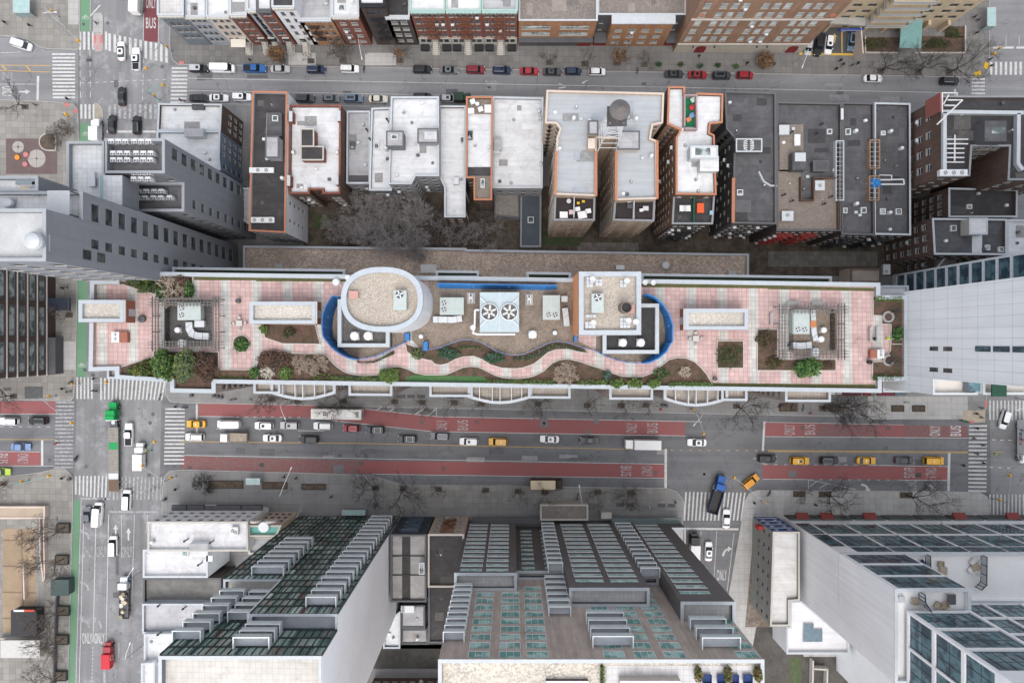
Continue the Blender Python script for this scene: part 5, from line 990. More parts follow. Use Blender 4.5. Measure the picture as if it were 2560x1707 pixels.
B=house('red-brown brick building with white-silled windows at the lower edge',[(900,1780),(1118,1780),(1118,1900),(900,1900)],16,BRBRN,DROOF,{0:F(9,1.3,1.7,fl=3,z0=2.2,st='sashw',ac=.35,mg=.5)}); B.done()
# balcony building
BB=Bld('tan panel apartment building with stacked white-edged balconies and stepped terraces','apartment_block','building',(13,-55,0))
TANP=mat('tan_brick_panel',(.43,.355,.305),.8,kind='brick',col2=(.46,.39,.35)); TANF=mat('dark_tan_panel',(.125,.115,.11),.8,.08,.3); TTL=TILEG
bb=lambda p,h,roof=TTL,fac=None,m=TANF:BB.block(p,h,m,roof,px=False,coping=WHITEC,par=1.0,th=.5,fac=fac or {})
wsp=lambda us,w,h0=3.2,st='green',rows=None:dict(u=us,w=w,h=1.75,fl=3.0,z0=h0,st=st,rows=rows,dep=.12)
YB=-44.65; YU=-48.0
vols=[(-11.1,0.9,39),(0.9,10.4,33),(10.4,24.9,47),(24.9,27.5,40),(27.5,38.3,53.6)]
bb([(-11.1,YB),(0.9,YB),(0.9,YU),(-11.1,YU)],39,fac={0:wsp([3.8,8.9],4.3)})
bb([(0.95,YB-1.6),(10.35,YB-1.6),(10.35,YU),(0.95,YU)],33,fac={0:wsp([2.3,7.0],2.6)})
bb([(10.4,YB),(24.9,YB),(24.9,YU),(10.4,YU)],47,fac={0:wsp([3.9,10.4],5.2)})
bb([(24.95,YB-1.6),(28.95,YB-1.6),(28.95,YU),(24.95,YU)],36,fac={0:wsp([2.0],2.6)})
bb([(29.0,YB),(38.3,YB),(38.3,-53),(29.0,-53)],53.6,fac={0:wsp([5.7],5.4)})
bb([(-11.1,YU-.02),(38.05,YU-.02),(38.05,-75),(-11.1,-75)],67.6,mat('upper_roof_gravel',(.47,.44,.38),.95,.08,scale=4,kind='gravel',col2=(.5,.45,.38)),{0:dict(u=[43.15,38.35,34.15,22.35,17.65,13.05,1.9],w=3.3,h=2.35,fl=3.1,z0=36.6,rows=10,st='greenb',dep=.1)},TANP)
for us,z0,n,w_ in(((-8.0,),6.1,11,4.5),((-2.9,),6.1,11,4.5),((14.5,),6.1,13,5.4),((21.0,),6.1,13,5.4),((32.6,),6.1,15,5.6)):
    for i in range(n): 
        b=MB(); x=us[0]; z=z0-3.0+i*3.0; b.box(x-w_/2,YB+.01,z+1.9,x+w_/2,YB+.16,z+2.05,METALW); b.box(x-w_/2,YB+.01,z+.1,x-w_/2+.12,YB+.14,z+1.9,METALW); b.build('window_hood',BB.root)
for i in range(11): balcony(BB.root,7.2,10.2,YB-1.5,6.1+i*3.0-2.9,2.0,slab=METALD)
for i in range(12): balcony(BB.root,25.1,28.9,YB-1.5,3.4+i*3.0,2.0,slab=METALD)
for i in range(10): balcony(BB.root,-11.0,-7.6,YU+.1,40+i*2.6,1.7) if i<9 else None
for i in range(5): balcony(BB.root,12.6-.0*i,19.0,YU+.1,50.5+i*3.1,1.9) if i>0 else None
for i in range(3): balcony(BB.root,29.6,35.6,YU+.1,56.2+i*3.6,1.9)
for i in range(8): balcony(BB.root,6.4,10.3,YU+.1,35.5+i*3.0,1.7) if i<6 else None
# street-level frontage and entrance roof
BB.block(rect(1351,1261,1470,1300),4.5,STONE,BROOF,par=.3,coping=STONE,deckname='entrance_roof')
b=MB(); x0,y0=W(1180,1290,3.5); x1,_=W(1350,1290,3.5); b.box(x0,YB+.02,3.2,x1,YB+1.6,3.5,METALD); x0,_=W(1530,1290,3.5); x1,_=W(1704,1290,3.5); b.box(x0,YB+.02,3.2,x1,YB+1.5,3.5,METALD,mat('canopy_glass_dark',(.12,.15,.15),.2,.1,1)); b.build('canopy',BB.root)
b=MB(); x0,y1=W(*K(3,4,820,0),3); x1,y0=W(*K(3,4,915,60),3); b.box(x0,y0,0,x1,y1,3,STONE); b.build('porch',BB.root)
BB.block([(38.35,YB),(41.6,YB),(41.6,-52),(38.35,-46)],7,TANF,TTL,px=False,par=.5,coping=WHITEC,deckname='side_terrace')
for r_,z in(((1280+0,0,0,0),0),): pass
for q,m in ((KK(3,4,865,1405,2285,1405,2285,1800,865,1800),mat('pale_roof_pavers',(.50,.495,.49),.7,.04,scale=.2,kind='slabs',p=(.9,.9,.04))),):
    b=MB(); b.face([(x,y,66.63) for x,y in ccw(PW(q,66.63))],m); b.build('roof_paving',BB.root)
b=MB(); x0,y1=W(*K(3,4,310,1545),67.2); x1,_=W(*K(3,4,700,1545),67.2); b.box(x0,y1-1.5,66.6,x1,y1,67.3,METALD,METAL); b.build('roof_vent_box',BB.root); b=MB(); x0,y1=W(*K(3,4,990,1540),68); x1,_=W(*K(3,4,1545,1540),68); b.box(x0,y1-3,66.6,x1,y1,68.2,STONE,WROOF); b.build('roof_house',BB.root)
BB.done()
# old white-topped corner house
B=house('old grey-sided house with flaking white roof and a blue star-painted front',[(1933,1329),(1999,1329),(1999,1500),(1974,1502),(1974,1564),(1926,1564)],13.5,mat('grey_graffiti_wall',(.25,.25,.235),.85,kind='graffiti'),mat('flaking_white_roof',(.56,.555,.54),.7,.08,kind='roof',col2=(.40,.37,.34),p=(.7,)),{5:F(7,.9,1.3,fl=3.2,z0=4,st='plain')},STONE,walls={0:flat('flag_blue',(.02,.07,.22),.7)})
x0=W(1935,0,13.5)[0]; Y=W(0,1329,13.5)[1]; b=MB(); wpt=flat('flag_white',(.7,.7,.72),.7)
for i in range(2):
    for j in range(4):
        x=x0+1.3+i*2.9; z=11.8-j*2.9; b.face([(x+(.75 if k%2==0 else .3)*math.sin(k*math.pi/5),Y+.02,z+(.75 if k%2==0 else .3)*math.cos(k*math.pi/5)) for k in range(10)][::-1],wpt)
for j in range(4): b.box(x0+.1,Y+.012,10.0-j*2.9,x0+5.4,Y+.05,10.35-j*2.9,wpt)
b.build('painted_front',B.root)
b=MB(); b.box(x0-1.4,Y-1.2,5,x0-.2,Y-.4,7.5,flat('red_sign',(.35,.03,.03),.6)); b.build('hanging_sign',B.root); B.done()
B=house('smooth white roof with an L-shaped skylight behind the flaking white roof',[(1967,1567),(1976,1567),(1976,1503),(2004,1503),(2124,1604),(2124,1634),(1967,1634)],9,STWHT,mat('smooth_white_roof',(.60,.60,.61),.6,.04,kind='roof',col2=(.55,.54,.52),p=(2,)),{4:F(4,1.3,1.6,fl=3.2)},GREYC)
b=MB(); b.prism(ccw(PW(KK(4,4,328,1022,420,1022,420,1075,500,1075,500,1188,322,1188),8.6)),8.1,8.6,METAL,mat('skylight_glass',(.13,.18,.21),.15,.2,1.5)); b.build('roof_light',B.root); B.done()
# white grid building
G2=Bld('big white apartment block with deep grid of dark blue windows and roof terraces','apartment_block','building',(90,-55,0))
WG=mat('white_grid_panel',(.74,.745,.75),.6,.04,.3); WF=mat('white_blank_wall',(.76,.77,.78),.7,kind='panel',p=(1.4,200),col2=(.5,.51,.52)); WT=mat('white_roof_membrane',(.73,.725,.71),.6,.04,.2)
gb=lambda p,h,fac,walls={},base=0,par=1.0,roof=WT,th=.5:G2.block(p,h,WG,roof,px=False,fac=fac,walls=walls,coping=WHITEC,par=par,th=th,base=base)
Yw=-43.65
bays=[71.5+7.9*i for i in range(8)]
big=dict(u=[2.2]+[7.9+7.95*i-.3 for i in range(8)],w=7.0,h=8.0,fl=9.55,z0=7.0,rows=2,st='blue',dep=.7)
gb([(67.6,Yw),(81,Yw),(81,-60.4),(67.6,-60.4)],50.2,{0:dict(u=[6.4],w=12.2,h=6.0,fl=6.7,z0=.4,rows=3,st='blue',dep=.2)},{3:WF},base=29.75); G2.facade((67.6,-54),(67.6,-60.4),0,29.75,WF); G2.facade((67.6,-60.4),(81,-60.4),0,29.75,WF)
gb([(67.55,Yw+.02),(131,Yw+.02),(131,-54),(67.55,-54)],29.7,{0:dict(u=[8.15+7.9*i for i in range(7)],w=7.35,h=8.7,fl=9.5,z0=6.9,rows=2,st='blue',dep=.2)},{3:WF})
for i in range(8): G2.win.append(((71.5+7.9*i+3.95,Yw+.06,25.8),R(180),7.35,3.1,'blue'))
for z in(7.0,16.5): G2.win.append(((69.5,Yw+.06,z),R(180),3.2,8.6,'blue'))
gb([(69.6,-47.4),(81.0,-47.4),(81.0,-60.3),(69.6,-60.3)],76,{0:dict(u=[5.7],w=10,h=6.7,fl=7.4,z0=.5,rows=3,st='blue',dep=.35),3:dict(u=[3.3,9.5],w=5.7,h=6.6,fl=7.4,z0=.6,rows=3,st='blue',dep=.35)},base=50.25)
gb([(81.02,-54),(131,-54),(131,-82),(81.02,-82)],76,{0:dict(u=[45.9-7.95*i for i in range(6)],w=7.3,h=6.7,fl=7.4,z0=29.9,rows=6,st='blue',dep=.35)})
b=MB(); 
for i in range(8):
    x=68+8*i; b.box(x,Yw+.05,.2,x+7.2,Yw+.4,4.2,METALD,mat('shopfront_glass',(.08,.12,.12),.15,.1,1)) 
b.build('shopfront',G2.root)
for x in(69.5,75.5,86,108,121): b=MB(); b.loft([[(x,Yw+.4,4.4),(x,Yw+1.7,3.4),(x,Yw+1.7,3.1),(x,Yw+.4,3.1)],[(x+3,Yw+.4,4.4),(x+3,Yw+1.7,3.4),(x+3,Yw+1.7,3.1),(x+3,Yw+.4,3.1)]],flat('red_awning',(.2,.045,.04),.8)); b.build('awning',G2.root)
G2.done()
# terrace dividers on the white block
for lb,pts,h in(('black-framed glass divider west of the four white armchairs',KK(4,4,1495,405,1500,560,1545,610),31),('black-framed glass divider with angled end on the white terrace',KK(4,4,2015,415,2012,670,1965,715),31),('short black-framed divider between two small roof terraces',KK(4,4,1445,760,1450,830,1505,915),51.5)):
    w_=PW(pts,h); t=thing('terrace_divider',lb,'divider',(*w_[0],h-1.9)); b=MB()
    for a,c in zip(w_[:-1],w_[1:]):
        for z in(h-1.9,h-.1): b.tube((*a,z),(*c,z),.09,BLACK)
        n=max(2,int(math.dist(a,c)/1.6))
        for k in range(n+1): q=(a[0]+(c[0]-a[0])*k/n,a[1]+(c[1]-a[1])*k/n); b.tube((*q,h-2.2),(*q,h),.09,BLACK)
    b.build('frame',t); b=MB()
    for a,c in zip(w_[:-1],w_[1:]): b.wall([a,c],h-1.85,h-.15,.03,mat('divider_glass',(.5,.52,.53),.2,.05,1))
    b.build('pane',t)
# panelled tower at the right edge
PT=Bld('pale grey panelled tower wall with slot windows at the right edge','tower','tower',(90,2,0))
PP=mat('pale_tower_panel',(.70,.725,.735),.5,kind='panel',p=(1.75,3.9),col2=(.20,.215,.22))
slot=dict(u=[1.7,5.1],w=.75,h=2.7,fl=3.95,z0=47,rows=2,st='plain'); 
PT.block([(76.5,9.7),(130,9.7),(130,-6.8),(76.5,-6.8)],84,PP,WT,px=False,fac={3:dict(u=[4.6,7.9,11,14.8],w=.8,h=2.7,fl=3.95,z0=45.4,rows=2,st='slate',skip=lambda i,j:i in(0,1))},coping=WHITEC)
for z in(58,62.2,66.4): PT.win.append(((76.48,-1.2,z),R(-90),.9,3.6,'blue'))
PT.block([(76.6,-6.82),(84.7,-6.82),(84.7,-9.65),(76.6,-9.65)],46.5,PP,mat('tan_terrace',(.50,.47,.43),.8,.06,.3),px=False,par=1,coping=WHITEC)
PT.block([(84.72,-6.82),(130,-6.82),(130,-9.5),(84.72,-9.5)],48,PP,mat('tan_terrace',(.50,.47,.43),.8,.06,.3),px=False,par=1.2,coping=WHITEC)
b=MB(); b.box(82.6,-9.0,45.5,84.6,-6.9,47.2,STSLATE,BLGLASS); b.build('terrace_house',PT.root)
PT.block([(95,16.6),(140,16.6),(140,9.72),(95,9.72)],86,PP,WT,px=False,fac={3:dict(u=[3.4],w=5.9,h=3.3,fl=3.9,z0=2,rows=20,st='blue',dep=.3)},coping=WHITEC)
PT.done()
# ================= plants, plant and furniture on the roofs
LG=[mat('leaf_green',(.07,.16,.04),.7,kind='leaf',scale=.5,col2=(.13,.22,.06)),mat('leaf_dark_green',(.032,.085,.03),.7,kind='leaf',scale=.5,col2=(.04,.085,.03)),mat('leaf_yellow_green',(.19,.22,.06),.7,kind='leaf',scale=.5,col2=(.075,.12,.03)),mat('leaf_bronze',(.15,.085,.06),.8,kind='leaf',scale=.5,col2=(.08,.06,.045)),mat('leaf_blue_green',(.10,.16,.13),.7,kind='leaf',scale=.5,col2=(.06,.11,.085)),mat('leaf_tan',(.27,.16,.075),.8,kind='leaf',scale=.5,col2=(.2,.11,.05)),mat('leaf_olive',(.105,.115,.03),.7,kind='leaf',scale=.5,col2=(.045,.06,.018))]
BARK=mat('bark_grey_brown',(.105,.088,.075),.9,.2,2); BARKD=mat('bark_dark',(.045,.038,.034),.9,.2,2); BARKP=mat('bark_pale',(.45,.38,.30),.9,.2,2); BARKT=mat('twig_tan',(.36,.29,.23),.9,.2,2)
def leaves(b,c,r,n,size,ms,rng,flat_=.6,box=False):
    for _ in range(n):
        if box: p=Vector((rng.uniform(-1,1)*r[0],rng.uniform(-1,1)*r[1],rng.uniform(-1,1)*r[2]))
        else:
            d=Vector((rng.gauss(0,1),rng.gauss(0,1),rng.gauss(0,1))).normalized()*(rng.random()**.35); lump=1+.22*math.sin(d.x*5+c[0])*math.cos(d.y*6+c[1]); p=Vector((d.x*r[0]*lump,d.y*r[1]*lump,d.z*r[2]))
        p+=Vector(c); u=Vector((rng.gauss(0,1),rng.gauss(0,1),rng.gauss(0,.6))).normalized(); v=u.cross(Vector((rng.gauss(0,1),rng.gauss(0,1),rng.gauss(0,1)))).normalized(); s=size*rng.uniform(.6,1.35)
        b.face([tuple(p+u*s),tuple(p+v*s*.55),tuple(p-u*s),tuple(p-v*s*.55)],ms[rng.randrange(len(ms))])
def shrub(label,px,py,z,rx,ry,rz,n,ms,size=.2,cat='shrub',name='shrub',seed=None,group=None,bark=BARK):
    rng=random.Random(seed if seed is not None else sum(map(ord,label))); x,y=W(px,py,z+rz); t=thing(name,label,cat,(x,y,z),0,group)
    b=MB(); leaves(b,(x,y,z+rz*.9),(rx,ry,rz),n,size,[LG[m] for m in ms],rng); b.build('foliage',t)
    b=MB()
    for k in range(5):
        a=k*1.26+rng.random(); b.tube((x,y,z),(x+rx*.5*math.cos(a),y+ry*.5*math.sin(a),z+rz),.05,bark,.02,4)
    b.build('stem',t); return t
def hedge(label,poly,z,h,ms,dens=70,size=.13,name='hedge',cat='hedge'):
    rng=random.Random(sum(map(ord,label))); c=ccw(PW(poly,z+h)); t=thing(name,label,cat,(*cen(c),z)); b=MB()
    xs=[p[0] for p in c]; ys=[p[1] for p in c]; A_=abs(area(c)); n=int(A_*dens*max(1,h)); k=0
    def inside(x,y):
        r=False
        for i in range(len(c)):
            (x1,y1),(x2,y2)=c[i-1],c[i]
            if (y1>y)!=(y2>y) and x<(x2-x1)*(y-y1)/(y2-y1)+x1: r=not r
        return r
    while k<n:
        x,y=rng.uniform(min(xs),max(xs)),rng.uniform(min(ys),max(ys)); k+=1
        if inside(x,y): leaves(b,(x,y,z+h*(.55+.45*rng.random()**.5)+.12*math.sin(x*1.7)*math.cos(y*2.1)),(.12,.12,.1),1,size,[LG[m] for m in ms],rng)
    b.build('foliage',t); b=MB(); i=inset(c,.2); b.prism(i,z,z+h*.6,BARKD); b.build('stem',t); return t
def twigs(b,p,d,L,r,lev,rng,m,spread=.75,up=.15,seg=2,kids=(3,4)):
    p=Vector(p); d=Vector(d).normalized()
    for s in range(seg):
        q=p+d*(L/seg); r=max(r,.013 if m is BARKD else .02 if m is BARK else .026); b.tube(p,q,r*(1-.3*s/seg),m,r*(1-.3*(s+1)/seg),3 if lev<3 else 5,False); p=q
        d=(d+Vector((rng.gauss(0,.16),rng.gauss(0,.16),rng.gauss(0,.12)))).normalized()
        if lev>0 and s<seg-1 and rng.random()<.7:
            twigs(b,p,d+Vector((rng.gauss(0,spread),rng.gauss(0,spread),rng.gauss(up,.3))),L*.55,r*.5,lev-1,rng,m,spread,up,2,kids)
    if lev>0:
        for k in range(rng.randint(*kids)):
            twigs(b,p,d+Vector((rng.gauss(0,spread),rng.gauss(0,spread),rng.gauss(up,.35))),L*rng.uniform(.55,.8),r*.58,lev-1,rng,m,spread,up,2,kids)
def bare(label,px,py,z,h,lev,m,seed,trunk=.3,r=.12,lean=(0,0),name='bare_tree',cat='tree',spread=.7,multi=0,group=None,leaf=None,kids=(3,4),up=.15):
    rng=random.Random(seed); x,y=W(px,py,z); t=thing(name,label,cat,(x,y,z),0,group); b=MB(); top=(x+lean[0]*.3,y+lean[1]*.3,z+h*trunk)
    b.tube((x,y,z),top,r*1.25,m,r,7); b.build('trunk',t); b=MB()
    for k in range(multi or 4):
        a=2*math.pi*k/(multi or 4)+rng.random(); e=Vector((math.cos(a)*spread+lean[0]*.25,math.sin(a)*spread+lean[1]*.25,.9 if not multi else rng.uniform(.25,.9)))
        twigs(b,top,e,h*.34,r*.7,lev,rng,m,spread*.8,up,3,kids)
    if leaf: leaves(b,(x+lean[0]*.3,y+lean[1]*.3,z+h*.75),leaf[0],leaf[1],.22,[LG[k] for k in leaf[2]],rng)
    b.build('crown',t); return t
D=HD+.03
shrub('large dark olive evergreen bush at the north-west corner bed of the roof garden',*K(1,2,1290,985),D,2.6,1.9,1.3,2200,(6,6,1),.22)
shrub('olive evergreen bush filling the wedge bed below the north-west corner',*K(1,2,1340,1065),D,2.0,1.2,1.0,1200,(6,1),.2)
shrub('dark green bush beside the pale twiggy shrub, left of it',*K(1,2,1480,1120),D,.9,1.8,1.0,900,(0,1),.2)
shrub('dark green bush by the pergola corner, right of the pale twiggy shrub',*K(1,2,1735,1090),D,.8,1.6,1.0,800,(1,0),.2)
shrub('reddish-brown shrub behind the pale twiggy shrub',*K(1,2,1650,1000),D,1.7,1.0,.7,900,(3,),.17)
bare('pale twiggy leafless shrub rising over the west pergola',*K(1,2,1600,1110),D,4.2,3,BARKP,11,.12,.09,name='bare_shrub',cat='shrub',spread=1.0,multi=7)
shrub('olive clipped bush in the south-west wedge bed',*K(1,3,1290,270),D,2.6,1.0,.9,1500,(6,2),.2)
shrub('olive low bush along the slanting edge of the south-west wedge bed',*K(1,3,1345,205),D,1.2,.9,.9,700,(6,),.2)
shrub('tall bright green tree-like bush overhanging the south-west parapet',*K(1,3,1500,215),D,2.1,3.0,2.6,3800,(0,2,1),.24,name='evergreen_tree',cat='tree')
shrub('yellow-green feathery tree beside the bright green one, south of the west pergola',*K(1,3,1690,215),D,1.9,3.2,2.6,2600,(2,2,4),.2,name='evergreen_tree',cat='tree')
shrub('big reddish-brown leafless thicket right of the yellow-green tree',*K(1,3,1880,230),D,2.3,3.0,1.6,4200,(3,3,3),.16)
shrub('brown twiggy bush drooping over the low corner bay wall',*K(1,3,1790,385),D-3,2.2,1.0,1.2,900,(3,),.15)
shrub('small round clipped dark green bush in the circular bed',*K(1,3,2215,30),D,1.5,1.5,.7,1300,(1,0),.16)
shrub('light green bush at the end of the small bed under the gravel-topped stair house',*K(2,2,70,1450),D,.8,1.1,.8,600,(2,0),.17)
shrub('dark green shrub in the small bed west of the curved navy screen',*K(2,2,300,1490),D,1.3,.9,.7,700,(1,3),.17)
shrub('large smooth bronze-brown bush south-west of the stair house bed',*K(2,3,165,165),D,3.2,1.9,1.0,4500,(3,3),.15)
bare('white-branched star-shaped leafless shrub by the south parapet',*K(2,3,120,270),D,2.6,2,flat('bark_white',(.62,.58,.50),.8),5,.05,.10,name='bare_shrub',cat='shrub',spread=1.3,multi=11)
shrub('bright green bush right of the white-branched shrub',*K(2,3,270,290),D,1.2,1.3,1.0,1000,(0,2),.18)
shrub('green bush against the parapet left of the white-branched shrub',*K(2,3,-20,285),D,1.0,1.1,1.0,800,(0,0,1),.18)
for i,(x,y) in enumerate(((420,200),(520,230),(600,200))): bare(('tangled pale leafless shrub, west one of three growing together','tangled pale leafless shrub, middle one of three growing together','tangled pale leafless shrub, east one of three growing together')[i],*K(2,3,x,y),D,2.6,3,BARKT,31+i,.08,.07,name='bare_shrub',cat='shrub',spread=1.2,multi=8)
shrub('yellowish low bush under the tangled pale shrubs',*K(2,3,600,320),D,2.0,.8,.6,800,(2,3),.16)
hedge('low green hedge along the south parapet east of the tangled pale shrubs',KK(2,3,690,312,1000,318,1140,320,1140,365,690,352),D,.8,(0,2,1),90)
shrub('round yellow-green bush with a red centre overhanging the south parapet',*K(2,3,1220,310),D,2.0,1.4,1.2,1900,(2,2,0),.2)
hedge('green hedge strip under the curved navy rail south of the oval tower',KK(2,3,905,165,960,185,1060,175,1140,145,1270,70,1275,120,1180,160,1080,203,930,205),D,.7,(0,1),90)
shrub('grey-green straggly bush beside the blue plank gate',*K(2,3,1480,110),D,1.2,1.2,.8,900,(6,4,2),.17)
shrub('dark green low bush along the wavy rail, west one of the pair of evergreens',*K(2,3,1770,110),D,2.2,1.1,.7,1500,(1,4),.17)
shrub('dark green low bush along the wavy rail, east one of the pair of evergreens',*K(2,3,2190,150),D,2.1,1.1,.7,1500,(1,4),.17)
hedge('strip of low green plants inside the dip of the wavy bed',KK(2,3,1860,40,2040,40,2080,70,1990,60,1880,75),D,.5,(1,0),70)
hedge('green hedge along the wave of the path north of the pale round shrub',KK(3,3,5,140,110,135,200,105,280,60,345,30,430,20,510,28,640,75,690,100,600,90,430,55,360,70,250,150,150,175,5,178),D,.6,(0,1),80)
hedge('long green hedge on the south parapet east of the narrow lawn',KK(2,3,2100,345,2360,350,2360,388,2100,375)+[],D,.8,(0,2,1),90)
hedge('long green hedge on the south parapet west of the pale round shrub',KK(3,3,0,350,400,352,400,398,0,390),D,.9,(0,2,2),90)
bare('large round pale tangled leafless shrub overhanging the south parapet',*K(3,3,490,290),D,2.9,4,BARKT,52,.1,.10,name='bare_shrub',cat='shrub',spread=1.25,multi=9)
hedge('green hedge on the south parapet east of the pale round shrub',KK(3,3,600,355,870,350,875,400,600,402),D,.9,(0,2),90)
shrub('silvery blue-green bush above the hedge end',*K(3,3,875,310),D,.8,1.0,.7,500,(4,4),.17)
for i,(x,w_) in enumerate(((962,1.4),(1128,1.6),(1305,1.3))): shrub(('round bright green ball bush on the parapet, west of three','round bright green ball bush on the parapet, middle of three','round bright green ball bush on the parapet, east of three')[i],*K(3,3,x,382),D,w_,.95,.9,1300,(0,2),.16,group='ball bushes on the south parapet')
hedge('long bright green hedge at the south parapet ending by the grey bin',KK(3,3,1440,372,1830,370,1870,412,1440,415),D,.9,(0,2,0),95)
bare('pale dome-shaped leafless shrub in the brown mound bed near the hedge end',*K(3,3,1585,280),D,1.7,3,BARKP,61,.08,.06,name='bare_shrub',cat='shrub',spread=1.3,multi=9)
shrub('patch of green and brown ground shrubs left of the dome-shaped shrub',*K(3,3,1370,290),D,1.8,1.1,.4,700,(1,0,3),.16)
shrub('sparse brown and green shrubs filling the square bed',*K(3,3,1995,130),D,2.6,2.4,.4,1300,(6,3,1),.16)
shrub('large dense dark green dome-shaped bush south of the east pergola',*K(4,3,370,240),D,2.7,1.9,1.5,3200,(0,1,0),.2)
shrub('brown shrubs west of the large dark green dome bush',*K(4,3,60,190),D,1.7,1.2,.5,900,(3,6),.16)
shrub('brown shrubs east of the large dark green dome bush',*K(4,3,560,215),D,1.0,.8,.5,500,(3,),.16)
shrub('brown leafless shrub mass beside the east pergola',*K(3,2,2320,1540),D,1.7,1.8,.7,1500,(3,3,6),.16)
hedge('short clipped green hedge at the north end of the east bed',KK(4,2,985,1150,1235,1150,1235,1205,985,1200),D,.9,(0,2,6),95)
hedge('short clipped green hedge at the south end of the east bed',KK(4,3,970,310,1225,310,1225,352,970,355),D,.9,(0,1,6),95)
shrub('small round evergreen in the east bed behind the person in the lime vest',*K(4,2,1195,1500),D,1.0,1.3,.9,900,(1,0),.17)
bare('grey leafless shrub among stone rings in the upper east bed',*K(4,2,1160,1290),D,1.7,3,BARK,71,.08,.05,name='bare_shrub',cat='shrub',spread=1.2,multi=6); bare('grey leafless shrub among stone rings in the lower east bed',*K(4,3,1150,170),D,2.0,3,BARK,72,.08,.05,name='bare_shrub',cat='shrub',spread=1.2,multi=7)
hedge('thin strip of yellowish grass tufts along the south-east parapet',KK(1,3,2010,318,2290,318,2290,345,2010,345),D,.3,(2,6),60)
# evergreen inside the low corner bay
# --- rooftop machines
def at(c,r,x,y,h): return W(*K(c,r,x,y),h)
def fan(t,x,y,z,r,nb=4,m=METALD,blade=None,guard=METAL):
    b=MB(); b.cyl(x,y,z,z+.08,r*1.08,guard,18); b.cyl(x,y,z+.08,z+.1,r*.98,flat('fan_well',(.085,.09,.095),.6),18)
    for k in range(nb):
        a=2*math.pi*k/nb+.4; b.box(x+.5*r*math.cos(a)-r*.42,y+.5*r*math.sin(a)-r*.13,z+.11,x+.5*r*math.cos(a)+r*.42,y+.5*r*math.sin(a)+r*.13,z+.15,blade or FRW,rot=a)
    b.cyl(x,y,z+.1,z+.2,r*.16,METALD,8); return b.build('fan',t)
def unit(label,pr,z,h,fans=(),fr=.55,m=UNITW,name='rooftop_unit',cat='air conditioner',nb=4,group=None):
    x0,y1=W(pr[0],pr[1],z+h); x1,y0=W(pr[2],pr[3],z+h); t=thing(name,label,cat,((x0+x1)/2,(y0+y1)/2,z),0,group); b=MB()
    b.box(x0,y0,z+.25,x1,y1,z+h-.05,m); b.box(x0-.05,y0-.05,z+h-.05,x1+.05,y1+.05,z+h,m); b.box(x0+.1,y0+.1,z,x1-.1,y1-.1,z+.25,METALD)
    if x1-x0>2.5: b.box((x0+x1)/2-.02,y0-.01,z+.3,(x0+x1)/2+.03,y1+.01,z+h+.02,METAL)
    b.build('casing',t)
    for fx,fy in fans: fan(t,x0+(x1-x0)*fx,y1-(y1-y0)*fy,z+h,fr,nb)
    return t
def kr(c,r,x0,y0,x1,y1): return (*K(c,r,x0,y0),*K(c,r,x1,y1))
def cap(label,c,r,x,y,z,rad=.6,h=1.0,m=METALW,name='roof_vent',cat='vent',base=True):
    X,Y=at(c,r,x,y,z+h); t=thing(name,label,cat,(X,Y,z)); b=MB()
    if base: b.box(X-rad*.9,Y-rad*.9,z,X+rad*.9,Y+rad*.9,z+.25,METAL)
    b.cyl(X,Y,z+.1,z+h*.55,rad*.7,METAL,14); b.build('curb',t); b=MB(); b.rings(X,Y,[(rad*.72,z+h*.5),(rad,z+h*.5),(rad*1.02,z+h*.75),(rad*.85,z+h*.93),(rad*.5,z+h),(rad*.1,z+h*1.02)],m,16); b.build('cap',t); return t
unit('pale green air unit with two copper fans inside the west pergola',kr(1,2,1632,1215,1840,1368),HD,2.0,((.17,.3),(.17,.72)),.5)
unit('pale green air unit with two fans inside the east pergola',kr(4,2,228,1278,380,1495),HD,2.0,((.3,.82),(.7,.82)),.5)
unit('pale green double-fan unit between the oval tower and the cooling tower',kr(2,2,1690,1165,1905,1320),HD,2.0,((.17,.3),(.17,.7)),.5)
unit('pale green tall unit with twin fans at its south end, west of the orange wall',kr(3,2,285,1145,438,1365),HD,2.2,((.33,.8),(.73,.8)),.5)
unit('single-fan white unit on the oval white tower',kr(2,2,1265,1100,1378,1275),52.45,1.6,((.47,.2),),.72)
unit('single-fan white unit on the orange-walled lift tower',kr(3,2,733,1130,840,1302),49.1,1.5,((.5,.2),),.7)
# cooling tower with two big fans
ct=thing('cooling_tower','large pale blue cooling tower with two big six-blade fans','cooling tower',(*W(1248,780,HD),HD)); CTB=flat('pale_blue_casing',(.36,.43,.455),.5)
x0,y1=W(1199.6,730.6,42.4); x1,y0=W(1297.7,830,42.4); b=MB(); b.box(x0+.3,y0+.3,HD,x1-.3,y1-.3,HD+.8,METALD); b.box(x0,y0,HD+.8,x1,y1,42.4,CTB); b.box((x0+x1)/2-.06,y0-.02,HD+.9,(x0+x1)/2+.06,y1+.02,42.45,METAL)
for i in(0,1): b.box(x0-.06,y0+.2+i*(y1-y0-.5),HD+.9,x1+.06,y0+.35+i*(y1-y0-.5),42.3,METAL)
b.build('casing',ct)
for fx in(1223.6,1273): 
    x,y=W(fx,779.7,42.6); b=MB(); b.rings(x,y,[(1.62,42.4),(1.66,42.9),(1.5,42.95),(1.48,42.5)],METALW,26); b.build('fan_shroud',ct); fan(ct,x,y,42.42,1.45,6,METALD,flat('pale_blade',(.50,.50,.47),.5),METALD)
for dx,dy,a in((.5,.6,45),(-.5,.6,-45),(.5,-.6,-45),(-.5,-.6,45)):
    for sx in(1223.6,1273):
        if (dx<0)==(sx<1240): x,y=W(sx,779.7,42.6); b=MB(); b.box(x+dx*2.4-.75,y+dy*3.6-.09,42.4,x+dx*2.4+.75,y+dy*3.6+.09,42.75,METALW,rot=R(a)); b.build('brace',ct)
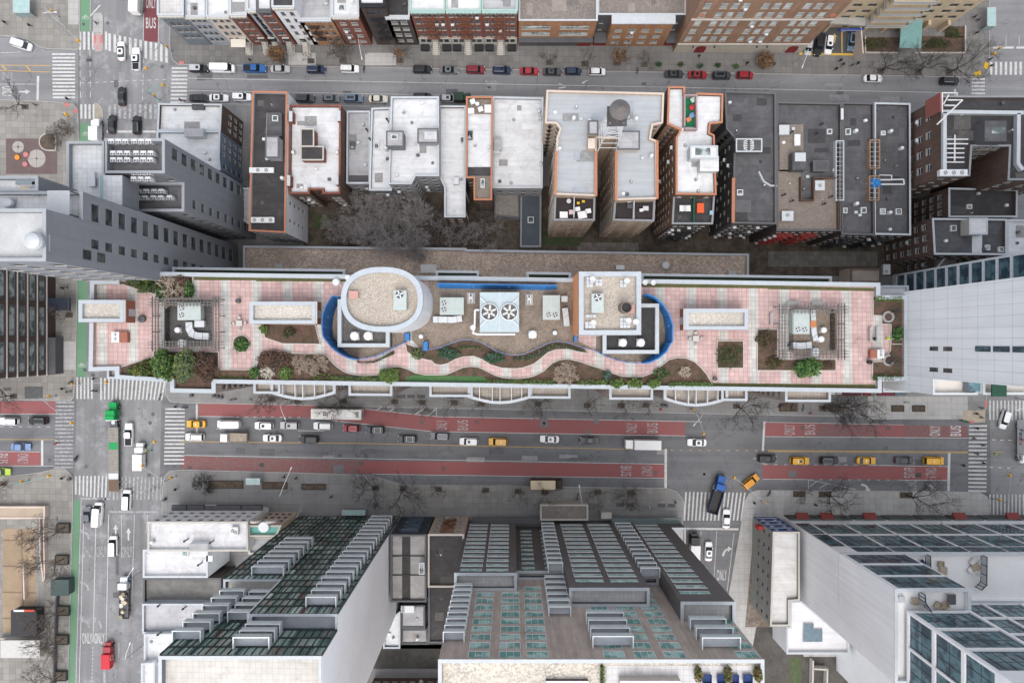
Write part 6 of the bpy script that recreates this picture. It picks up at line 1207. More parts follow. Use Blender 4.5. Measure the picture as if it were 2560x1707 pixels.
b=MB(); pth=[(*at(2,2,2055,1280,40),41.5),(*at(2,2,2015,1280,40),41.5),(*at(2,2,2010,1440,40),41.2),(*at(2,2,1990,1480,40),39.5)]; b.path(pth,.2,METALW,8); b.path([(*at(2,2,1990,1485,39),39.3),(*at(2,2,2030,1500,39),39.3),(*at(3,2,30,1500,39),39.3)],.24,METALW,8); b.cyl(*at(2,2,1995,1440,40),38,41.3,.5,METALW,12); b.build('pipe',ct)
# duct runs
def duct(label,pts,z,wd,m=METAL,name='air_duct'):
    w_=[at(*p,z+.9) for p in pts]; t=thing(name,label,'duct',(*w_[0],z)); b=MB(); b.wall(w_,z+.25,z+1.0,wd,m)
    for q in w_[::2]: b.box(q[0]-.3,q[1]-.3,z,q[0]+.3,q[1]+.3,z+.25,METALD)
    b.build('duct',t); b=MB()
    for a,c in zip(w_[:-1],w_[1:]): b.wall([((a[0]+c[0])/2-.01*(c[0]-a[0]),(a[1]+c[1])/2-.01*(c[1]-a[1])),((a[0]+c[0])/2+.01*(c[0]-a[0])+.02,(a[1]+c[1])/2+.01*(c[1]-a[1]))],z+.2,z+1.05,wd+.1,METALD)
    b.build('flange',t); return t
duct('silvery elbow duct bending south inside the west pergola',[(1,2,1735,1390),(1,2,1738,1450),(1,2,1760,1495),(1,2,1810,1515),(1,2,1915,1520)],HD,1.3)
duct('foil-wrapped duct run beside the twin-fan unit inside the east pergola',[(4,2,415,1280),(4,2,415,1400),(4,2,420,1470),(4,2,440,1560)],HD,1.0)
duct('horizontal silver duct along the south edge of the east pergola',[(4,3,210,30),(4,3,300,40),(4,3,400,30)],HD,1.2)
duct('grey duct at the foot of the pale double-fan unit beside the oval tower',[(2,2,1625,1365),(2,2,1720,1365),(2,2,1800,1368),(2,2,1890,1355)],HD,1.2)
duct('grey vertical duct run along the orange wall',[(3,2,485,1260),(3,2,490,1300),(3,2,500,1380),(3,2,502,1425)],HD,1.1)
for lb,a in (('white round vent cap, west one on the dark plant house below the oval tower',(2,2,900,1515,39.35,.85,1.3)),('white round vent cap, east one on the dark plant house below the oval tower',(2,2,1025,1515,39.35,.85,1.3)),
 ('white round vent cap, west one on the black-gravel plant house',(3,3,1020,8,39.35,.8,1.2)),('white round vent cap, east one on the black-gravel plant house',(3,3,1185,8,39.35,.8,1.2)),('big white vent cap between the cooling tower and the wavy rail',(3,2,190,1500,HD,.85,1.4)),
 ('small white vent cap near the orange wall',(3,2,395,1485,HD,.45,1.0)),('small grey vent cap south of the oval tower',(2,2,1512,1520,HD,.45,.9)),('white vent cap inside the west pergola beside the elbow duct',(1,2,1622,1460,HD,.6,1.2)),('wide white vent cap at the south edge of the west pergola',(1,3,1660,15,HD,.8,1.3)),
 ('white vent cap in the middle of the east pergola',(4,2,520,1460,HD,.6,1.2)),('white vent cap in the lower part of the east pergola',(4,2,495,1545,HD,.65,1.2)),('wide white vent cap at the south-east corner of the east pergola',(4,3,445,95,HD,.85,1.3)),
 ('open-topped silver exhaust drum at the north parapet beside the oval tower',(2,2,730,1020,HD,.75,1.6)),('silver turbine vent on the brown podium roof in a soot stain',(3,2,1415,865,5.5,.95,1.5))):
    cap(lb,*a)
b=MB(); x,y=at(3,2,1045,1255,51.5); t=thing('chimney','wide black-mouthed brown flue on the orange-walled tower','chimney',(x,y,49.1)); b.rings(x,y,[(1.0,49.1),(1.0,52.2),(.85,52.2),(.85,51.6)],flat('brown_flue',(.16,.13,.11),.8),18); b.build('flue',t); b=MB(); b.cyl(x,y,51.5,51.62,.86,BLACK,18); b.build('mouth',t)
for lb,a,z in(('rose metal hatch on the west edge of the oval tower',kr(2,2,855,1105,935,1172),52.45),('rose metal hatch beside the brown flue',kr(3,2,1065,1232,1122,1308),49.1),('concrete hatch with pale curb on the podium roof beside its west end',kr(2,2,170,850,240,890),5.4),('grey louvred box on the podium roof north of the orange-walled tower',kr(3,2,958,868,1032,905),5.4),('weathered metal box beside the oval tower on the podium roof',kr(2,2,1512,862,1655,935),8),('concrete hatch with pale curb near the podium roof east end',kr(3,2,1990,918,2060,960),5.4)):
    unit(lb,a,z,.7 if z!=8 else .9,(),.3,flat('rose_metal',(.42,.24,.21),.7) if 'rose' in lb else (METAL if 'grey' in lb else flat('weathered_zinc',(.42,.42,.40),.6)),'roof_hatch','hatch')
for lb,a in(('mesh heat exchanger on a concrete pad left of the cooling tower',kr(2,2,1938,1115,2010,1220)),('mesh heat exchanger on a concrete pad right of the cooling tower',kr(3,2,122,1128,192,1232))):
    x0,y1=W(a[0],a[1],HD+.3); x1,y0=W(a[2],a[3],HD+.3); t=thing('pump_set',lb,'pump',((x0+x1)/2,(y0+y1)/2,HD)); b=MB(); b.box(x0,y0,HD,x1,y1,HD+.25,flat('pad_concrete',(.4,.38,.35),.9)); b.build('pad',t); b=MB()
    xm,ym=(x0+x1)/2,(y0+y1)/2; b.tube((xm-.3,y0+.2,HD+.7),(xm-.3,y1-.2,HD+.7),.22,METAL,n=8); b.tube((xm+.3,y0+.3,HD+.6),(xm+.3,y1-.3,HD+.6),.16,METALW,n=8); b.cyl(xm,ym,HD+.3,HD+1.1,.28,METALW,10); b.build('pump',t)
unit('grey cable cabinet beside the twin-fan unit at the orange wall',kr(3,2,455,1152,508,1200),HD,1.2,(),.3,METAL,'equipment_cabinet','cabinet')
unit('pale green side cabinet south of the pale unit in the west pergola',kr(1,2,1788,1378,1872,1432),HD,1.3,(),.3,METAL,'equipment_cabinet','cabinet')
unit('rusty orange cabinet beside the ducts inside the east pergola',kr(4,2,390,1380,442,1432),HD,1.2,(),.3,flat('rust_orange',(.42,.17,.07),.7),'equipment_cabinet','cabinet')
# concrete ballast blocks and dishes on the lift tower
def ballast(label,c,r,x,y,n,m,dish=True):
    X,Y=at(c,r,x,y,49.5); t=thing('antenna_mount',label,'antenna',(X,Y,49.1))
    for i in range(n):
        for j in range(m): b=MB(); b.box(X-n*.3+i*.62,Y-m*.3+j*.62,49.1,X-n*.3+i*.62+.55,Y-m*.3+j*.62+.55,49.35,METAL); b.build('ballast_block',t)
    b=MB(); b.tube((X,Y,49.1),(X,Y,51.5),.07,METAL); b.tube((X-.8,Y,49.4),(X+.8,Y,49.4),.05,METAL); b.build('mast',t)
    if dish: b=MB(); b.rings(X+.3,Y+.3,[(.1,50.9),(.42,51.1),(.5,51.25),(.4,51.2),(.08,51.0)],METALW,12); b.build('dish',t)
for lb,x,y,n,m,d in(('antenna with square ballast blocks at the north-west corner of the orange-walled tower',715,1020,2,3,1),('row of ballast blocks in the north of the orange-walled tower',800,1025,2,2,0),('antenna on ballast blocks at the north-east corner of the orange-walled tower',1025,1035,2,2,1),('antenna frame with ballast at the south-east corner of the orange-walled tower',1040,1395,3,3,1),('antenna with ballast at the south-west corner of the orange-walled tower',720,1415,3,2,1),('low pair of ballast blocks by the single-fan unit on the orange-walled tower',725,1330,3,1,0)): ballast(lb,3,2,x,y,n,m,d)
for lb,a in(('white satellite dish on the east edge of the orange-walled tower',(3,2,1130,1388,49.8)),('white satellite dish at the corner of the orange-walled tower by the north parapet',(3,2,1215,1028,37.9)),('oval white satellite dish on the north parapet right of the orange-walled tower',(3,2,1290,1030,37.9)),('white satellite dish on the south parapet edge of the oval tower podium',(2,2,850,985,37.9))):
    x,y=at(*a); t=thing('satellite_dish',lb,'satellite dish',(x,y,a[4])); b=MB(); b.tube((x,y,a[4]),(x,y,a[4]+.7),.05,METAL); b.build('mast',t); b=MB(); b.rings(x,y,[(.08,a[4]+.62),(.4,a[4]+.72),(.52,a[4]+.85),(.42,a[4]+.8),(.08,a[4]+.68)],METALW,14); b.build('dish',t)
# pergolas
WD=flat('grey_weathered_timber',(.155,.145,.135),.85)
def pergola(label,pr,h=40.0,wd=14,step=8.5):
    x0,y1=W(pr[0],pr[1],h); x1,y0=W(pr[2],pr[3],h); s=.0785; d=wd*s; t=thing('pergola',label,'pergola',((x0+x1)/2,(y0+y1)/2,HD))
    for k in range(4):
        b=MB()
        for off in(0,d*.5,d):
            if k==0: b.box(x0-.8,y1-off-.07,h-.28,x1+.8,y1-off+.07,h,WD)
            if k==1: b.box(x0-.8,y0+off-.07,h-.28,x1+.8,y0+off+.07,h,WD)
            if k==2: b.box(x0+off-.07,y0-.6,h-.25,x0+off+.07,y1+.6,h-.03,WD)
            if k==3: b.box(x1-off-.07,y0-.6,h-.25,x1-off+.07,y1+.6,h-.03,WD)
        b.build('beam',t); b=MB()
        L=(x1-x0) if k<2 else (y1-y0); n=int(L/(step*s))
        for i in range(n+1):
            u=L*i/n
            if k==0: b.box(x0+u-.05,y1-d-.35,h,x0+u+.05,y1+.35,h+.16,WD)
            if k==1: b.box(x0+u-.05,y0-.35,h,x0+u+.05,y0+d+.35,h+.16,WD)
            if k==2: b.box(x0-.35,y0+u-.05,h,x0+d+.35,y0+u+.05,h+.16,WD)
            if k==3: b.box(x1-d-.35,y0+u-.05,h,x1+.35,y0+u+.05,h+.16,WD)
        b.build('rafter',t)
    for i in range(4):
        for j in range(4):
            if i in(0,3) or j in(0,3):
                b=MB(); x=x0+(x1-x0)*i/3; y=y0+(y1-y0)*j/3; b.box(x-.09,y-.09,HD,x+.09,y+.09,h-.28,WD); b.build('post',t)
    return t
pergola('timber pergola frame around the air plant at the west end of the roof garden',(380,748,546,870)); pergola('timber pergola frame around the air plant at the east end of the roof garden',(1949,766,2112,892))
for n_,pr in enumerate(((412,756,534,866),(1982,775,2092,888))):
    o=bed('gravel_bed',[rect(*pr)],GRAVB if n_ else GRAVD,HD+.045)
def screenfence(label,pr,sides):
    x0,y1=W(pr[0],pr[1],39); x1,y0=W(pr[2],pr[3],39); t=thing('slat_fence',label,'fence',((x0+x1)/2,(y0+y1)/2,HD))
    for s in sides:
        b=MB(); n=int(((y1-y0) if s in 'WE' else (x1-x0))/.4)
        for i in range(n):
            if s in 'WE': x=x0 if s=='W' else x1; y=y0+(y1-y0)*i/n; b.box(x-.05,y,HD,x+.05,y+.28,HD+2.0,BLACK)
            else: y=y1 if s=='N' else y0; x=x0+(x1-x0)*i/n; b.box(x,y-.05,HD,x+.28,y+.05,HD+2.0,BLACK)
        b.build('slats',t)
screenfence('black slatted screen on the north and west sides of the west plant yard',(412,752,540,866),'NW'); screenfence('black slatted screen enclosing the east plant yard',(1982,772,2086,880),'NWE')
# --- terrace furniture
WOODC=flat('pale_furniture',(.62,.60,.56),.6)
def table(label,c,r,x,y,z,wd=1.1,dp=1.1,m=WOODC,rot=0,rnd=False):
    X,Y=at(c,r,x,y,z+.7); t=thing('table',label,'table',(X,Y,z),R(rot)); b=MB()
    if rnd: b.cyl(0,0,.69,.75,wd/2,m,16); b.cyl(0,0,0,.69,.06,METALD,6); b.cyl(0,0,0,.04,.3,METALD,10)
    else: b.box(-wd/2,-dp/2,.69,wd/2,dp/2,.75,m)
    b.build('tabletop',t,local=True)
    if not rnd:
        for sx in(-1,1):
            for sy in(-1,1): b=MB(); b.box(sx*(wd/2-.08)-.03,sy*(dp/2-.08)-.03,0,sx*(wd/2-.08)+.03,sy*(dp/2-.08)+.03,.69,m); b.build('leg',t,local=True)
    return t
def chair(label,c,r,x,y,z,rot=0,m=WOODC,arm=False,group=None,wd=.6):
    X,Y=at(c,r,x,y,z+.5); t=thing('armchair' if arm else 'chair',label,'armchair' if arm else 'chair',(X,Y,z),R(rot),group); h=wd/2; b=MB(); b.box(-h,-h,.36,h,h,.46,m); b.build('seat',t,local=True)
    b=MB(); b.box(-h,h-.08,.46,h,h,.95,m); b.build('backrest',t,local=True)
    for sx in(-1,1):
        for sy in(-1,1): b=MB(); b.box(sx*(h-.06)-.03,sy*(h-.06)-.03,0,sx*(h-.06)+.03,sy*(h-.06)+.03,.36,m); b.build('leg',t,local=True)
        if arm: b=MB(); b.box(sx*h-.06,-h,.46,sx*h+.06,h,.66,m); b.build('armrest',t,local=True)
    return t
def bench(label,c,r,x,y,z,L,rot=0,m=METAL):
    X,Y=at(c,r,x,y,z+.45); t=thing('bench',label,'bench',(X,Y,z),R(rot)); b=MB()
    for k in range(5): b.box(-L/2,-.3+k*.13,.42,L/2,-.2+k*.13,.47,m)
    b.build('seat',t,local=True); b=MB()
    for k in range(3): b.box(-L/2,.32+k*.03,.55+k*.14,L/2,.36+k*.03,.65+k*.14,m)
    b.build('backrest',t,local=True)
    for s in(-1,1): b=MB(); b.box(s*(L/2-.2)-.04,-.3,0,s*(L/2-.2)+.04,.36,.42,METALD); b.build('leg',t,local=True)
STN=flat('stone_grey_seat',(.45,.44,.42),.8)
for lb,c,r,x,y in(('west table',1,2,2195,1400),('east table',3,2,1688,1540)):
    table(f'square pale stone picnic table, {"west one by the first stair house" if c==1 else "south of the long gravel-topped stair house"}',c,r,x,y,HD,1.1,1.1,STN)
    for k,(dx,dy) in enumerate(((-58,0),(58,-5),(0,-52),(5,48))): chair(f'pale stone seat on the {("left","right","north","south")[k]} side of the {"west" if c==1 else "east"} picnic table',c,r,x+dx,y+dy,HD,(90,-90,0,180)[k],STN,wd=.5)
def bin_(label,c,r,x,y,z,rad=.35,m=METALD,h=.95):
    X,Y=at(c,r,x,y,z+h*.7); t=thing('litter_bin',label,'bin',(X,Y,z)); b=MB(); b.rings(X,Y,[(rad*.85,z),(rad,z+h),(rad*.9,z+h),(rad*.8,z+h*.8)],m,12); b.build('drum',t); b=MB(); b.rings(X,Y,[(rad,z+h),(rad*.9,z+h+.12),(rad*.45,z+h+.16),(rad*.42,z+h+.05)],m,12); b.build('lid',t)
bin_('dark bin on the pink paving between the west pergola and the stair house',1,2,2185,1195,HD,.45); bin_('grey bin at the end of the bright green parapet hedge',3,3,1865,340,HD,.4); bin_('grey round bin west of the first pergola',1,2,1303,1360,HD,.75,METALD,.6); bin_('black bin beside the brick grill near the east bed',4,3,935,188,HD,.42,BLACK)
for lb,a in(('white lounger against the north side of the east pergola, west one',(4,2,235,1215,HD,2.4)),('white lounger against the north side of the east pergola, east one',(4,2,460,1215,HD,2.4))): bench(lb,*a,0,STN)
bench('grey slatted bench facing the east bed, beside the seated visitor',4,2,1005,1500,HD,2.8,90); bench('pale bench at the west side of the east pergola',4,2,35,1355,HD,2.3,90,STN); bench('slim bench just left of the grey slatted bench',4,2,945,1500,HD,2.8,90,STN)
for lb,a in(('brown-sided cabinet with two chrome vents on the west terrace',(1,2,1017,1480,1165,1575)),('white-topped grill island with chrome vent near the east bed',(4,3,945,75,1068,150))):
    x0,y1=W(*K(a[0],a[1],a[2],a[3]),38.3); x1,y0=W(*K(a[0],a[1],a[4],a[5]),38.3); t=thing('grill_island',lb,'grill',((x0+x1)/2,(y0+y1)/2,HD)); b=MB(); b.box(x0,y0,HD,x1,y1,HD+.95,WOODR); b.build('cabinet',t); b=MB(); q=x0+.06 if a[0]==1 else (x0+x1)/2; e=(x0+x1)/2 if a[0]==1 else x1+.05; b.box(q,y0-.03,HD+.95,e,y1+.03,HD+1.02,METALW); b.build('worktop',t)
    for k in(.3,.72): b=MB(); b.cyl((q+e)/2,y0+(y1-y0)*k,HD+1.02,HD+1.5,.22,METAL,10); b.build('vent',t)
t=thing('control_panel','grey electrical panel on the wall of the west stair house','control panel',(*W(319,783,38.5),HD)); b=MB(); x,y=W(319,783,38.6); b.box(x-.7,y-.55,HD,x+.7,y+.55,HD+1.3,METAL); b.build('box',t); b=MB(); b.tube((x-.8,y+1.3,HD),(x-.8,y+1.3,HD+1.6),.12,METALW); b.build('pipe',t)
for i,(c,r,x,y) in enumerate(((4,2,1105,1340),(4,3,1108,170))):
    X,Y=at(c,r,x,y,HD+.3); t=thing('stone_ring',('round stone seat ring in the upper east bed','round stone seat ring in the lower east bed')[i],'seat',(X,Y,HD)); b=MB(); p=[(X+.95*math.cos(k*math.pi/10),Y+.95*math.sin(k*math.pi/10)) for k in range(4,20 if i else 24)]; b.wall(p,HD,HD+.4,.38,flat('granite_ring',(.27,.26,.25),.85),i==0); b.build('ring',t)
# ================= vehicles
TYRE=flat('tyre_rubber',(.012,.012,.012),.9); RIM=flat('wheel_rim',(.35,.35,.36),.4,.5); CGL=mat('car_glass',(.012,.017,.02),.06,kind='plain',spec=.6); LAMP=flat('lamp_clear',(.75,.75,.72),.2); TAIL=flat('lamp_red',(.30,.012,.012),.3)
COL=dict(white=(.72,.73,.73),black=(.016,.017,.019),dark=(.045,.05,.056),grey=(.13,.14,.15),silver=(.42,.43,.44),red=(.28,.018,.025),maroon=(.16,.02,.03),blue=(.02,.10,.30),navy=(.014,.025,.06),steel=(.12,.17,.23),yellow=(.66,.34,.012),cream=(.60,.58,.48),green=(.01,.26,.07),paleblue=(.16,.24,.42),lime=(.40,.55,.05),orange=(.62,.27,.02))
def outline(L,w,ff,fr,n=5,k=2.6):
    # plan of a car body: half length L, half width w
    p=[]
    for i in range(24):
        t=2*math.pi*i/24; c,s=math.cos(t),math.sin(t); e=2/k
        x=L*math.copysign(abs(c)**(.42 if c>0 else .34),c); y=w*math.copysign(abs(s)**.28,s); p.append((x,y))
    return p
#        L    W    H    belt hood trunk  roof front/rear at roof, glass base front/rear
CT=dict(sedan=(4.8,1.84,1.45,.93,.74,.93,.35,-1.0,1.12,-1.72),suv=(4.75,1.9,1.72,1.05,.92,1.02,.55,-1.95,1.2,-2.25),hatch=(4.25,1.78,1.52,.95,.80,.97,.5,-1.5,1.15,-2.0),minivan=(5.1,2.0,1.8,1.05,.88,1.02,.95,-2.2,1.65,-2.45),
 cargo=(5.9,2.05,2.35,1.25,1.1,1.25,1.55,-2.85,2.2,-2.93),pickup=(5.7,2.0,1.85,1.12,1.0,1.08,.55,-.75,1.15,-.95))
CM={}
def wheelmesh(r=.34,wd=.23):
    if ('w',r) in CM: return CM['w',r]
    b=MB(); R_=lambda rr,y:[(rr*math.cos(2*math.pi*j/14),y,rr*math.sin(2*math.pi*j/14)) for j in range(14)]
    b.loft([R_(r*.9,-wd/2),R_(r,-wd/2+.04),R_(r,wd/2-.04),R_(r*.9,wd/2)],TYRE); b.loft([R_(r*.62,-wd/2-.012),R_(r*.62,wd/2+.012)],RIM)
    CM['w',r]=tomesh(b,'wheel'); return CM['w',r]
def tomesh(b,name,smooth=False):
    me=bpy.data.meshes.new(name); me.from_pydata(b.v,[],b.f)
    for m in b.ms: me.materials.append(m)
    me.polygons.foreach_set('material_index',b.m)
    if smooth: me.polygons.foreach_set('use_smooth',[True]*len(b.f))
    me.update(); return me
def carmeshes(ty,col,roofcol):
    k=(ty,col,roofcol)
    if k in CM: return CM[k]
    L,w,H,belt,hood,trunk,rf,rr,gf,gr=CT[ty]; m=paintmat(COL[col]); mr=paintmat(COL[roofcol or col]); h=L/2; hw=w/2; out=[]
    base=outline(h,hw,1,1)
    def zt(x):
        if x>gf: return belt+(hood-belt)*min(1,(x-gf)/(h-gf))**1.3
        if x<gr: return belt+(trunk-belt)*min(1,(gr-x)/(h+gr+1e-6))
        return belt
    ring=lambda s,z,sx=None:[(x*(sx or s),y*s,z) for x,y in base]
    b=MB(); b.loft([ring(.93,.2),ring(1,.38),ring(1,.62),[(x*.985,y*.985,zt(x)-.1) for x,y in base],[(x*.955,y*.93,zt(x)) for x,y in base]],m,capm=m); out.append(('body',tomesh(b,'body')))
    gw=hw*.90; rw=hw*.74; B_=[(gf,-gw*.93),(gf,gw*.93),(gr,gw*.93),(gr,-gw*.93)]; T_=[(rf,-rw),(rf,rw),(rr,rw),(rr,-rw)]; zb=belt-.03; zr=H-.07
    def q(i,j,nm,sh=.0,mt=CGL):
        b=MB(); b.face([(*B_[i],zb),(*B_[j],zb),(*T_[j],zr),(*T_[i],zr)],mt); return (nm,tomesh(b,nm))
    out.append(q(0,1,'windscreen'))
    vanlike=ty=='cargo'
    out.append(q(2,3,'rear_window',mt=m if vanlike else CGL))
    if vanlike:
        for s in(-1,1):
            b=MB(); b.face([(gf,s*gw*.93,zb),(gr,s*gw*.93,zb),(rr,s*rw*1.12,zr),(rf,s*rw*1.12,zr)],m); b.face([(gf-.15,s*(gw*.93+.02),zb+.15),(.6,s*(gw*.93+.02),zb+.15),(.6,s*(rw*1.12+.04),zr-.3),(rf-.1,s*(rw*1.12+.04),zr-.3)],CGL); out.append(('side_panel',tomesh(b,'side_panel')))
    else: out.append(q(1,2,'side_window')); out.append(q(3,0,'side_window'))
    b=MB(); e=.06; wr=rw*(1.14 if vanlike else 1.05)
    pr=[(rf+e,-wr*.86),(rf+e+.05,0),(rf+e,wr*.86),(rf-.25,wr),(rr+.25,wr),(rr-e,wr*.9),(rr-e-.04,0),(rr-e,-wr*.9),(rr+.25,-wr),(rf-.25,-wr)]
    b.loft([[(x,y,zr) for x,y in pr],[(x*.985,y*.97,zr+.05) for x,y in pr],[(x*.9,y*.82,H) for x,y in pr]],mr); out.append(('roof',tomesh(b,'roof')))
    for s in(-1,1):
        b=MB(); b.box(h*.90,s*hw*.62-.2,hood-.16,h*.965,s*hw*.62+.2,hood-.02,LAMP); out.append(('headlight',tomesh(b,'headlight')))
        b=MB(); b.box(-h*.985,s*hw*.66-.16,.72,-h*.93,s*hw*.66+.16,.94,TAIL); out.append(('tail_light',tomesh(b,'tail_light')))
        b=MB(); b.box(gf-.35,s*(hw+.02)-.1,belt-.02,gf-.15,s*(hw+.02)+.1,belt+.14,m); out.append(('mirror',tomesh(b,'mirror')))
    if ty=='pickup':
        b=MB(); bd=flat('bed_liner',(.022,.022,.024),.8); b.box(-h+.12,-hw*.82,belt-.06,gr-.08,hw*.82,belt+.005,bd); out.append(('cargo_bed',tomesh(b,'cargo_bed')))
        b=MB(); b.wall([(gr-.06,-hw*.86),(-h+.08,-hw*.86),(-h+.08,hw*.86),(gr-.06,hw*.86)],belt-.05,belt+.14,.1,m); out.append(('bed_rail',tomesh(b,'bed_rail')))
    CM[k]=out; return out
def car(label,ty,col,pos,deg,flags='',roofcol=None,cat=None,group=None,name=None):
    x,y=W(*pos,.8); L,w,H,belt,hood,trunk,rf,rr,gf,gr=CT[ty]
    t=thing(name or dict(sedan='car',suv='car',hatch='car',minivan='van',cargo='van',pickup='pickup_truck')[ty],label,cat or ('taxi' if 'T' in flags else dict(sedan='car',suv='car',hatch='car',minivan='van',cargo='van',pickup='pickup truck')[ty]),(x,y,.03),R(deg),group)
    for nm,me in carmeshes(ty,col,roofcol): part(me,nm,t)
    for sx in(L*.31,-L*.29):
        for s in(-1,1): part(wheelmesh(.34 if ty in('sedan','hatch') else .38),'wheel',t,(sx,s*(w/2-.13),.34))
    if 's' in flags:
        b=MB(); b.box(rr+.5 if 'S' in flags else rf-.95,-.36,H-.005,rf-.25,.36,H+.012,CGL); b.build('sunroof',t,local=True)
    if 'k' in flags:
        for s in(-1,1): b=MB(); b.box(rr+.1,s*w*.33-.03,H-.02,rf-.2,s*w*.33+.03,H+.07,METALD if col in('white','silver') else METAL); b.build('roof_rail',t,local=True)
        if 'K' in flags:
            for xx in(rr+.5,rf-.5): b=MB(); b.box(xx-.04,-w*.33,H+.05,xx+.04,w*.33,H+.1,METAL); b.build('crossbar',t,local=True)
    if 'T' in flags: b=MB(); b.box((rf+rr)/2-.12,-.35,H,(rf+rr)/2+.12,.35,H+.16,flat('roof_light_white',(.75,.72,.6),.5)); b.build('roof_light',t,local=True)
    return t
PK='cars parked along the kerbs of the upper street'
U=[('small black car with silver roof parked first in the upper street by the crosswalk','suv','black',1,1,1825,632,0,'s','silver'),('white panel van parked between the small black car and the blue pickup','cargo','white',1,1,2050,632,0,'',None),('bright blue pickup with dark bed behind the white panel van','pickup','blue',2,1,-8,632,0,'',None),('silver sedan parked beneath the tan-leaved tree','sedan','silver',2,1,222,635,0,'',None),('navy blue estate car parked alone in front of the dark red house','suv','navy',2,1,552,640,0,'k',None),('white off-roader parked beside a motorcycle on the upper street','suv','white',2,1,860,635,0,'kK',None),
('black hatchback parked left of the grey sedan opposite the tenements','suv','black',2,1,1527,640,0,'',None),('grey sedan parked between the black hatchback and the maroon car','sedan','grey',2,1,1775,645,0,'s',None),('maroon car parked between the grey sedan and a dark navy car','suv','maroon',2,1,2015,642,0,'',None),('dark navy car with roof rails parked below the last tenement stoop','suv','navy',2,1,2258,648,0,'ks',None),('faded red sedan parked in front of the strip-window building','sedan','red',3,1,160,655,0,'',None),('dark blue-grey sedan parked between the red sedan and the navy hatchback','sedan','dark',3,1,370,660,0,'s',None),('navy hatchback parked beside the white compact','hatch','navy',3,1,562,655,0,'',None),('white compact parked at the end of the row by the planted pits','hatch','white',3,1,780,660,0,'',None),
('dark grey sedan parked left of the bright red sedan','sedan','dark',3,1,1490,680,0,'s',None),('bright red sedan parked before the limestone doorway','sedan','red',3,1,1705,688,0,'s',None),('black estate with big sunroof between two red cars','suv','dark',3,1,1925,695,0,'sS',None),('red hatchback parked last in the row near the red-leaved tree','hatch','red',3,1,2140,692,0,'',None),('black sedan parked closest to the crosswalk on the south kerb of the upper street','sedan','black',1,1,1825,902,0,'',None),('white sedan parked tight behind the black one on the south kerb','sedan','white',1,1,2008,900,0,'s',None),('white car parked beside the black-roofed building','suv','white',1,1,2220,893,0,'s',None),
('dark green-grey car with glass roof, first parked behind the red brick roof','suv','dark',2,1,450,905,0,'sS',None),('mid grey car with glass roof, second parked behind the red brick roof','hatch','grey',2,1,688,905,0,'sS',None),('steel blue car with glass roof, third parked behind the red brick roof','suv','steel',2,1,895,907,0,'sS',None),('cream sedan parked at the end of the south kerb row','sedan','cream',2,1,1122,910,0,'',None),('black car half hidden behind the wide white roof','suv','black',2,1,1530,893,0,'',None),('pale grey car parked behind the bright white roof','hatch','silver',2,1,1765,905,0,'s',None)]
for lb,ty,cl,c,r,x,y,d,f,rc in U: car(lb,ty,cl,K(c,r,x,y),d-.8,f,rc,group=PK)
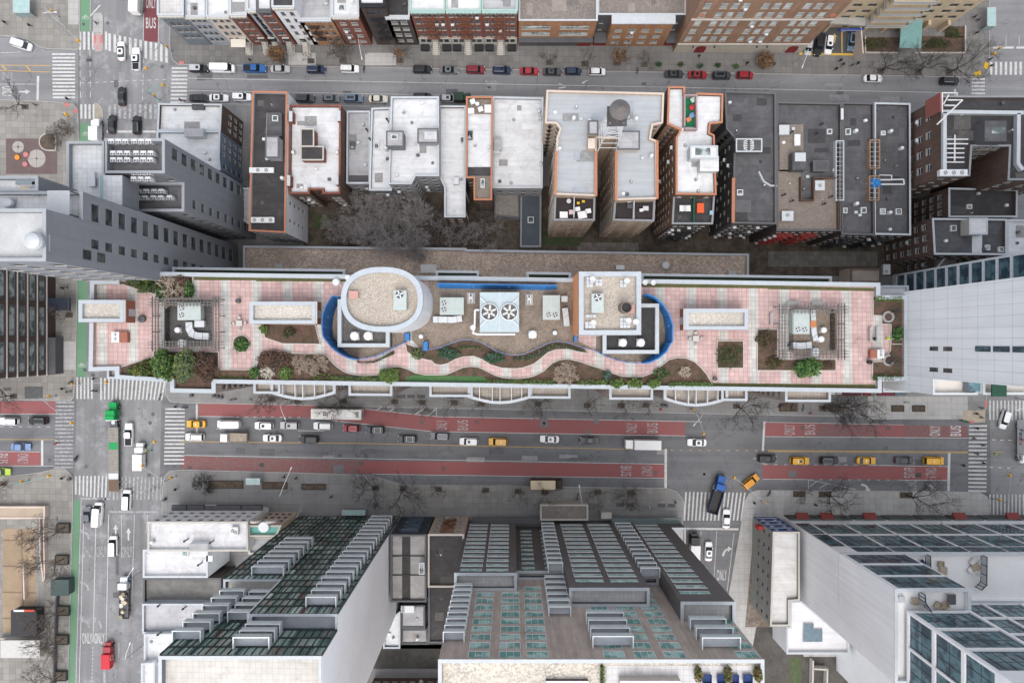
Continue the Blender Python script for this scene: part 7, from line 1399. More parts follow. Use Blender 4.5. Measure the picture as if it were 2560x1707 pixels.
V=[('white sedan driving along the upper street in front of the bare trees','sedan','white',4,1,965,722,-1,'',0),('black SUV waiting at the stop line of the upper street','suv','black',4,1,1668,745,-1,'k',0),('white sedan crossing the avenue beside a white pickup','sedan','white',1,1,1112,470,92,'s',0),('white pickup with black bed crossing beside the white sedan','pickup','white',1,1,1252,545,91,'s',0),('white van turning out at the upper-left side street','minivan','white',1,1,200,412,-18,'',0),('black sedan alone in the middle of the upper crossing','sedan','black',1,1,1117,885,91,'s',0),('black sedan beside the white box truck at the stop line','sedan','black',1,1,1028,1140,88,'s',0),('black SUV at the stop line in the right-hand lane','suv','black',1,1,1257,1150,91,'k',0),
('yellow taxi first in line at the crosswalk, north traffic lane','sedan','yellow',1,3,1800,755,179,'T',0),('long white passenger van behind the first yellow taxi','cargo','white',1,3,2105,757,179,'',0),('white SUV with two roof windows behind the passenger van','suv','white',2,3,75,770,179,'s',0),('silver-white crossover under the double-armed street lamp','suv','silver',2,3,310,768,179,'s',0),('white SUV level with the front of the bus','suv','white',2,3,615,772,179,'k',0),('small red crossover behind the white SUV by the bus','hatch','red',2,3,875,795,179,'k',0),('dark grey crossover with roof bars behind the red one','suv','dark',2,3,1095,808,179,'kK',0),('white SUV with chrome roof bars waiting at the crosswalk, lane nearer the yellow line','suv','white',1,3,1790,875,179,'kK',0),('white electric sedan with black glass roof behind the stake truck','sedan','white',2,3,150,885,179,'sS',0),('black crossover behind the white glass-roofed sedan','suv','black',2,3,487,895,179,'sS',0),('large dark grey SUV with ribbed roof in the lane nearer the yellow line','suv','dark',2,3,1390,890,179,'kK',0),('grey SUV changing lanes under the word BUS','suv','grey',2,3,1688,865,178,'k',0),('white SUV just ahead of the lone yellow taxi','suv','white',2,3,1955,915,179,'s',0),('yellow taxi with black roof bars behind the white SUV','suv','yellow',2,3,2222,917,179,'kT',0),('white sedan with black glass roof driving alone west of the black sedan','sedan','white',3,3,345,893,178,'sS',0),('black sedan ahead of the white box truck','sedan','black',3,3,708,905,179,'sS',0),('white sedan following the white box truck','sedan','white',3,3,1698,925,179,'s',0),
('black car, rearmost in the queue facing the eastern crosswalk','suv','black',3,3,2340,1072,-1,'s',0),('yellow taxi, rearmost of three in the eastbound queue','suv','yellow',4,3,290,1092,-1,'sT',0),('black SUV between two yellow taxis in the eastbound queue','suv','black',4,3,563,1090,-1,'k',0),('yellow taxi, middle one of three in the eastbound queue','sedan','yellow',4,3,902,1092,-1,'T',0),('black sedan behind the leading yellow van in the eastbound queue','sedan','dark',4,3,1255,1088,-1,'s',0),('boxy yellow taxi van leading the eastbound queue at the stop line','minivan','yellow',4,3,1520,1092,-1,'T',0),('orange-yellow taxi turning out of the side street beside the blue dump truck','suv','orange',3,3,2190,1285,39,'',0),('black and white SUV turning across the eastern crosswalk','suv','white',4,3,2170,715,-106,'',0),
('blue sedan driving east at the left edge','sedan','paleblue',1,3,190,965,-1,'',0),('white SUV with roof box frame at the left edge facing west','suv','white',1,3,85,730,179,'kK',0),('black SUV behind the white one at the left edge','suv','black',1,3,350,725,179,'k',0),('lime and yellow taxi cut off by the left edge','sedan','lime',1,3,5,1195,0,'T',0),('white pickup with open tool bed beside the green flatbed truck','pickup','white',1,3,1185,850,90,'',0),('white van entering the crossing behind the green trailer','minivan','white',1,3,1165,1452,88,'',0),('white passenger van at the stop line next to a grey car','cargo','white',1,3,905,1580,86,'',0),('dark grey car squeezed left of the white passenger van','sedan','grey',1,3,800,1600,91,'',0),('white van alone over the straight arrow on the avenue','minivan','white',1,4,1040,310,90,'',0),
('white car at the mouth of the side street beside the blue dump truck','sedan','white',3,4,1968,62,88,'',0),('white sedan waiting in the side street beside the black box truck','sedan','white',3,4,1805,360,88,'s',0),('maroon car parked at the lower right corner behind a tree pit','suv','maroon',4,4,2120,135,-95,'',0),('silver car deepest under the garage slab','hatch','silver',4,1,372,430,-100,'',0),('black pickup with silver roll bar on the garage forecourt','pickup','black',4,1,466,415,-100,'',0),('white SUV leaving the garage forecourt','suv','white',4,1,557,415,-97,'s',0),('silver-blue SUV under the blue parking sign','suv','steel',4,1,765,385,-97,'sS',0)]
for lb,ty,cl,c,r,x,y,d,f,_ in V: car(lb,ty,cl,K(c,r,x,y),d,f,'white' if 'black and white' in lb else None)
def truck(label,pos,deg,parts,name='truck',cat='truck',wheels=(),wr=.5):
    x,y=W(*pos,1.2); t=thing(name,label,cat,(x,y,.03),R(deg))
    for nm,f in parts: b=MB(); f(b); b.build(nm,t,local=True)
    for xx,yy in wheels: part(wheelmesh(wr,.3),'wheel',t,(xx,yy,wr))
    return t
def rb(b,x0,y0,z0,x1,y1,z1,m,top=None,c=.12):
    p=[(x0+c,y0),(x1-c,y0),(x1,y0+c),(x1,y1-c),(x1-c,y1),(x0+c,y1),(x0,y1-c),(x0,y0+c)]; b.loft([[(x,y,z0) for x,y in p],[(x,y,z1-c) for x,y in p],[((x-(x0+x1)/2)*.96+(x0+x1)/2,(y-(y0+y1)/2)*.93+(y0+y1)/2,z1) for x,y in p]],m,capm=top or m)
pw=paintmat(COL['white'],'truck_paint'); BXW=mat('box_body_white',(.70,.70,.69),.6,.05,.5)
def cabparts(x0,x1,w,h,m,hood=0,hz=1.5):
    def cab(b):
        rb(b,x0,-w/2,.6,x1,w/2,h,m)
        if hood: rb(b,x1-.1,-w*.42,.5,x1+hood,w*.42,hz,m)
    def ws(b): b.face([(x1+.02,-w*.42,hz+.1 if hood else h*.55),(x1+.02,w*.42,hz+.1 if hood else h*.55),(x1-.16,w*.38,h-.12),(x1-.16,-w*.38,h-.12)],CGL)
    def sg(s): return lambda b:b.face([(x0+.3,s*(w/2+.012),h*.58),(x1-.25,s*(w/2+.012),h*.58),(x1-.3,s*(w/2-.02),h-.25),(x0+.3,s*(w/2-.02),h-.25)],CGL)
    e=x1+hood
    mir=lambda s:(lambda b:(b.box(x1-.15,s*(w/2+.3)-.1,h*.5,x1,s*(w/2+.3)+.1,h*.5+.5,BLACK),b.tube((x1-.1,s*w/2,h*.6),(x1-.1,s*(w/2+.3),h*.6),.03,BLACK)))
    hl=lambda s:(lambda b:b.box(e-.04,s*w*.36-.15,.75,e+.03,s*w*.36+.15,.95,LAMP))
    return [('cab',cab),('windscreen',ws),('side_window',sg(-1)),('side_window',sg(1)),('mirror',mir(-1)),('mirror',mir(1)),('headlight',hl(-1)),('headlight',hl(1))]
def boxtruck(label,pos,deg,L,w,h,cabm,boxm,cl=1.9,hood=0,ch=2.4,topm=None,name='box_truck',extra=[]):
    e=L/2; x1=e-hood; x0=x1-cl
    box=lambda b:(rb(b,-e,-w/2,.85,x0-.15,w/2,h,boxm,topm,.05))
    ch_=lambda b:b.box(-e+.1,-w*.35,.5,x1-.2,w*.35,.85,METALD)
    tl=lambda s:(lambda b:b.box(-e-.03,s*w*.42-.12,.9,-e,s*w*.42+.12,1.15,TAIL))
    return truck(label,pos,deg,cabparts(x0,x1,w*.92,ch,cabm,hood)+[('box_body',box),('chassis',ch_),('tail_light',tl(-1)),('tail_light',tl(1))]+extra,name,'truck',[(e-1.0,s*w*.42) for s in(-1,1)]+[(-e+1.6,s*w*.42) for s in(-1,1)])
boxtruck('white box truck in the westbound lane with dark gap behind its cab',K(3,3,1195,938),179,8.6,2.35,3.3,pw,BXW)
boxtruck('brown delivery truck with tan roof parked at the south kerb of the wide street',K(3,3,312,1300),0,8.0,2.4,3.2,flat('delivery_brown',(.03,.018,.012),.5),flat('delivery_brown',(.03,.018,.012),.5),1.5,0,2.6,flat('tan_roof_sheet',(.55,.45,.32),.6))
boxtruck('small white box truck at the stop line, partly covered by the tower roof',K(1,1,890,1200),90,5.6,2.2,3.0,pw,BXW,1.6,.5,2.1)
boxtruck('white utility box truck right of the white pickup in the crossing',K(1,3,1287,1052),90,6.6,2.3,2.7,pw,BXW,1.5,1.0,2.0)
boxtruck('black-cab box truck with white box waiting in the side street',K(3,4,1672,330),88,7.4,2.35,2.8,flat('cab_black',(.012,.012,.014),.3),BXW,1.7,.8,2.3)
boxtruck('striped box truck entering at the top of the avenue',K(1,1,1262,10),88,7.0,2.3,3.2,pw,BXW,1.6,.5,2.3,extra=[('side_stripe',lambda b:b.box(-3.4,-1.16,1.4,1.1,1.16,1.75,flat('green_stripe',(.05,.25,.1),.5)))])
boxtruck('dark green box truck parked between the deck roof and the pale grey car',K(2,1,1895,900),0,4.2,2.0,2.4,flat('dark_green_paint',(.02,.045,.03),.5),flat('dark_green_paint',(.02,.045,.03),.5),1.3,.3,1.9)
boxtruck('red delivery van driving up the lower avenue',K(1,4,995,1305),90,6.2,2.15,2.5,paintmat(COL['red']),flat('van_red',(.45,.02,.03),.45),1.5,.9,2.0,name='delivery_van',extra=[('side_logo',lambda b:b.cyl(-.6,0,0,.01,.01,WHITEC) or [b.tube((-.6+.55*math.cos(k*.524),-1.09,1.6+.55*math.sin(k*.524)),(-.6+.55*math.cos((k+1)*.524),-1.09,1.6+.55*math.sin((k+1)*.524)),.05,METALW) for k in range(12)] and None)])
# express parcel truck at the right edge, facing south
fx=boxtruck('white parcel truck with purple and orange lettering at the right edge',K(4,3,2345,915),-90,10.6,2.6,3.9,pw,flat('parcel_grey_white',(.66,.67,.68),.5),1.6,.6,2.6,METALW,name='parcel_truck')
for tx,xx,L,m in(('Fed',-1.9,2.5,flat('parcel_purple',(.035,.012,.09),.5)),('Ex',.1,1.45,flat('parcel_orange',(.55,.07,.03),.5))):
    me=lettering(tx,0,0,1.35,L,0,m,None,name='lettering'); part(me,'lettering',fx,(xx,-1.312,2.2),(R(90),0,0))
# stake truck, green tractor with flatbed, dump truck, cargo flatbed, bus
def stake(b):
    tan=flat('old_plank_bed',(.36,.31,.25),.8); b.box(-3.2,-1.15,.9,1.2,1.15,1.05,tan); b.wall([(-3.15,-1.1),(1.15,-1.1),(1.15,1.1),(-3.15,1.1)],1.05,1.9,.08,tan,True); b.box(-3.1,-1.05,1.05,1.1,1.05,1.6,mat('load_rubble',(.33,.28,.22),.95,kind='soil',scale=1.2,col2=(.25,.22,.18)))
truck('white-cab stake truck with a tan plank bed of rubble',K(1,3,2155,880),179,cabparts(1.5,3.2,2.0,2.2,pw)+[('stake_bed',stake)],'flatbed_truck','truck',[(2.3,s*.85) for s in(-1,1)]+[(-1.8,s*.85) for s in(-1,1)],.42)
grn=flat('tractor_green',(.0,.27,.06),.35)
def trailer(b):
    x0,x1=-11.1,4.9; tm=mat('trailer_deck',(.24,.225,.20),.8,kind='wood',p=(1,.4)); b.box(x0,-1.25,1.1,x1,1.25,1.4,flat('trailer_green',(.02,.12,.05),.5),tm); b.box(x0,-.5,.7,x1-2,.5,1.1,METALD); b.box(-.6,-1.1,1.405,1.2,1.1,1.42,flat('green_sheet',(.02,.25,.08),.7)); b.box(x0+.2,-1.2,1.405,x0+3,1.2,1.42,flat('rust_steel_load',(.13,.085,.06),.8)); b.box(x0+3.2,-1.2,1.405,x0+4.6,1.2,1.42,METAL)
def frame(b): b.box(4,-.45,.6,8.4,.45,.95,METALD); b.box(5.0,-.9,.9,6.2,.9,1.25,METALD); b.box(6.6,-1.6,1.4,6.85,1.3,2.6,METAL); b.cyl(6.1,0,1.25,1.45,.5,METAL,12)
tw=[(s_,s*1.0) for s_ in(-10,-8.7,4.6,5.9,9.9) for s in(-1,1)]
gt=truck('bright green tractor unit pulling a long empty flatbed trailer through the crossing',(284.5,1117),90.3,cabparts(7.3,9.2,2.3,2.9,grn,1.9,1.75)+[('sleeper',lambda b:rb(b,6.9,-1.15,.9,7.9,1.15,3.1,grn)),('flatbed_trailer',trailer),('chassis',frame)],'tractor_trailer','truck',tw)
blu=flat('dump_truck_blue',(.015,.09,.32),.35)
def dump(b):
    b.wall([(-4.7,-1.2),(1.0,-1.2),(1.0,1.2),(-4.7,1.2)],1.2,2.5,.12,flat('dump_body_dark',(.03,.05,.09),.6),True); b.box(-4.6,-1.1,1.2,.9,1.1,1.5,flat('dump_floor',(.05,.048,.047),.9))
truck('blue dump truck with black bed turning from the side street',K(3,3,1880,1400),73,cabparts(1.3,2.8,2.3,2.7,blu,2.0,1.7)+[('dump_body',dump),('chassis',lambda b:b.box(-4.5,-.5,.6,3,.5,1.15,METALD)),('exhaust_stack',lambda b:b.cyl(1.15,-1.15,1,3.2,.09,METAL,8)),('exhaust_stack',lambda b:b.cyl(1.15,1.15,1,3.2,.09,METAL,8)),('fuel_tank',lambda b:b.box(.9,1.0,.6,2,1.3,1.1,METAL))],'dump_truck','truck',[(x,s*1.0) for x in(-3.6,-2.4,3.6) for s in(-1,1)])
def load(b):
    rng=random.Random(3)
    for i in range(12):
        x=-5.2+rng.random()*6; y=rng.uniform(-.7,.7); m=[flat('pallet_tan',(.5,.42,.3),.8),flat('sack_white',(.6,.57,.5),.8),METALD,flat('crate_olive',(.25,.23,.15),.8)][i%4]
        if i%3==0: b.cyl(x,y,1.1,1.6+rng.random()*.5,.4,m,12)
        else: b.box(x-.45,y-.4,1.1,x+.45,y+.4,1.5+rng.random()*.6,m,rot=rng.random())
truck('flatbed truck with white and blue cab, loaded with drums and crates',K(1,4,1140,770),89,cabparts(1.9,3.5,2.2,2.3,pw,1.3,1.55)+[('cargo_bed',lambda b:(b.box(-5.6,-1.15,.85,1.7,1.15,1.05,METALD),b.wall([(-5.5,-1.1),(1.7,-1.1),(1.7,1.1),(-5.5,1.1)],1.05,1.35,.08,METALD,True))),('cargo_load',load),('cab_stripe',lambda b:b.box(3.3,-1.0,.8,4.7,-.93,1.5,blu))],'flatbed_truck','truck',[(x,s*.95) for x in(-4.2,-3.1,3.9) for s in(-1,1)],.45)
def bus(b): rb(b,-6.2,-1.28,.35,6.2,1.28,3.15,mat('bus_white',(.62,.61,.58),.55,.10,.6),None,.14)
def buslogo(b):
    for i in range(3):
        for j in range(2): b.cyl(2.2+i*.42,-.35+j*.5,3.152,3.162,.2,BLACK,10)
bw=lambda s:(lambda b:[b.box(-5.4+i*1.75,s*1.285-.012,1.35,-5.4+i*1.75+1.6,s*1.285+.012,2.35,CGL) for i in range(6)] and None)
truck('white city bus in the red bus lane with roof grille at its rear',(845,1033.5),179,[('body',bus),('roof_marking',buslogo),('roof_grille',lambda b:[b.box(-5.6,-.75+k*.25,3.15,-4.8,-.6+k*.25,3.19,METALD) for k in range(6)] and None),('roof_unit',lambda b:rb(b,-4.2,-.7,3.14,-2.6,.7,3.32,BXW)),('windscreen',lambda b:b.box(6.19,-1.1,1.2,6.215,1.1,2.6,CGL)),('side_window',bw(-1)),('side_window',bw(1)),('rear_window',lambda b:b.box(-6.215,-.9,1.6,-6.19,.9,2.5,CGL))],'bus','bus',[(x,s*1.05) for x in(-3.6,3.6) for s in(-1,1)])
# two-wheelers
def cycle(label,pos,deg,m,motor=False,name=None,rider=None):
    x,y=W(*pos,.4); t=thing(name or('motorcycle' if motor else 'bicycle'),label,'motorcycle' if motor else 'bicycle',(x,y,.15 if pos[1]<200 or pos[1]>1165 else .03),R(deg)); r=.32
    for xx in(-.55,.55): part(wheelmesh(r,.14 if motor else .06),'wheel',t,(xx,0,r))
    b=MB(); z=.85
    for a,c in(((-.55,r),(-.15,.35)),((-.15,.35),(.35,.8)),((-.2,.8),(.35,.8)),((-.2,.9),(-.15,.35)),((-.55,r),(-.2,.8)),((.55,r),(.38,.95))): b.tube((a[0],0,a[1]),(c[0],0,c[1]),.06 if motor else .03,m,n=5)
    b.build('frame',t,local=True); b=MB(); b.tube((.38,-.32,1.0),(.38,.32,1.0),.03,BLACK); b.build('handlebar',t,local=True); b=MB(); b.box(-.45 if motor else -.32,-.13,.82,.02 if motor else -.08,.13,.92,BLACK); b.build('saddle',t,local=True)
    if motor: b=MB(); rb(b,-.1,-.18,.4,.35,.18,.95,m); b.build('tank',t,local=True)
    return t
cycle('black motorcycle parked behind the white off-roader',K(2,1,993,640),85,BLACK,True); cycle('dark motorcycle parked alone by the planted tree pit',K(3,1,1150,650),80,METALD,True)
for lb,c,r,x,y,d,mo in(('scooter waiting at the western crosswalk',1,3,1692,607,5,1),('green bicycle leaning at the north corner of the crosswalk',1,3,1468,510,70,0),('bicycle crossing at the left of the big junction with its rider',1,3,697,1075,75,0),('black bicycle lying on the pavement under the curved balcony',1,3,2140,532,10,0),('delivery bicycle at the eastern kerb with a green box',4,3,1790,727,-10,1),('scooter parked at the east corner planter',4,3,120,590,20,1),('bicycle chained beside the pavement tree bed',4,3,320,610,80,0),('scooter parked among bicycles by the tree bed',4,3,215,605,60,1),('blue bicycle by the lower pavement pole',3,3,600,1420,80,0),('parked scooter on the lower pavement edge',4,3,8,1390,60,1),('bicycle on the west pavement beside a traffic signal pole',1,3,625,462,5,0)):
    cycle(lb,K(c,r,x,y),d,flat('cycle_green',(.02,.2,.12),.5) if 'green' in lb else METALD,bool(mo))
# ================= trees, people, street furniture, roof clutter
def pit(c,r,x,y,wx=1.5,wy=1.1,z=.158):
    X,Y=W(*K(c,r,x,y)); b=MB(); b.face([(X-wx/2,Y-wy/2,z),(X+wx/2,Y-wy/2,z),(X+wx/2,Y+wy/2,z),(X-wx/2,Y+wy/2,z)],SOILM); b.wall([(X-wx/2,Y-wy/2),(X+wx/2,Y-wy/2),(X+wx/2,Y+wy/2),(X-wx/2,Y+wy/2)],.14,.24,.09,IRON,True); tag(b.build('tree_pit'),kind='structure')
TR=[('bare tree left of the white off-roader on the upper pavement',2,1,800,560,7,4,None),('small bare sapling in the pit by the navy estate car',2,1,507,565,3,2,None),('bare tree with a few brown leaves right of the motorcycle',2,1,1325,562,6,3,(((1.3,1.3,1),220,(5,3)))),('spindly bare tree in the wide ivy pit before the strip windows',3,1,340,580,5,3,None),('spindly bare tree in the square ivy pit above the white compact',3,1,668,588,5,3,None),('tree with thin reddish leaves before the projecting brick bay',3,1,965,585,6,3,((1.8,1.7,1.2),420,(3,5))),('bare sapling in the pit beside the parked dark motorcycle',3,1,1212,598,4,3,None),
('bare tree in the pit above the white driving sedan',4,1,1030,655,9,4,None),('bare tree in the middle of three pits below the planted forecourt',4,1,1375,668,9,4,None),('bare tree in the pit closest to the upper right crossing',4,1,1660,672,10,4,None),('bare tree in the pit at the left edge south of the side street',1,1,235,985,8,3,None),
('bare tree under the westernmost curved balcony on the wide street',2,3,150,530,7,4,None),('small bare tree by the double-armed street lamp',2,3,385,545,4,3,None),('bare tree reaching over the roof of the bus',2,3,800,545,8,4,None),('bare tree left of the pavement gratings',2,3,1275,550,6,3,None),('bare tree beside the square white paving slab, under the third balcony',2,3,1525,555,6,3,None),('bare tree under the long balcony opposite the white SUV',2,3,1820,560,6,3,None),('bare tree under the middle curved balcony',2,3,2070,570,6,3,None),('bare tree with spreading twigs east of the middle curved balcony',3,3,240,572,7,4,None),('bare tree west of the dark pavement strip',3,3,690,585,6,3,None),('bare tree under the bay left of the red hydrant figure',3,3,1000,585,6,3,None),('small bare tree between two bins near the eastern curved balcony',3,3,1230,582,5,3,None),
('large dark bare tree right of the signal mast on the wide street',3,3,2060,592,9,4,None),('large bare tree sprawling over the eastern bus lane, west one of a pair',4,3,495,610,11,4,None),('large bare tree sprawling over the eastern bus lane, east one of a pair',4,3,640,600,12,4,None),
('bare tree in the double-width pit by the lower pavement lettering',2,3,1100,1342,8,4,None),('large spreading bare tree on the lower pavement west of the brown truck',2,3,1350,1345,10,4,None),('small bare tree in the square pit left of the brown delivery truck',2,3,1675,1352,4,3,None),('leafless sapling at the corner of the lower paving patch',2,3,2110,1360,3,2,None),('bare tree just below the brown delivery truck cab end, west',3,3,55,1372,6,3,None),('bare tree directly behind the brown delivery truck',3,3,300,1382,6,3,None),('bare tree right of the pole with the blue bicycle',3,3,785,1378,6,3,None),('bare bushy tree left of the corner manhole covers',3,3,1090,1382,6,4,None),
('small bare tree in the first brown pit right of the side street',4,3,285,1395,4,3,None),('large bare tree in the second brown pit right of the side street',4,3,520,1397,9,4,None),('large bare tree in the brown pit near the eastern crosswalk',4,3,1265,1405,11,4,None),('big bare tree at the left edge above the faded red lane',1,3,130,500,9,4,None),('big bare tree at the left edge below the wide street',1,3,40,1300,9,4,None),('thin bare tree by the brown grate on the west pavement',1,2,640,1325,5,3,None)]
for i,(lb,c,r,x,y,h,lev,lf) in enumerate(TR):
    pit(c,r,x,y,*( (1.6,1.1) if c<4 else (3.0,1.4) if r==3 and y>1300 else (1.6,1.3)))
    rng=random.Random(i); X,Y=W(*K(c,r,x,y)); d=Vector((X,Y)).normalized() if 0 else Vector((rng.uniform(-1,1),rng.uniform(-1,1)))
    bare(lb,*K(c,r,x,y),.15,h,lev,BARKD if h>7 else BARK,200+i,.3,.035+.011*h,(d.x,d.y),'street_tree','tree',.75,leaf=lf)
bare('tan-leaved tree above the silver parked sedan',*K(2,1,245,560),.15,6,3,BARK,9,.3,.12,name='street_tree',leaf=((2.1,1.9,1.5),1500,(5,5,3))); pit(2,1,245,565)
bare('red-leaved bush tree above the last red hatchback',*K(3,1,2290,600),.15,4,3,BARK,10,.2,.08,name='street_tree',leaf=((2.1,2.1,1.2),1100,(3,5)))
for i,(x,y) in enumerate(((595,140),(582,430),(592,895),(582,1160),(570,1490))):
    o=('first','second','third','fourth','last')[i]; X,Y=W(*K(1,4,x,y)); t=thing('planter',f'dark green timber planter beside the lower bike lane, {o} from the wide street','planter',(X,Y,.14)); b=MB(); b.wall([(X-1.5,Y-1.1),(X+1.5,Y-1.1),(X+1.5,Y+1.1),(X-1.5,Y+1.1)],.14,.85,.2,flat('planter_green',(.03,.045,.035),.8),True); b.build('box',t); b=MB(); b.box(X-1.4,Y-1,.14,X+1.4,Y+1,.7,SOILM); b.build('soil',t)
    bare(f'bare tree standing in a planter by the lower bike lane, {o} from the wide street',*K(1,4,x,y),.7,9,4,BARK,300+i,.3,.13,(-.5,0),'street_tree')
# thicket in the rear yards
for i,(x,y,h,l,a,lb) in enumerate(((1180,380,12,5,.15,'large grey leafless tree filling the yard behind the slim white roof'),(1330,560,13,5,.16,'largest grey leafless tree, its twigs reaching over the podium parapet'),(1060,470,9,5,.12,'grey leafless tree at the west side of the yard thicket'),(1490,640,10,5,.12,'grey leafless tree leaning over the podium roof, east of the largest one'),(1420,430,9,4,.11,'brownish leafless tree at the yard lawn'),(780,520,6,4,.08,'orange-brown leafless shrub tree beside the yard paving'),(1820,560,7,4,.08,'brown leafless tree below the long white rear wing'),(2080,600,8,4,.09,'brown leafless tree west of the dark blue terrace'),(940,600,5,4,.07,'small brown leafless tree at the podium parapet'))):
    bare(lb,*K(2,2,x,y),.16,h,l,mat('twig_grey',(.27,.25,.24),.9,.2,2),400+i,.22,a,name='bare_tree',spread=.95,kids=(3,4))
bare('brown leafless shrub tree between the beige wing and the terrace with the orange sofa',*K(3,2,1320,650),.16,6,4,BARK,420,.15,.1,name='bare_tree',spread=1.1,multi=6); bare('bare shrub by the half-round planter beside the white box truck',*K(1,1,600,1250),.16,5,4,BARK,421,.15,.08,name='bare_tree',spread=1.1,multi=6)
bare('twiggy leafless shrub spreading at the west end of the long planter',*K(1,3,1890,1290),.4,4,4,BARKD,422,.1,.07,name='bare_tree',spread=1.3,multi=8)
for lb,c,r,a in(('long pavement planter of brown earth beside the bus shelter',1,3,(1920,1272,2235,1345)),('narrow pavement planter with bare stems east of the bus shelter',2,3,(60,1285,290,1350)),('timber-edged pavement planter with a white sack',2,3,(420,1302,642,1356)),('planted brown bed on the pavement west of the light paving',4,3,(510,575,650,640)),('brown timber-edged bed on the light paving, west one of two',4,3,(1128,583,1242,642)),('brown timber-edged bed on the light paving, east one of two',4,3,(1320,583,1434,642)),('bicycle-crowded bed under the eastern bay',4,3,(100,565,265,640))):
    w_=ccw(PW(KR(c,r,*a))); t=thing('planter',lb,'planter',(*cen(w_),.14)); b=MB(); b.wall(inset(w_,.1),.14,.5,.16,flat('planter_timber',(.06,.045,.038),.85),True); b.build('box',t); b=MB(); b.prism(inset(w_,.15),.14,.42,SOILM); b.build('soil',t); rng=random.Random(len(lb)); b=MB()
    for k in range(14): q=w_[0][0]+(w_[2][0]-w_[0][0])*rng.uniform(.1,.9),w_[0][1]+(w_[2][1]-w_[0][1])*rng.uniform(.1,.9); b.tube((*q,.4),(q[0]+rng.gauss(0,.4),q[1]+rng.gauss(0,.4),1.1),.03,BARKD,.01,3)
    b.build('stem',t)
for i,(x,y,m) in enumerate(((1348,590,1),(1550,592,6),(1728,605,4),(1892,600,1),(2058,610,0))):
    lb=('small clipped bush in a round tub by the garage-side pavement','olive bush in a low tub before the limestone base','pale stone planter with a silvery plant','pair of dark green bushes in a tub above the black estate','dark green low bush in a tub above the last red hatchback')[i]; shrub(lb,*K(3,1,x,y),.5,.75,.6,.5,350,(m,1),.13,'planted tub','potted_shrub'); X,Y=W(*K(3,1,x,y),.5); 
    t=thing('plant_tub',lb.replace('bush','tub').split(' in ')[0]+' pot on the pavement, holding its plant','plant tub',(X,Y,.14)); b=MB(); b.rings(X,Y,[(.35,.14),(.5,.6),(.42,.6),(.4,.5)],STONE,12); b.build('pot',t)
for i,(c,r,x,y) in enumerate(((4,1,990,400),(4,1,1560,400),(4,1,1700,300))): shrub(('green brown shrubs in the forecourt bed west of the glass canopy','straggly brown shrubs in the forecourt bed east of the glass canopy','shrubs by the rear corner of the planted forecourt')[i],*K(c,r,x,y),.3,3.4 if i<2 else 1.8,1.3,.6,1500,(6,3,1),.17)
tag(sheet('planting_ground',[KR(4,1,885,350,1200,490),KR(4,1,1410,340,1790,490),KR(4,1,1620,250,1790,350)],.30,SOILB),kind='structure')
t=thing('garden_wall','low stone wall round the planted forecourt','wall',(*W(*K(4,1,1330,490)),.14)); b=MB(); b.wall(PW(KK(4,1,880,345,880,495,1180,497)),.14,.8,.3,STONE); b.build('west_wall' if 0 else 'wall',t); b=MB(); b.wall(PW(KK(4,1,1330,497,1795,497,1795,250)),.14,.8,.3,STONE); b.build('wall',t)
# people
def person_mesh(pose):
    me=bpy.data.meshes.new('p'); J=[(0,0,.95),(0,0,1.2),(0,0,1.42),(0,.01,1.52),(0,.02,1.63),(0,.02,1.72)]; E=[(0,1),(1,2),(2,3),(3,4),(4,5)]; Rd=[.15,.145,.16,.06,.095,.075]
    st,sw=pose
    for s in(-1,1):
        k=len(J); f=s*st; J+=[(s*.10,f*.05,.88),(s*.11,f*.5+.04,.5),(s*.11,f*.9,.09),(s*.11,f*.9+.16,.05)]; E+=[(0,k),(k,k+1),(k+1,k+2),(k+2,k+3)]; Rd+=[.105,.075,.05,.045]
        k=len(J); a=-s*sw; J+=[(s*.21,0,1.40),(s*.27,a*.45-.02,1.14),(s*.28,a+.08,.92),(s*.28,a+.13,.83)]; E+=[(2,k),(k,k+1),(k+1,k+2),(k+2,k+3)]; Rd+=[.075,.058,.04,.038]
    me.from_pydata(J,E,[]); ob=bpy.data.objects.new('p',me); sc.collection.objects.link(ob); m=ob.modifiers.new('s','SKIN'); m.use_smooth_shade=True
    for i,v in enumerate(me.skin_vertices[0].data): v.radius=(Rd[i],Rd[i]); v.use_root=(i==0)
    ob.modifiers.new('d','SUBSURF').levels=1; dg=bpy.context.evaluated_depsgraph_get(); out=bpy.data.meshes.new_from_object(ob.evaluated_get(dg)); bpy.data.objects.remove(ob); return out
SKIN=flat('skin_tone',(.42,.27,.20),.6); HAIRS=[flat('hair_black',(.012,.01,.009),.6),flat('hair_brown',(.06,.035,.02),.6),flat('hat_white',(.6,.6,.6),.8)]
poses=[person_mesh(p) for p in((.32,.22),(-.30,-.2),(.06,.03))]; PM={}
TOPS=dict(black=(.014,.014,.016),grey=(.12,.12,.13),navy=(.015,.02,.05),white=(.62,.62,.6),red=(.4,.03,.03),tan=(.3,.21,.12),lime=(.45,.75,.05),green=(.05,.2,.1))
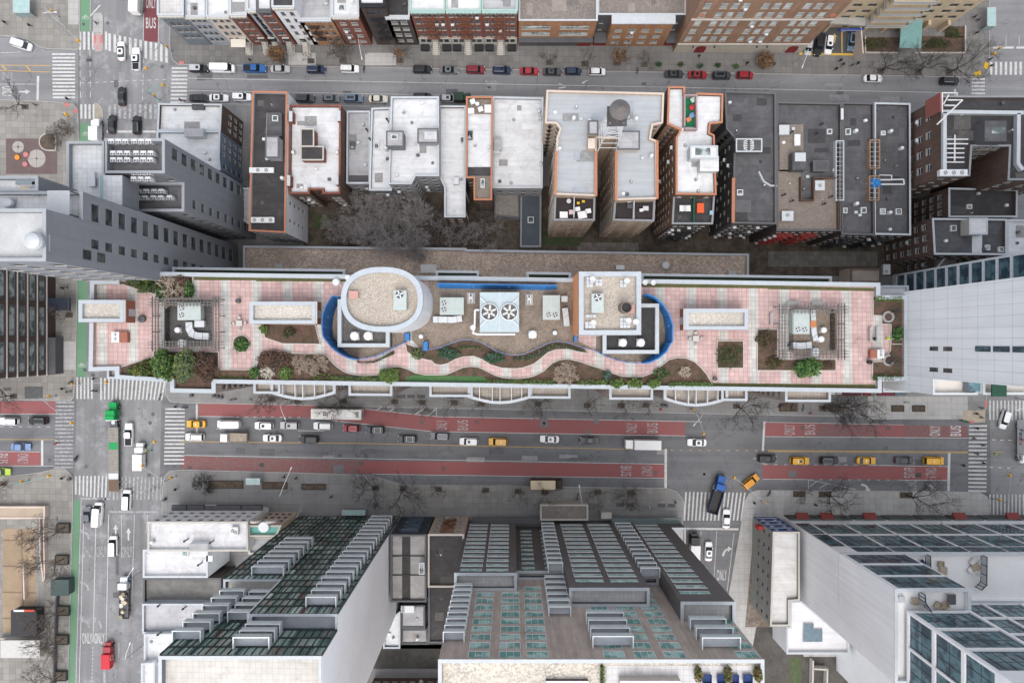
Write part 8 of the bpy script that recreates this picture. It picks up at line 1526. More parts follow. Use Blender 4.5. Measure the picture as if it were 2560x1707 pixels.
def person(label,c,r,x,y,top='black',z=.15,rot=None,pose=None,seat=False):
    rng=random.Random(int(x*7+y)); pose=rng.randrange(2) if pose is None else pose; k=(pose,top)
    if k not in PM:
        me=poses[pose].copy(); me.name='person'
        for m in(flat('trousers_dark',(.02,.021,.026),.8),flat('top_'+top,TOPS[top],.8),SKIN,BLACK): me.materials.append(m)
        for f in me.polygons: z_=f.center.z; f.material_index=3 if z_<.1 else 0 if z_<.86 and abs(f.center.x)<.2 else 2 if z_>1.5 or z_<.9 else 1
        PM[k]=me
    X,Y=W(*K(c,r,x,y),.9+z); o=bpy.data.objects.new('person',PM[k]); sc.collection.objects.link(o); o.location=(X,Y,z); o.rotation_euler=(0,0,R(rng.uniform(0,360) if rot is None else rot)); tag(o,label,'person',None)
    hk=rng.randrange(2)
    if ('hair',hk) not in PM:
        b=MB(); b.rings(0,.0,[(.05,1.62),(.108,1.66),(.11,1.74),(.07,1.81),(.01,1.825)],HAIRS[hk],10); PM['hair',hk]=tomesh(b,'hair')
    part(PM['hair',hk],'hair',o); 
    if ('coat',top) not in PM:
        b=MB(); b.loft([[(rx*math.cos(a*math.pi/6),ry*math.sin(a*math.pi/6),zz) for a in range(12)] for zz,rx,ry in((.72,.24,.19),(1.0,.22,.17),(1.3,.24,.16),(1.44,.2,.12))],flat('top_'+top,TOPS[top],.8)); PM['coat',top]=tomesh(b,'coat')
    part(PM['coat',top],'coat',o); return o
PP_=[('near the left edge of the upper plaza',1,1,40,205,'black'),('on the upper plaza beside the small red mark',1,1,268,232,'black'),('standing on the traffic island by the bike lane',1,1,880,210,'black'),('crossing the side street at the upper left crosswalk',1,1,615,905,'black'),('on the corner pavement below the side-street stop line',1,1,320,962,'grey'),('at the lower end of the upper crosswalk, in front of a companion',1,1,1655,918,'black'),('at the lower end of the upper crosswalk, behind a companion',1,1,1690,930,'grey'),('on the pavement above the blue pickup',1,1,2290,550,'navy'),('before the red arched door on the upper pavement',3,1,1720,515,'black'),('above the last red hatchback on the pavement',3,1,2160,580,'black'),('in a tan coat at the garage-side pavement edge',4,1,40,550,'tan'),('in black below the one in the tan coat near the garage',4,1,60,588,'black'),('in a group of three before the garage, northmost',4,1,668,553,'navy'),('in a group of three before the garage, middle',4,1,692,590,'black'),('in a group of three before the garage, nearest the road',4,1,628,632,'black'),('pushing a pram right of the group of three',4,1,780,597,'grey'),('in front of the pram on the garage pavement',4,1,828,580,'black'),('beside the glass bus stop at the upper right',4,1,1900,155,'black'),('standing in the bus stop shadow at the upper right',4,1,1935,183,'navy'),('below the blue screen of the upper right bus stop',4,1,1918,300,'black'),('waiting at the upper right corner signal',4,1,2040,545,'black'),('beside the yellow kerb pad at the upper right',4,1,2050,605,'black'),
('on the west pavement by the brown office, left of a pair',1,2,572,1075,'black'),('on the west pavement by the brown office, right of a pair',1,2,608,1073,'grey'),('crossing the bike-lane crosswalk at its top',1,3,860,338,'black'),('on the crosswalk refuge, left of a pair',1,3,855,448,'black'),('on the crosswalk refuge, right of a pair',1,3,882,452,'navy'),('on the west corner beside yellow signal heads',1,3,570,432,'black'),('entering the crosswalk before the yellow taxi',1,3,1610,597,'black'),('in the road beside the long western crosswalk',1,3,515,935,'red'),('at the south-west corner beside the orange signal',1,3,568,1252,'black'),('on the pavement left of the twiggy planter',1,3,1610,1355,'black'),('riding the crossing bicycle at the big junction',1,3,697,1072,'black'),('on the lower pavement above the narrow planter',2,3,255,1240,'black'),('on the lower pavement right of the tall lamp post',2,3,365,1253,'black'),('alone on the lower pavement below the timber-edged planter',2,3,690,1425,'black'),('in white at the lower pavement kerb bend',2,3,1015,1250,'white'),('at the glass tower entrance on the lower pavement',2,3,1100,1505,'black'),('beside the corner signal at the side street',3,3,1500,1475,'black'),('with a white bag between pavement gratings',3,3,1265,1520,'white'),('at the side street east corner',3,3,2225,1480,'black'),('in white walking on the light paving',4,3,1275,558,'white'),('with a pushchair on the light paving near the eastern kerb',4,3,1960,607,'grey'),('stepping off the tan corner patch, upper',4,3,1915,660,'black'),('stepping off the tan corner patch, lower',4,3,1962,695,'black'),('first on the long eastern crosswalk from the north',4,3,1920,795,'black'),('second on the long eastern crosswalk from the north',4,3,1890,885,'black'),('third on the long eastern crosswalk from the north',4,3,1975,950,'black'),('in grey near the yellow line on the eastern crosswalk',4,3,1920,1028,'grey'),('nearest the queue end on the eastern crosswalk',4,3,1980,1112,'black'),('riding between the yellow taxi van and the crosswalk',4,3,1795,1135,'black'),('in a lime safety vest in the middle of the eastern junction',4,3,2095,1030,'lime'),('in black on the light pavement of the lower right block',4,3,440,1497,'black'),('on the light pavement near the lower facade',4,3,570,1552,'black'),('by the dark bed beneath the eastern bay',4,3,390,658,'red'),('riding the delivery bicycle at the eastern kerb',4,3,1830,735,'green')]
for q in PP_: person('person '+q[0],*q[1:5],top=q[5])
person('person in a lime vest standing by the east bed of the roof garden',4,2,1105,1535,'lime',HD+.03,90,2); person('person in navy at the grey bench of the roof garden',4,2,975,1540,'navy',HD+.03,90,2)
# signal masts and lamps
SIGY=flat('signal_yellow',(.62,.33,.02),.5); POLE=flat('pole_grey',(.36,.38,.39),.5,.2); TEAL=flat('pole_teal',(.16,.33,.31),.6)
def mast(label,c,r,bx,by,ex,ey,m=POLE,h=6.2,n=1):
    X,Y=W(*K(c,r,bx,by)); EX,EY=W(*K(c,r,ex,ey),h); t=thing('traffic_signal',label,'traffic light',(X,Y,.14)); b=MB(); b.cyl(X,Y,.14,.9,.22,m,10); b.tube((X,Y,.8),(X,Y,h+.2),.11,m,.08,8); b.build('pole',t); b=MB(); b.tube((X,Y,h-.4),(EX,EY,h+.25),.08,m,.05,6); b.tube((X,Y,h-1.4),(X+(EX-X)*.35,Y+(EY-Y)*.35,h-.1),.05,m,n=5); b.build('arm',t)
    for i in range(n+1):
        q=(EX,EY,h+.2) if i==0 else (X+(i-1)*.3,Y+.25,3.4)
        b=MB(); b.box(q[0]-.2,q[1]-.17,q[2]-1.15,q[0]+.2,q[1]+.17,q[2]-.05,SIGY)
        for k in range(3):
            for s in(-1,1): b.box(q[0]-.14,q[1]+s*.17-.14,q[2]-.35-k*.35+.22,q[0]+.14,q[1]+s*.17+.14,q[2]-.35-k*.35+.26,SIGY)
        b.build('signal_head',t)
for a in (('signal mast at the plaza corner reaching toward the islanded crosswalk',1,1,545,165,712,370),('signal mast at the corner of the grey-blue row house',1,1,1580,480,1335,625),('teal signal mast beside the white corner roof',1,1,1468,925,1490,778,TEAL),('signal mast near the half-round planter',1,1,690,1110,600,1045),('signal mast with arm across the bike-lane crosswalk',1,3,735,392,968,372),('signal mast at the west corner with arm over the long crosswalk',1,3,520,500,650,745),('signal mast at the corner north of the white-fronted building',1,3,1620,1235,1300,1140),('teal signal mast at the lower-left pavement corner',1,3,275,1270,440,1235,TEAL),('short teal signal post right of the white pickup in the junction',1,3,1395,995,1412,920,TEAL,4.5),('signal mast reaching over the lane of the lone white sedan',3,3,1635,625,1762,845),('signal mast above the turning orange-yellow taxi',3,3,2285,1455,2045,1248),('signal mast at the lower right corner by the eastern crosswalk',4,3,2050,1435,2225,1228),('signal post at the upper right corner beside yellow pads',4,1,2050,500,2085,490,POLE,4.5)): mast(*a)
def lamp(label,c,r,bx,by,ex,ey,h=9):
    X,Y=W(*K(c,r,bx,by)); EX,EY=W(*K(c,r,ex,ey),h); t=thing('street_lamp',label,'street lamp',(X,Y,.14)); b=MB(); b.tube((X,Y,.14),(X,Y,h-.4),.12,POLE,.07,8); b.cyl(X,Y,.14,1.0,.2,POLE,10); b.build('pole',t); b=MB(); b.path([(X,Y,h-.5),(X+(EX-X)*.4,Y+(EY-Y)*.4,h+.05),(EX,EY,h)],.06,METALW,6); b.build('arm',t); b=MB(); d=Vector((EX-X,EY-Y)).normalized(); b.loft([[(EX+d.x*k-d.y*w_,EY+d.y*k+d.x*w_,h+zz) for w_,zz in((-.14,0),(.14,0),(.1,.14),(-.1,.14))] for k in(-.1,.6)],METALW); b.build('lamp_head',t)
for a in (('white street lamp above the white off-roader on the upper street',2,1,1010,500,970,530),('street lamp at the garage-side pavement of the upper street',4,1,235,590,320,605),('street lamp over the upper street above the beige towers',3,1,662,862,665,755),('double-armed street lamp beside the bus front',2,3,330,560,262,695),('tall street lamp at the timber planters of the lower pavement',2,3,322,1350,318,1170),('street lamp beside the blue bicycle on the lower pavement',3,3,612,1420,620,1335),('street lamp leaning over the avenue above the loaded flatbed',1,4,1325,527,1215,527),('street lamp leaning over the avenue near the red van',1,4,1325,1205,1190,1212),('street lamp at the signal mast of the plaza corner',1,1,610,275,500,115),('curved white street lamp at the eastern crosswalk',4,3,2280,520,2300,625),('street lamp arm over the lone white sedan',3,3,1660,640,1680,755)): lamp(*a)
# shelters, kiosks, bins
def shelter(label,c,r,a,h=2.7):
    w_=ccw(PW(KR(c,r,*a),h)); t=thing('bus_shelter',label,'bus shelter',(*cen(w_),.14)); b=MB(); b.prism(w_,h-.12,h,mat('shelter_glass',(.30,.42,.41),.2,.1,1)); b.wall(w_,h-.14,h+.02,.08,METAL,True); b.build('roof',t)
    for x,y in w_: b=MB(); b.tube((x*.999,y*.999,.14),(x*.999,y*.999,h-.1),.06,METAL); b.build('post',t)
    b=MB(); b.wall([w_[0],w_[1]],.4,h-.3,.04,mat('shelter_glass_side',(.2,.28,.28),.15,.1,1)); b.build('pane',t)
for a in(('green glass bus shelter by the long pavement planter',1,3,(2258,1255,2385,1310)),('glass bus shelter at the upper right avenue',4,1,(2015,72,2092,240)),('pale green glass kiosk roof at the top left plaza',1,1,(120,-40,270,118)),('teal glass canopy before the green tower entrance',2,3,(790,1545,1000,1590))): shelter(*a)
for a in(('dark green bin at the west corner kerb',1,3,645,378,.15),('dark green bin below the corner bay',1,3,1755,495,.15),('black bin under the first bay, west of three',1,3,1962,500,.15),('black bin under the first bay, middle of three',1,3,1995,505,.15),('black bin under the first bay, east of three',1,3,2030,512,.15),('green bin at the south-west corner',1,3,632,1262,.15),('black bin on the lower pavement west of the white-fronted building',1,3,1508,1450,.15),('grey bin near the red hydrant, west of two',3,3,1385,590,.15),('grey bin near the red hydrant, east of two',3,3,1418,592,.15)): bin_(*a,rad=.42)
t=thing('hydrant','red hydrant on the pavement under the eastern curved balcony','hydrant',(*W(*K(3,3,1362,622)),.15)); b=MB(); x,y=W(*K(3,3,1362,622)); b.rings(x,y,[(.26,.15),(.2,.3),(.2,.8),(.26,.85),(.14,1.0)],flat('hydrant_red',(.5,.03,.03),.5),10); b.build('barrel',t)
tag(sheet('tactile_paving',[KK(4,1,1975,625,1990,572,2028,590,2010,640),KK(4,1,1888,672,1945,650,1955,688,1900,705)],.166,flat('tactile_yellow',(.55,.34,.02),.8)),kind='structure')
# purple sitting plaza
for i,(x,y,rx) in enumerate(((170,1352,53),(340,1458,82))):
    b=MB(); X,Y=W(*K(1,1,x,y)); rr=rx/36.72; b.cyl(X,Y,.14,.163+.002*i,rr,flat('plaza_circle',(.33,.31,.28),.9),28); b.box(X-.25,Y-.25,.16,X+.25,Y+.25,.17,mat('mauve_paving',(.165,.115,.11))); b.box(X-rr,Y-.03,.16,X+rr,Y+.03,.168,IRON); b.box(X-.03,Y-rr,.16,X+.03,Y+rr,.1685,IRON); tag(b.build('paved_circle'),kind='structure')
for lb,x,y,m in(('round orange drum seat on the mauve plaza',157,1445,flat('seat_orange',(.6,.24,.03),.6)),('round pink drum seat on the mauve plaza, upper one',238,1420,flat('seat_pink',(.45,.17,.17),.6)),('round pink drum seat on the mauve plaza, lower one',230,1508,flat('seat_pink',(.45,.17,.17),.6))):
    X,Y=W(*K(1,1,x,y),.5); t=thing('drum_seat',lb,'stool',(X,Y,.15)); b=MB(); b.rings(X,Y,[(.6,.15),(.66,.3),(.66,.55),(.6,.62)],m,16); b.build('seat',t)
t=thing('planter','half-round stone planter at the edge of the mauve plaza','planter',(*W(*K(1,1,455,1310)),.14)); p=[(378+75-77*math.cos(k*math.pi/10)*-1 if 0 else 455-78*math.sin(k*math.pi/10),1310+78*math.cos(k*math.pi/10)) for k in range(11)]+[(525,1232),(525,1388)]; w_=PW([K(1,1,*q) for q in p]); b=MB(); b.wall(w_,.14,.7,.25,STONE,True); b.build('wall',t); b=MB(); b.prism(ccw(w_),.14,.55,SOILM); b.build('soil',t)
# lower-left lot: walls, shed with black roof, container
for lb,a,h,m,tp in(('grey-green container at the edge of the tan lot',(470,625,625,760),2.6,flat('container_grey_green',(.05,.075,.07),.6),None),('open shed with a black roof and red-white front on the tan lot',(105,905,330,1130),3.2,flat('shed_black',(.03,.03,.032),.7),None),('white stall with slatted roof at the foot of the tan lot',(10,1180,360,1330),2.6,STONE,flat('stall_white',(.45,.44,.42),.8))):
    w_=ccw(PW(KR(1,4,*a),h)); t=thing('shed',lb,'shed',(*cen(w_),.14)); b=MB(); b.prism(w_,.14,h-.2,m); b.build('wall',t); b=MB(); b.prism(inset(w_,-.15),h-.2,h,tp or m); b.build('roof',t)
    if 'red-white' in lb: x0,y1=W(*K(1,4,130,905),h); x1,_=W(*K(1,4,320,905),h); b=MB(); b.box(x0,y1-.1,h,(x0+x1)/2,y1+.35,h+.2,METALW); b.build('sign_panel',t); b=MB(); b.box((x0+x1)/2,y1-.1,h,x1,y1+.35,h+.2,flat('sign_red',(.5,.06,.03),.6)); b.build('sign_panel',t)
for i,pts in enumerate((KK(1,4,395,20,400,380,430,620),KK(1,4,430,20,440,600),KK(1,4,545,760,530,1100,520,1560),KK(1,4,245,460,255,780),KK(1,4,30,1140,340,1140))):
    t=thing('lot_wall',('low tan wall along the east side of the tan lot, inner one','low tan wall along the east side of the tan lot, outer one','dark fence wall along the tree planters','short stepped wall in the middle of the tan lot','pale wall at the foot of the tan lot')[i],'wall',(*W(*pts[0]),.14)); b=MB(); b.wall(PW(pts),.14,1.3,.3,(STBEI,STBEI,STDRK,STBEI,STONE)[i]); b.build('wall',t)
house('flat sand-coloured roof slab at the left edge below the wide street',[(-40,1266),(112,1266),(112,1296),(-40,1296)],1.6,STBEI,mat('sand_slab',(.36,.29,.22),.85,.08,.4),{},STBEI,par=.15,name='low_building').done()
# ---- roof clutter of the middle block
def tank():
    X,Y,z=20.1,43.1,25.7; t=thing('water_tank','weathered wooden rooftop water tank with conical roof on a white steel frame','water tank',(X,Y,z)); b=MB(); wd=mat('tank_wood',(.11,.10,.095),.9,kind='wood',p=(0,.3)); b.cyl(X,Y,40,43.6,1.75,wd,24); b.build('tank',t); b=MB(); b.cyl(X,Y,43.6,45.2,1.95,mat('tank_roof',(.13,.12,.115),.9,.2,3),24,.1); b.build('conical_roof',t)
    for sx in(-1,1):
        for sy in(-1,1): b=MB(); b.tube((X+sx*2.0,Y+sy*2.2-.8,z),(X+sx*1.3,Y+sy*1.3,40),.13,METALW,n=6); b.build('leg',t)
    b=MB()
    for k in range(1,6):
        f=k/6; zz=z+14.3*f; a=2.0-.7*f; c=2.2-.9*f; o=-.8*(1-f); p=[(X-a,Y-c+o,zz),(X+a,Y-c+o,zz),(X+a,Y+c+o,zz),(X-a,Y+c+o,zz)]; b.path(p+p[:1],.07,METALW,4)
        if k>2:
            for i in range(4): q=p[(i+1)%4]; b.tube(p[i],(q[0],q[1],zz+2.3),.05,METALW); b.tube(q,(p[i][0],p[i][1],zz+2.3),.05,METALW)
    b.build('bracing',t); b=MB(); b.box(X-1.9,Y-1.9,39.75,X+1.9,Y+1.9,40,METALD); b.build('platform',t)
tank()
AC=unit
n=0
for (c,r,xs,y,z,ro) in ((1,1,(1018,1085,1148,1230,1295,1360),1297,43.2,'top row'),(1,1,(1035,1098,1165,1247,1313,1380),1405,43.2,'second row'),(1,1,(1035,1098,1165,1250,1313,1375),1465,43.2,'third row'),(1,2,(1228,1290,1352),20,42.9,'fourth row'),(1,2,(1225,1290,1355),75,42.9,'fifth row'),(1,2,(1200,1265,1338,1412,1475),187,35.8,'sixth row'),(1,2,(1193,1257,1322,1405,1472,1553),245,35.8,'bottom row')):
    for k,x in enumerate(xs):
        lb=f'white outdoor unit, {("first","second","third","fourth","fifth","sixth")[k]} from left in {ro} on grey tower roof'; X,Y=W(*K(c,r,x,y),z+1.9); t=thing('outdoor_unit',lb,'air conditioner',(X,Y,z),0,'outdoor units on the grey tower'); b=MB(); b.box(-.5,-.42,.75,.5,.42,1.9,METALW); b.build('casing',t,local=True); b=MB()
        for q in(-.24,.24): b.box(q-.17,-.35,1.9,q+.17,-.02,1.915,METALD)
        b.box(-.3,-.43,1.0,.3,-.42,1.7,METALD); b.build('grille',t,local=True); b=MB()
        for q in(-.45,.45): b.box(q-.04,-.4,0,q+.04,.4,.75,METAL)
        b.build('stand',t,local=True)
def sky(label,c,r,a,z,m=METALW,gl=PALEGLASS):
    w_=ccw(PW(KR(c,r,*a),z+.5)); t=thing('skylight',label,'skylight',(*cen(w_),z)); b=MB(); b.wall(inset(w_,.08),z,z+.5,.16,m,True); b.build('frame',t); i=inset(w_,.16); cx,cy=cen(i); b=MB()
    for k in range(4): b.face([(*i[k],z+.42),(*i[(k+1)%4],z+.42),(cx,cy,z+.8)],gl)
    b.build('glass',t)
for a in (('skylight with pyramid glass on the first grey bulkhead of the wide white roof',2,1,(1238,1232,1300,1280),19.6),('many-paned skylight on the second bulkhead of the wide white roof',2,1,(1548,1212,1655,1275),18.8,METALW,mat('pane_grey',(.45,.47,.48),.3,.1,2)),('dark framed skylight on the low grey roof',2,1,(860,1302,908,1368),10.2,METALD),('green-glazed skylight on the slim white roof',2,1,(1082,1312,1130,1375),12.7),('gridded skylight at the right edge of the bright white roof',2,1,(1872,1255,1912,1318),12.8),('black hatch skylight on the orange-coped roof',2,1,(1932,1202,1988,1282),14.2,DARKC,DKGLASS),('small skylight on the black-roofed building',2,1,(148,1060,200,1112),17.3),('square skylight at the front of the dark red brick house roof',2,1,(755,40,815,100),14.4),('pale skylight on the dark roof left of the light well rails',4,1,(545,1185,590,1230),17.2),('pale skylight right of the light well rails',4,1,(712,1182,762,1238),17.2),('pale green skylight beside the orange-rimmed light well',4,1,(1038,1202,1080,1242),17.2),('square skylight near the rear of the first dark tenement, left',4,2,(692,340,730,388),17.2),('square skylight near the rear of the first dark tenement, right',4,2,(855,335,905,388),17.2),('square skylight near the rear of the second dark tenement, left',4,2,(1032,345,1082,402),17.2),('square skylight near the rear of the second dark tenement, right',4,2,(1175,348,1228,402),17.2),('pale square skylight on the charcoal roof',3,2,(2068,172,2122,225),18.2),('small skylight on the smooth dark roof',4,2,(1830,308,1875,350),16.2),('grey skylight on the dark roof with the white stair house, left',4,2,(1680,500,1732,555),19.2),('skylight on the dark roof with the white stair house, lower right',4,2,(2118,698,2168,745),19.2),('skylight on the dark roof with the white stair house, lower middle',4,2,(1998,680,2040,728),19.2),('white skylight cover on the dark blue terrace',3,2,(145,422,200,480),3.7),('white cover on the slatted rear deck',2,2,(2062,72,2098,156),14.2),('skylight with lattice on the second avenue roof',1,4,(1665,355,1728,408),11.7),('long dark roof light on the weathered grey roof bay',2,4,(1495,465,1545,572),17.4)): sky(*a)
rv=(('white vent ball at the rear of the black roof',2,2,232,62,16.3),('round vent on the grimy white roof, west side',2,1,335,1395,14.7),('round vent on the grimy white roof, east side',2,1,738,1395,14.7),('white twin vent beside the slim roof skylight',2,1,1190,1352,12.7),('round vent at the foot of the first dark tenement',4,1,818,1195,17.2),('round vent by the green skylight',4,1,1140,1198,17.2),('round vent in the middle of the first tenement roof',4,2,825,297,17.2),('round vent between rear skylights of the second tenement',4,2,1132,380,17.2),('white vent on the pale concrete annexe',2,4,1478,1168,3.7),('white dome vent at the avenue end of the stained roof',1,4,1385,280,13.2),('big white fan drum on the grey tower penthouse',1,2,280,640,69.6),('white drum on the grey tower west terrace',1,2,58,290,61),('white chimney cap on the beige tower front roof, west',3,1,570,1075,25.7),('white chimney cap on the beige tower front roof, by the bulkhead',3,1,715,1102,25.7),('white chimney cap on the beige tower front roof, east',3,1,1145,1082,25.7),('white chimney cap on the west rear wing',3,1,440,1358,25.7),('white chimney cap on the east rear wing',3,1,1285,1425,25.7),('white vent on the light well tenement edge',4,1,1240,1355,17.2),('grey vent on the cluttered pale roof, upper',3,1,250,1015,11.2),('grey vent on the cluttered pale roof, lower',3,1,262,1080,11.2),('grey vent low on the cluttered pale roof',3,1,268,1500,11.2))
for q in rv: cap(q[0],*q[1:6],rad=1.35 if 'big' in q[0] else .85 if 'drum' in q[0] else .42,h=2.4 if 'big' in q[0] else 1.3,m=METALW if 'grey' not in q[0] else METAL)
for lb,pr,z,h,fn in (('white triple air unit at the rear edge of the black roof',kr(2,2,-45,428,165,475),16.2,.9,((.15,.5),(.5,.5),(.85,.5))),('white twin air unit higher on the black roof',kr(2,1,-60,1540,160,1585),16.2,.9,((.35,.5),(.7,.5))),('metal air unit on the cluttered pale roof, upper one',kr(2,1,2195,1270,2240,1335),11.2,.9,()),('metal air unit on the cluttered pale roof, lower one',kr(2,1,2190,1340,2235,1410),11.2,.9,()),('white double fan unit on the low rust-brown shed',kr(2,4,1332,860,1450,920),4.7,.8,((.15,.25),(.15,.75))),('grey air unit behind the tan annexe',kr(4,2,1062,860,1122,950),6,1.2,((.4,.7),)),('large grey-green louvre house on the dark timber-deck roof',kr(4,1,250,1405,345,1480),19.6,.6,()),('foil-wrapped machine at the top of the timber deck',kr(4,1,105,1150,195,1235),17.5,1.1,()),('foil-wrapped fan box on the timber deck by its screen',kr(4,2,435,92,520,178),17.5,1.2,((.5,.5),)),('foil-wrapped box at the lower left of the timber deck',kr(4,2,130,372,232,458),17.5,1.1,((.5,.4),)),('white twin box at the upper timber deck edge',kr(4,1,245,1235,295,1335),17.5,.8,()),('row of white roof machines on a steel platform beside the brick block',kr(4,2,1580,-10,1830,45),26.2,1.3,((.2,.5),(.5,.5),(.8,.5))),('grey steel vent stack on the stained white corner roof',kr(1,4,2115,140,2180,215),13.2,1.1,((.3,.4),(.7,.6))),('dark box on the cluttered avenue roof',kr(1,4,1895,400,1950,450),11.7,.8,()),('grey block with lattice lid on the west terrace of the grey tower',kr(1,2,815,60,870,140),44,.8,())):
    unit(lb,pr,z,h,fn,.4,METALW if 'white' in lb else METAL,'roof_machine','air conditioner')
# pipes painted white on the brick block and around
def pipes(label,c,r,segs,z,rad=.16,m=METALW):
    pts=[at(c,r,*s,z+.5) for s in segs]; t=thing('roof_pipe',label,'pipe',(*pts[0],z)); b=MB(); b.path([(*p,z+.5) for p in pts],rad,m,6); b.build('pipe',t); b=MB()
    for p in pts: b.box(p[0]-.1,p[1]-.1,z,p[0]+.1,p[1]+.1,z+.4,METALD)
    b.build('bracket',t)
for i in range(6): y=1280+42*i; pipes(f'white roof pipe across the black brick-block roof, {("first","second","third","fourth","fifth","lowest")[i]} of six parallel runs',4,1,((1640,y),(1835 if i in(0,1) else 1800,y)),26.2,.15)
pipes('white main pipe joining the parallel roof pipes',4,1,((1715,1240),(1712,1480)),26.2,.16); pipes('white pipe loop beside the blue tarpaulin',4,2,((1020,85),(1245,80),(1250,125),(1020,125)),17.2,.18); pipes('short white pipe above the pipe loop',4,2,((1020,40),(1135,42),(1135,80)),17.2,.12); pipes('white gutter box between the timber-deck roof and its neighbour',4,1,((680,1000),(680,1100)),18.4,.3); pipes('black curved pipe beside the small skylight on the black roof',2,1,((100,1040),(95,1250)),16.2,.06,STONE)
for lb,c,r,x,y,z,L,a in (('black stove pipe leaning on the timber deck, upper left',4,2,145,222,17.5,1.6,30),('black stove pipe on the timber deck, lower left',4,2,218,278,17.5,1.6,30),('black stove pipe by the deck screen, upper right',4,2,575,240,17.5,1.6,30),('black stove pipe in a box frame on the timber deck',4,2,515,305,17.5,1.4,30),('black flue pipe at the seam of the slim white roof',2,1,1210,1110,12.7,2.2,70),('black flue pipe on the low grey roof',2,1,1022,1200,10.2,1.8,60),('black flue pipes beside the first grey bulkhead',2,1,1050,1285,12.7,1.9,0),('black flue at the stained white corner roof, upper',1,4,1710,255,13.2,1.8,-20),('black flue at the stained white corner roof, right',1,4,1945,270,13.2,1.8,40),('black flue on the second avenue roof',1,4,1840,470,11.7,2.0,-40),('black vent box on the patchy avenue roof, west',1,4,1465,850,10.2,1.6,15),('black vent box on the patchy avenue roof, east',1,4,1690,878,10.2,1.5,10),('black vent box on the white wedge roof',1,4,1462,1112,11,1.6,10),('black flue at the charcoal roof edge',4,1,210,1220,17.5,1.7,40),('black flue pair beside the grey light well',4,1,495,1140,17.2,1.2,0),('dark flue by the barred light well',4,1,455,1222,17.2,.9,0)):
    X,Y=at(c,r,x,y,z+1); t=thing('flue_pipe',lb,'pipe',(X,Y,z)); b=MB(); b.tube((X,Y,z),(X,Y,z+L),.16,METALD,n=8); b.build('pipe',t); b=MB(); b.cyl(X,Y,z+L,z+L+.3,.26,BLACK,10); b.build('cowl',t)
# terrace furniture beyond the garden roof
WH=flat('garden_white',(.66,.65,.63),.6); RT=flat('rattan_tan',(.36,.30,.22),.8); NV=flat('cushion_navy',(.02,.04,.12),.8); OR_=flat('sofa_orange',(.62,.10,.03),.7); YL=flat('crate_yellow',(.6,.42,.03),.6); DG=flat('umbrella_green',(.01,.05,.03),.7)
table('square brown table amid four white armchairs on the white terrace',4,4,1912,508,28.7,1.5,1.5,RT,30)
for i,(x,y) in enumerate(((1885,455),(1962,475),(1870,530),(1945,548))): chair(('white armchair at the upper left of the square brown table','white armchair at the upper right of the square brown table','white armchair at the lower left of the square brown table','white armchair at the lower right of the square brown table')[i],4,4,x,y,28.7,45+90*i,WH,True,wd=1.2)
table('slatted tan table left of the four white armchairs',4,4,1612,538,28.7,1.5,1.6,RT)
for i,(x,y,z) in enumerate(((1590,475,28.7),(1615,598,28.7),(1415,468,28.7),(1350,815,49.2),(1565,852,49.2),(1625,855,49.2))): chair(('tan armchair above the slatted tan table','tan armchair below the slatted tan table','navy armchair at the left end of the white terrace','grey armchair on the left small roof terrace','tan armchair on the right small roof terrace','large tan armchair on the right small roof terrace')[i],4,4,x,y,z,i*60,NV if i==2 else RT,True,wd=1.1)
table('low dark sofa table on the left small roof terrace',4,4,1420,810,49.2,1.0,1.8,METAL); table('dark sideboard on the right small roof terrace',4,4,1685,800,49.2,1.5,1.8,STDRK); table('small grey table at the corner of the left small roof terrace',4,4,1230,800,49.2,1.1,1.1,METAL)
for i,(x,y) in enumerate(((1140,1115),(1055,1110))): pass
table('orange sofa bed on the rear deck terrace',3,2,1730,342,21.1,1.5,2.1,OR_); table('blue cool-box table by the orange sofa bed',3,2,1830,385,21.1,.7,.9,flat('coolbox_blue',(.25,.4,.5),.6))
for i,x in enumerate((1555,1588,1622)): table(('white crate table on the dark rear deck, left of three','grey crate table on the dark rear deck, middle of three','white crate table on the dark rear deck, right of three')[i],3,2,x,345,21.1,.8,1.3,WH if i!=1 else METAL)
for lb,x,y,w_,m in (('round blue-grey table on the west beige terrace',522,278,1.0,METAL),('yellow stool on the west beige terrace, upper',655,282,.6,YL),('yellow stool on the west beige terrace, lower',608,297,.6,YL),('pale lattice table at the lower left of the west beige terrace',475,405,1.7,WH),('pink chest on the west beige terrace',550,380,1.2,flat('pink_chest',(.55,.42,.42),.7)),('cream box seat right of the divider on the west beige terrace',602,352,1.1,WH),('cream box seat at the right of the west beige terrace',700,370,1.2,WH),('large cream covered table on the west beige terrace',645,405,1.9,WH),('grey long table on the east beige terrace',1228,345,1.2,METAL),('cream small table on the east beige terrace',1188,362,.8,WH),('grey chest by the divider of the east beige terrace',1085,325,1.3,STDRK),('cream cabinet at the top of the east beige terrace',1078,278,.8,WH)): table(lb,3,2,x,y,23.4,w_,w_*.8,m,10 if 'cream' in lb else 0,'round' in lb)
for lb,x,y0,y1,m in (('white parting screen across the west beige terrace',572,215,430,METALW),('white parting screen across the east beige terrace',1122,245,440,METALW),('green parting fence across the dark rear deck',1672,225,470,flat('fence_green',(.02,.12,.07),.8))):
    z=23.4 if 'beige' in lb else 21.0; t=thing('terrace_divider',lb,'divider',(*at(3,2,x,y0,z),z)); b=MB(); b.wall([at(3,2,x,y0,z+1.6),at(3,2,x-3,y1,z+1.6)],z,z+1.6,.14,m); b.build('panel',t)
for lb,x,y,m in (('cream fan chair on the street-side wooden deck',1990,935,WH),('cream chair beside the round table on the wooden deck',2062,1005,WH)): chair(lb,2,1,x,y,14.3,20,m,True,wd=1.0)
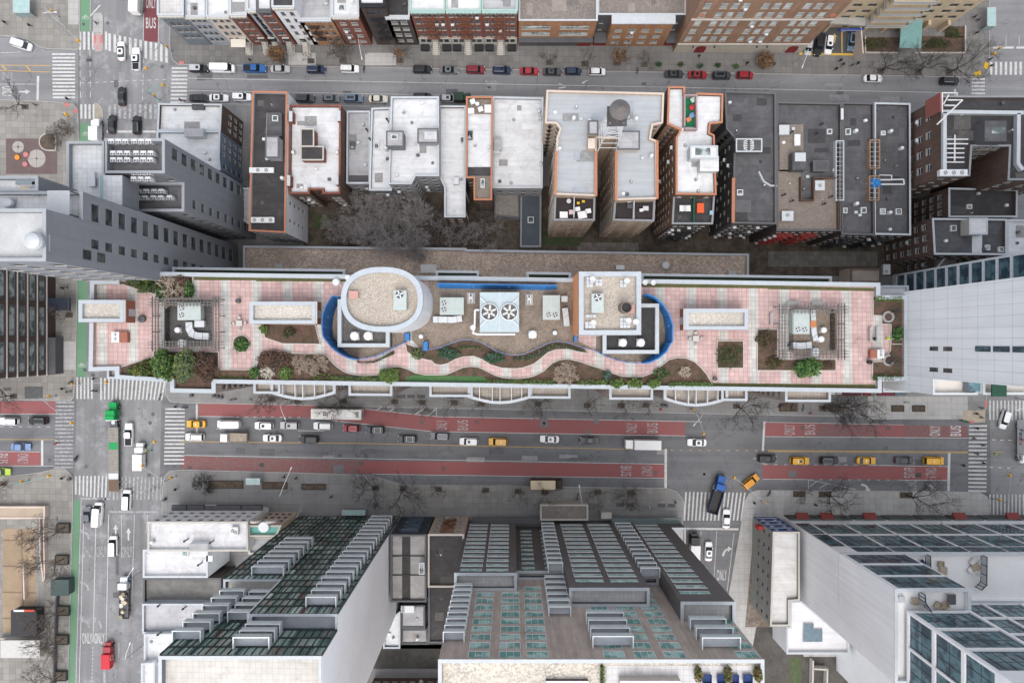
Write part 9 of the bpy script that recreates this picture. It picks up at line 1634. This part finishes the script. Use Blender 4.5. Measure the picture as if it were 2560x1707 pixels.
table('round cream table on the street-side wooden deck',2,1,2032,955,14.3,.9,.9,WH,0,True); table('white counter at the corner of the wooden deck',2,1,2128,1000,14.3,1.5,1.8,WH); table('white bench box at the left of the wooden deck',2,1,1975,1020,14.3,1.4,1.3,WH)
for lb,x,y,m in (('red armchair on the green roof patio',1650,990,flat('chair_red',(.4,.04,.05),.7)),('blue stool on the green roof patio',1650,1062,flat('stool_blue',(.15,.25,.4),.7)),('orange folding chair on the green roof patio',1620,1100,flat('chair_orange',(.5,.2,.1),.7)),('pale green lounger on the green roof patio',1662,920,flat('lounger_pale_green',(.4,.55,.5),.7))): chair(lb,3,1,x,y,23.8,30,m,True,wd=.9)
for lb,x,y,z,w_,d_ in (('grey corner sofa on the west terrace of the grey tower, long side',235,100,61,3.2,.9),('grey corner sofa on the west terrace of the grey tower, short side',320,165,61,.9,2.2)): table(lb,1,2,x,y,z,w_,d_,flat('sofa_grey',(.2,.24,.26),.8))
table('tan and grey coffee table on the west terrace of the grey tower',1,2,230,180,61,1.5,.9,flat('coffee_tan',(.55,.38,.16),.7)); table('long grey dining table on the white tiled tower terrace',1,2,840,75,44,1.2,2.6,METAL)
t=thing('pergola','slatted grey metal sunshade on the grey tower terrace','pergola',(*at(1,2,535,300,64),61)); x0,y1=at(1,2,430,185,64.2); x1,y0=at(1,2,635,400,64.2); b=MB()
for k in range(26): yy=y0+(y1-y0)*k/25; b.box(x0,yy-.06,64,x1,yy+.06,64.12,METAL)
b.build('slats',t); b=MB()
for x in(x0,x1):
    for y in(y0,y1): b.box(x-.08,y-.08,61,x+.08,y+.08,64,METALD)
b.build('post',t)
for lb,c,r,x,y,z,m in (('blue tarpaulin bundle in the barred light well',4,2,985,118,17.7,flat('tarp_blue',(.02,.16,.42),.7)),('bright blue tarpaulin in the rear yard by the white block',4,4,992,1478,1.0,flat('tarp_blue',(.02,.16,.42),.7))):
    X,Y=at(c,r,x,y,z); t=thing('tarpaulin',lb,'tarpaulin',(X,Y,z)); b=MB(); rng=random.Random(2); b.loft([[(X+(1.1-.2*j)*math.cos(k*.524)*(1+.25*rng.random()),Y+(1.2-.2*j)*math.sin(k*.524)*(1+.25*rng.random()),z+.3*j+.15*rng.random()) for k in range(12)] for j in range(4)],m); b.build('cover',t)
for i,(x,m) in enumerate(((1790,NV),(1925,NV),(2040,NV),(2165,NV))): chair(('navy lounge chair at the planted lower terrace, first from the hedge','navy lounge chair at the planted lower terrace, second from the hedge','navy lounge chair at the planted lower terrace, third from the hedge','navy lounge chair at the planted lower terrace, by the corner shrub')[i],3,4,x,1530,66.7,180,m,True,wd=1.3)
for i,x in enumerate((1712,1985,2260)): shrub(('tall grass tub on the lower roof terrace, first','tall grass tub on the lower roof terrace, middle','tall grass tub on the lower roof terrace, corner one')[i],*K(3,4,x,1490),66.7,.6,1.2,1.0,500,(2,6,5),.18)
hedge('narrow green hedge between the gravel and the tiles of the lower roof',KK(3,4,808,1420,858,1420,855,1600,808,1600),66.7,1.2,(0,2,6),70)
t=thing('umbrella','dark green folded parasols on the right terrace','umbrella',(*at(4,3,2125,430,49.5),47)); X,Y=at(4,3,2125,430,49.5); b=MB(); b.box(X-1.3,Y-1.4,49.2,X+1.3,Y+1.4,49.5,DG); b.build('canopy',t); b=MB(); b.tube((X,Y,46.9),(X,Y,49.3),.06,METAL); b.build('pole',t)
t=thing('billboard_frame','red-brown rooftop sign panel in a white steel frame on the brick corner block','sign',(*at(4,1,1590,1000,28),26.2)); p0=at(4,1,1545,875,31); p1=at(4,1,1545,1040,31); b=MB(); b.wall([p0,p1],27.5,32.5,.25,flat('sign_red_brown',(.24,.085,.07),.7)); b.build('sign_panel',t); b=MB()
for a,c in (((1600,855),(1735,855)),((1735,855),(1735,885)),((1600,855),(1600,1040)),((1785,920),(1550,1145)),((1650,920),(1785,920)),((1660,870),(1610,960)),((1720,970),(1620,970))): b.tube((*at(4,1,*a,30),30),(*at(4,1,*c,29),29),.16,METALW,n=5)
b.build('steel_frame',t)

for i,pts in enumerate((KK(4,4,385,1330,380,1600),KK(4,4,515,1400,510,1600),KK(4,4,650,1330,740,1340,735,1600),KK(4,4,385,1405,515,1410))):
    t=thing('yard_wall',('concrete yard wall beside the green mat','concrete yard wall left of the brown bed','broad concrete yard wall below the smooth white roof','short cross wall between two yard walls')[i],'wall',(*W(*pts[0]),.14)); b=MB(); b.wall(PW(pts),.14,1.9,.35,STONE); b.build('wall',t)
for lb,a in (('tan skip box in the rear yard, left one by the white tower',(820,1350,880,1435)),('tan skip box in the rear yard, right one by the white tower',(912,1350,970,1440))): unit(lb,kr(4,4,*a),.15,1.6,(),.3,STONE,'storage_box','box')

rng=random.Random(77); b=MB(); tw=[mat('twig_grey',(.27,.25,.24)),BARK,LG[3]]
for k in range(9000):
    x,y=W(*K(2,2,rng.uniform(720,2180),rng.uniform(330,680)),.6); l=rng.uniform(.2,.6); a=rng.uniform(0,6.28); z=.2+rng.random()**2*2.2; c_,s_=math.cos(a),math.sin(a); b.face([(x-c_*l,y-s_*l,z),(x+s_*.03,y-c_*.03,z+.05),(x+c_*l,y+s_*l,z+rng.uniform(0,.4)),(x-s_*.03,y+c_*.03,z+.05)],tw[k%3])
tag(b.build('undergrowth'),'tangle of bare grey-brown brush over the rear yards behind the white roofs','undergrowth',kind='stuff')
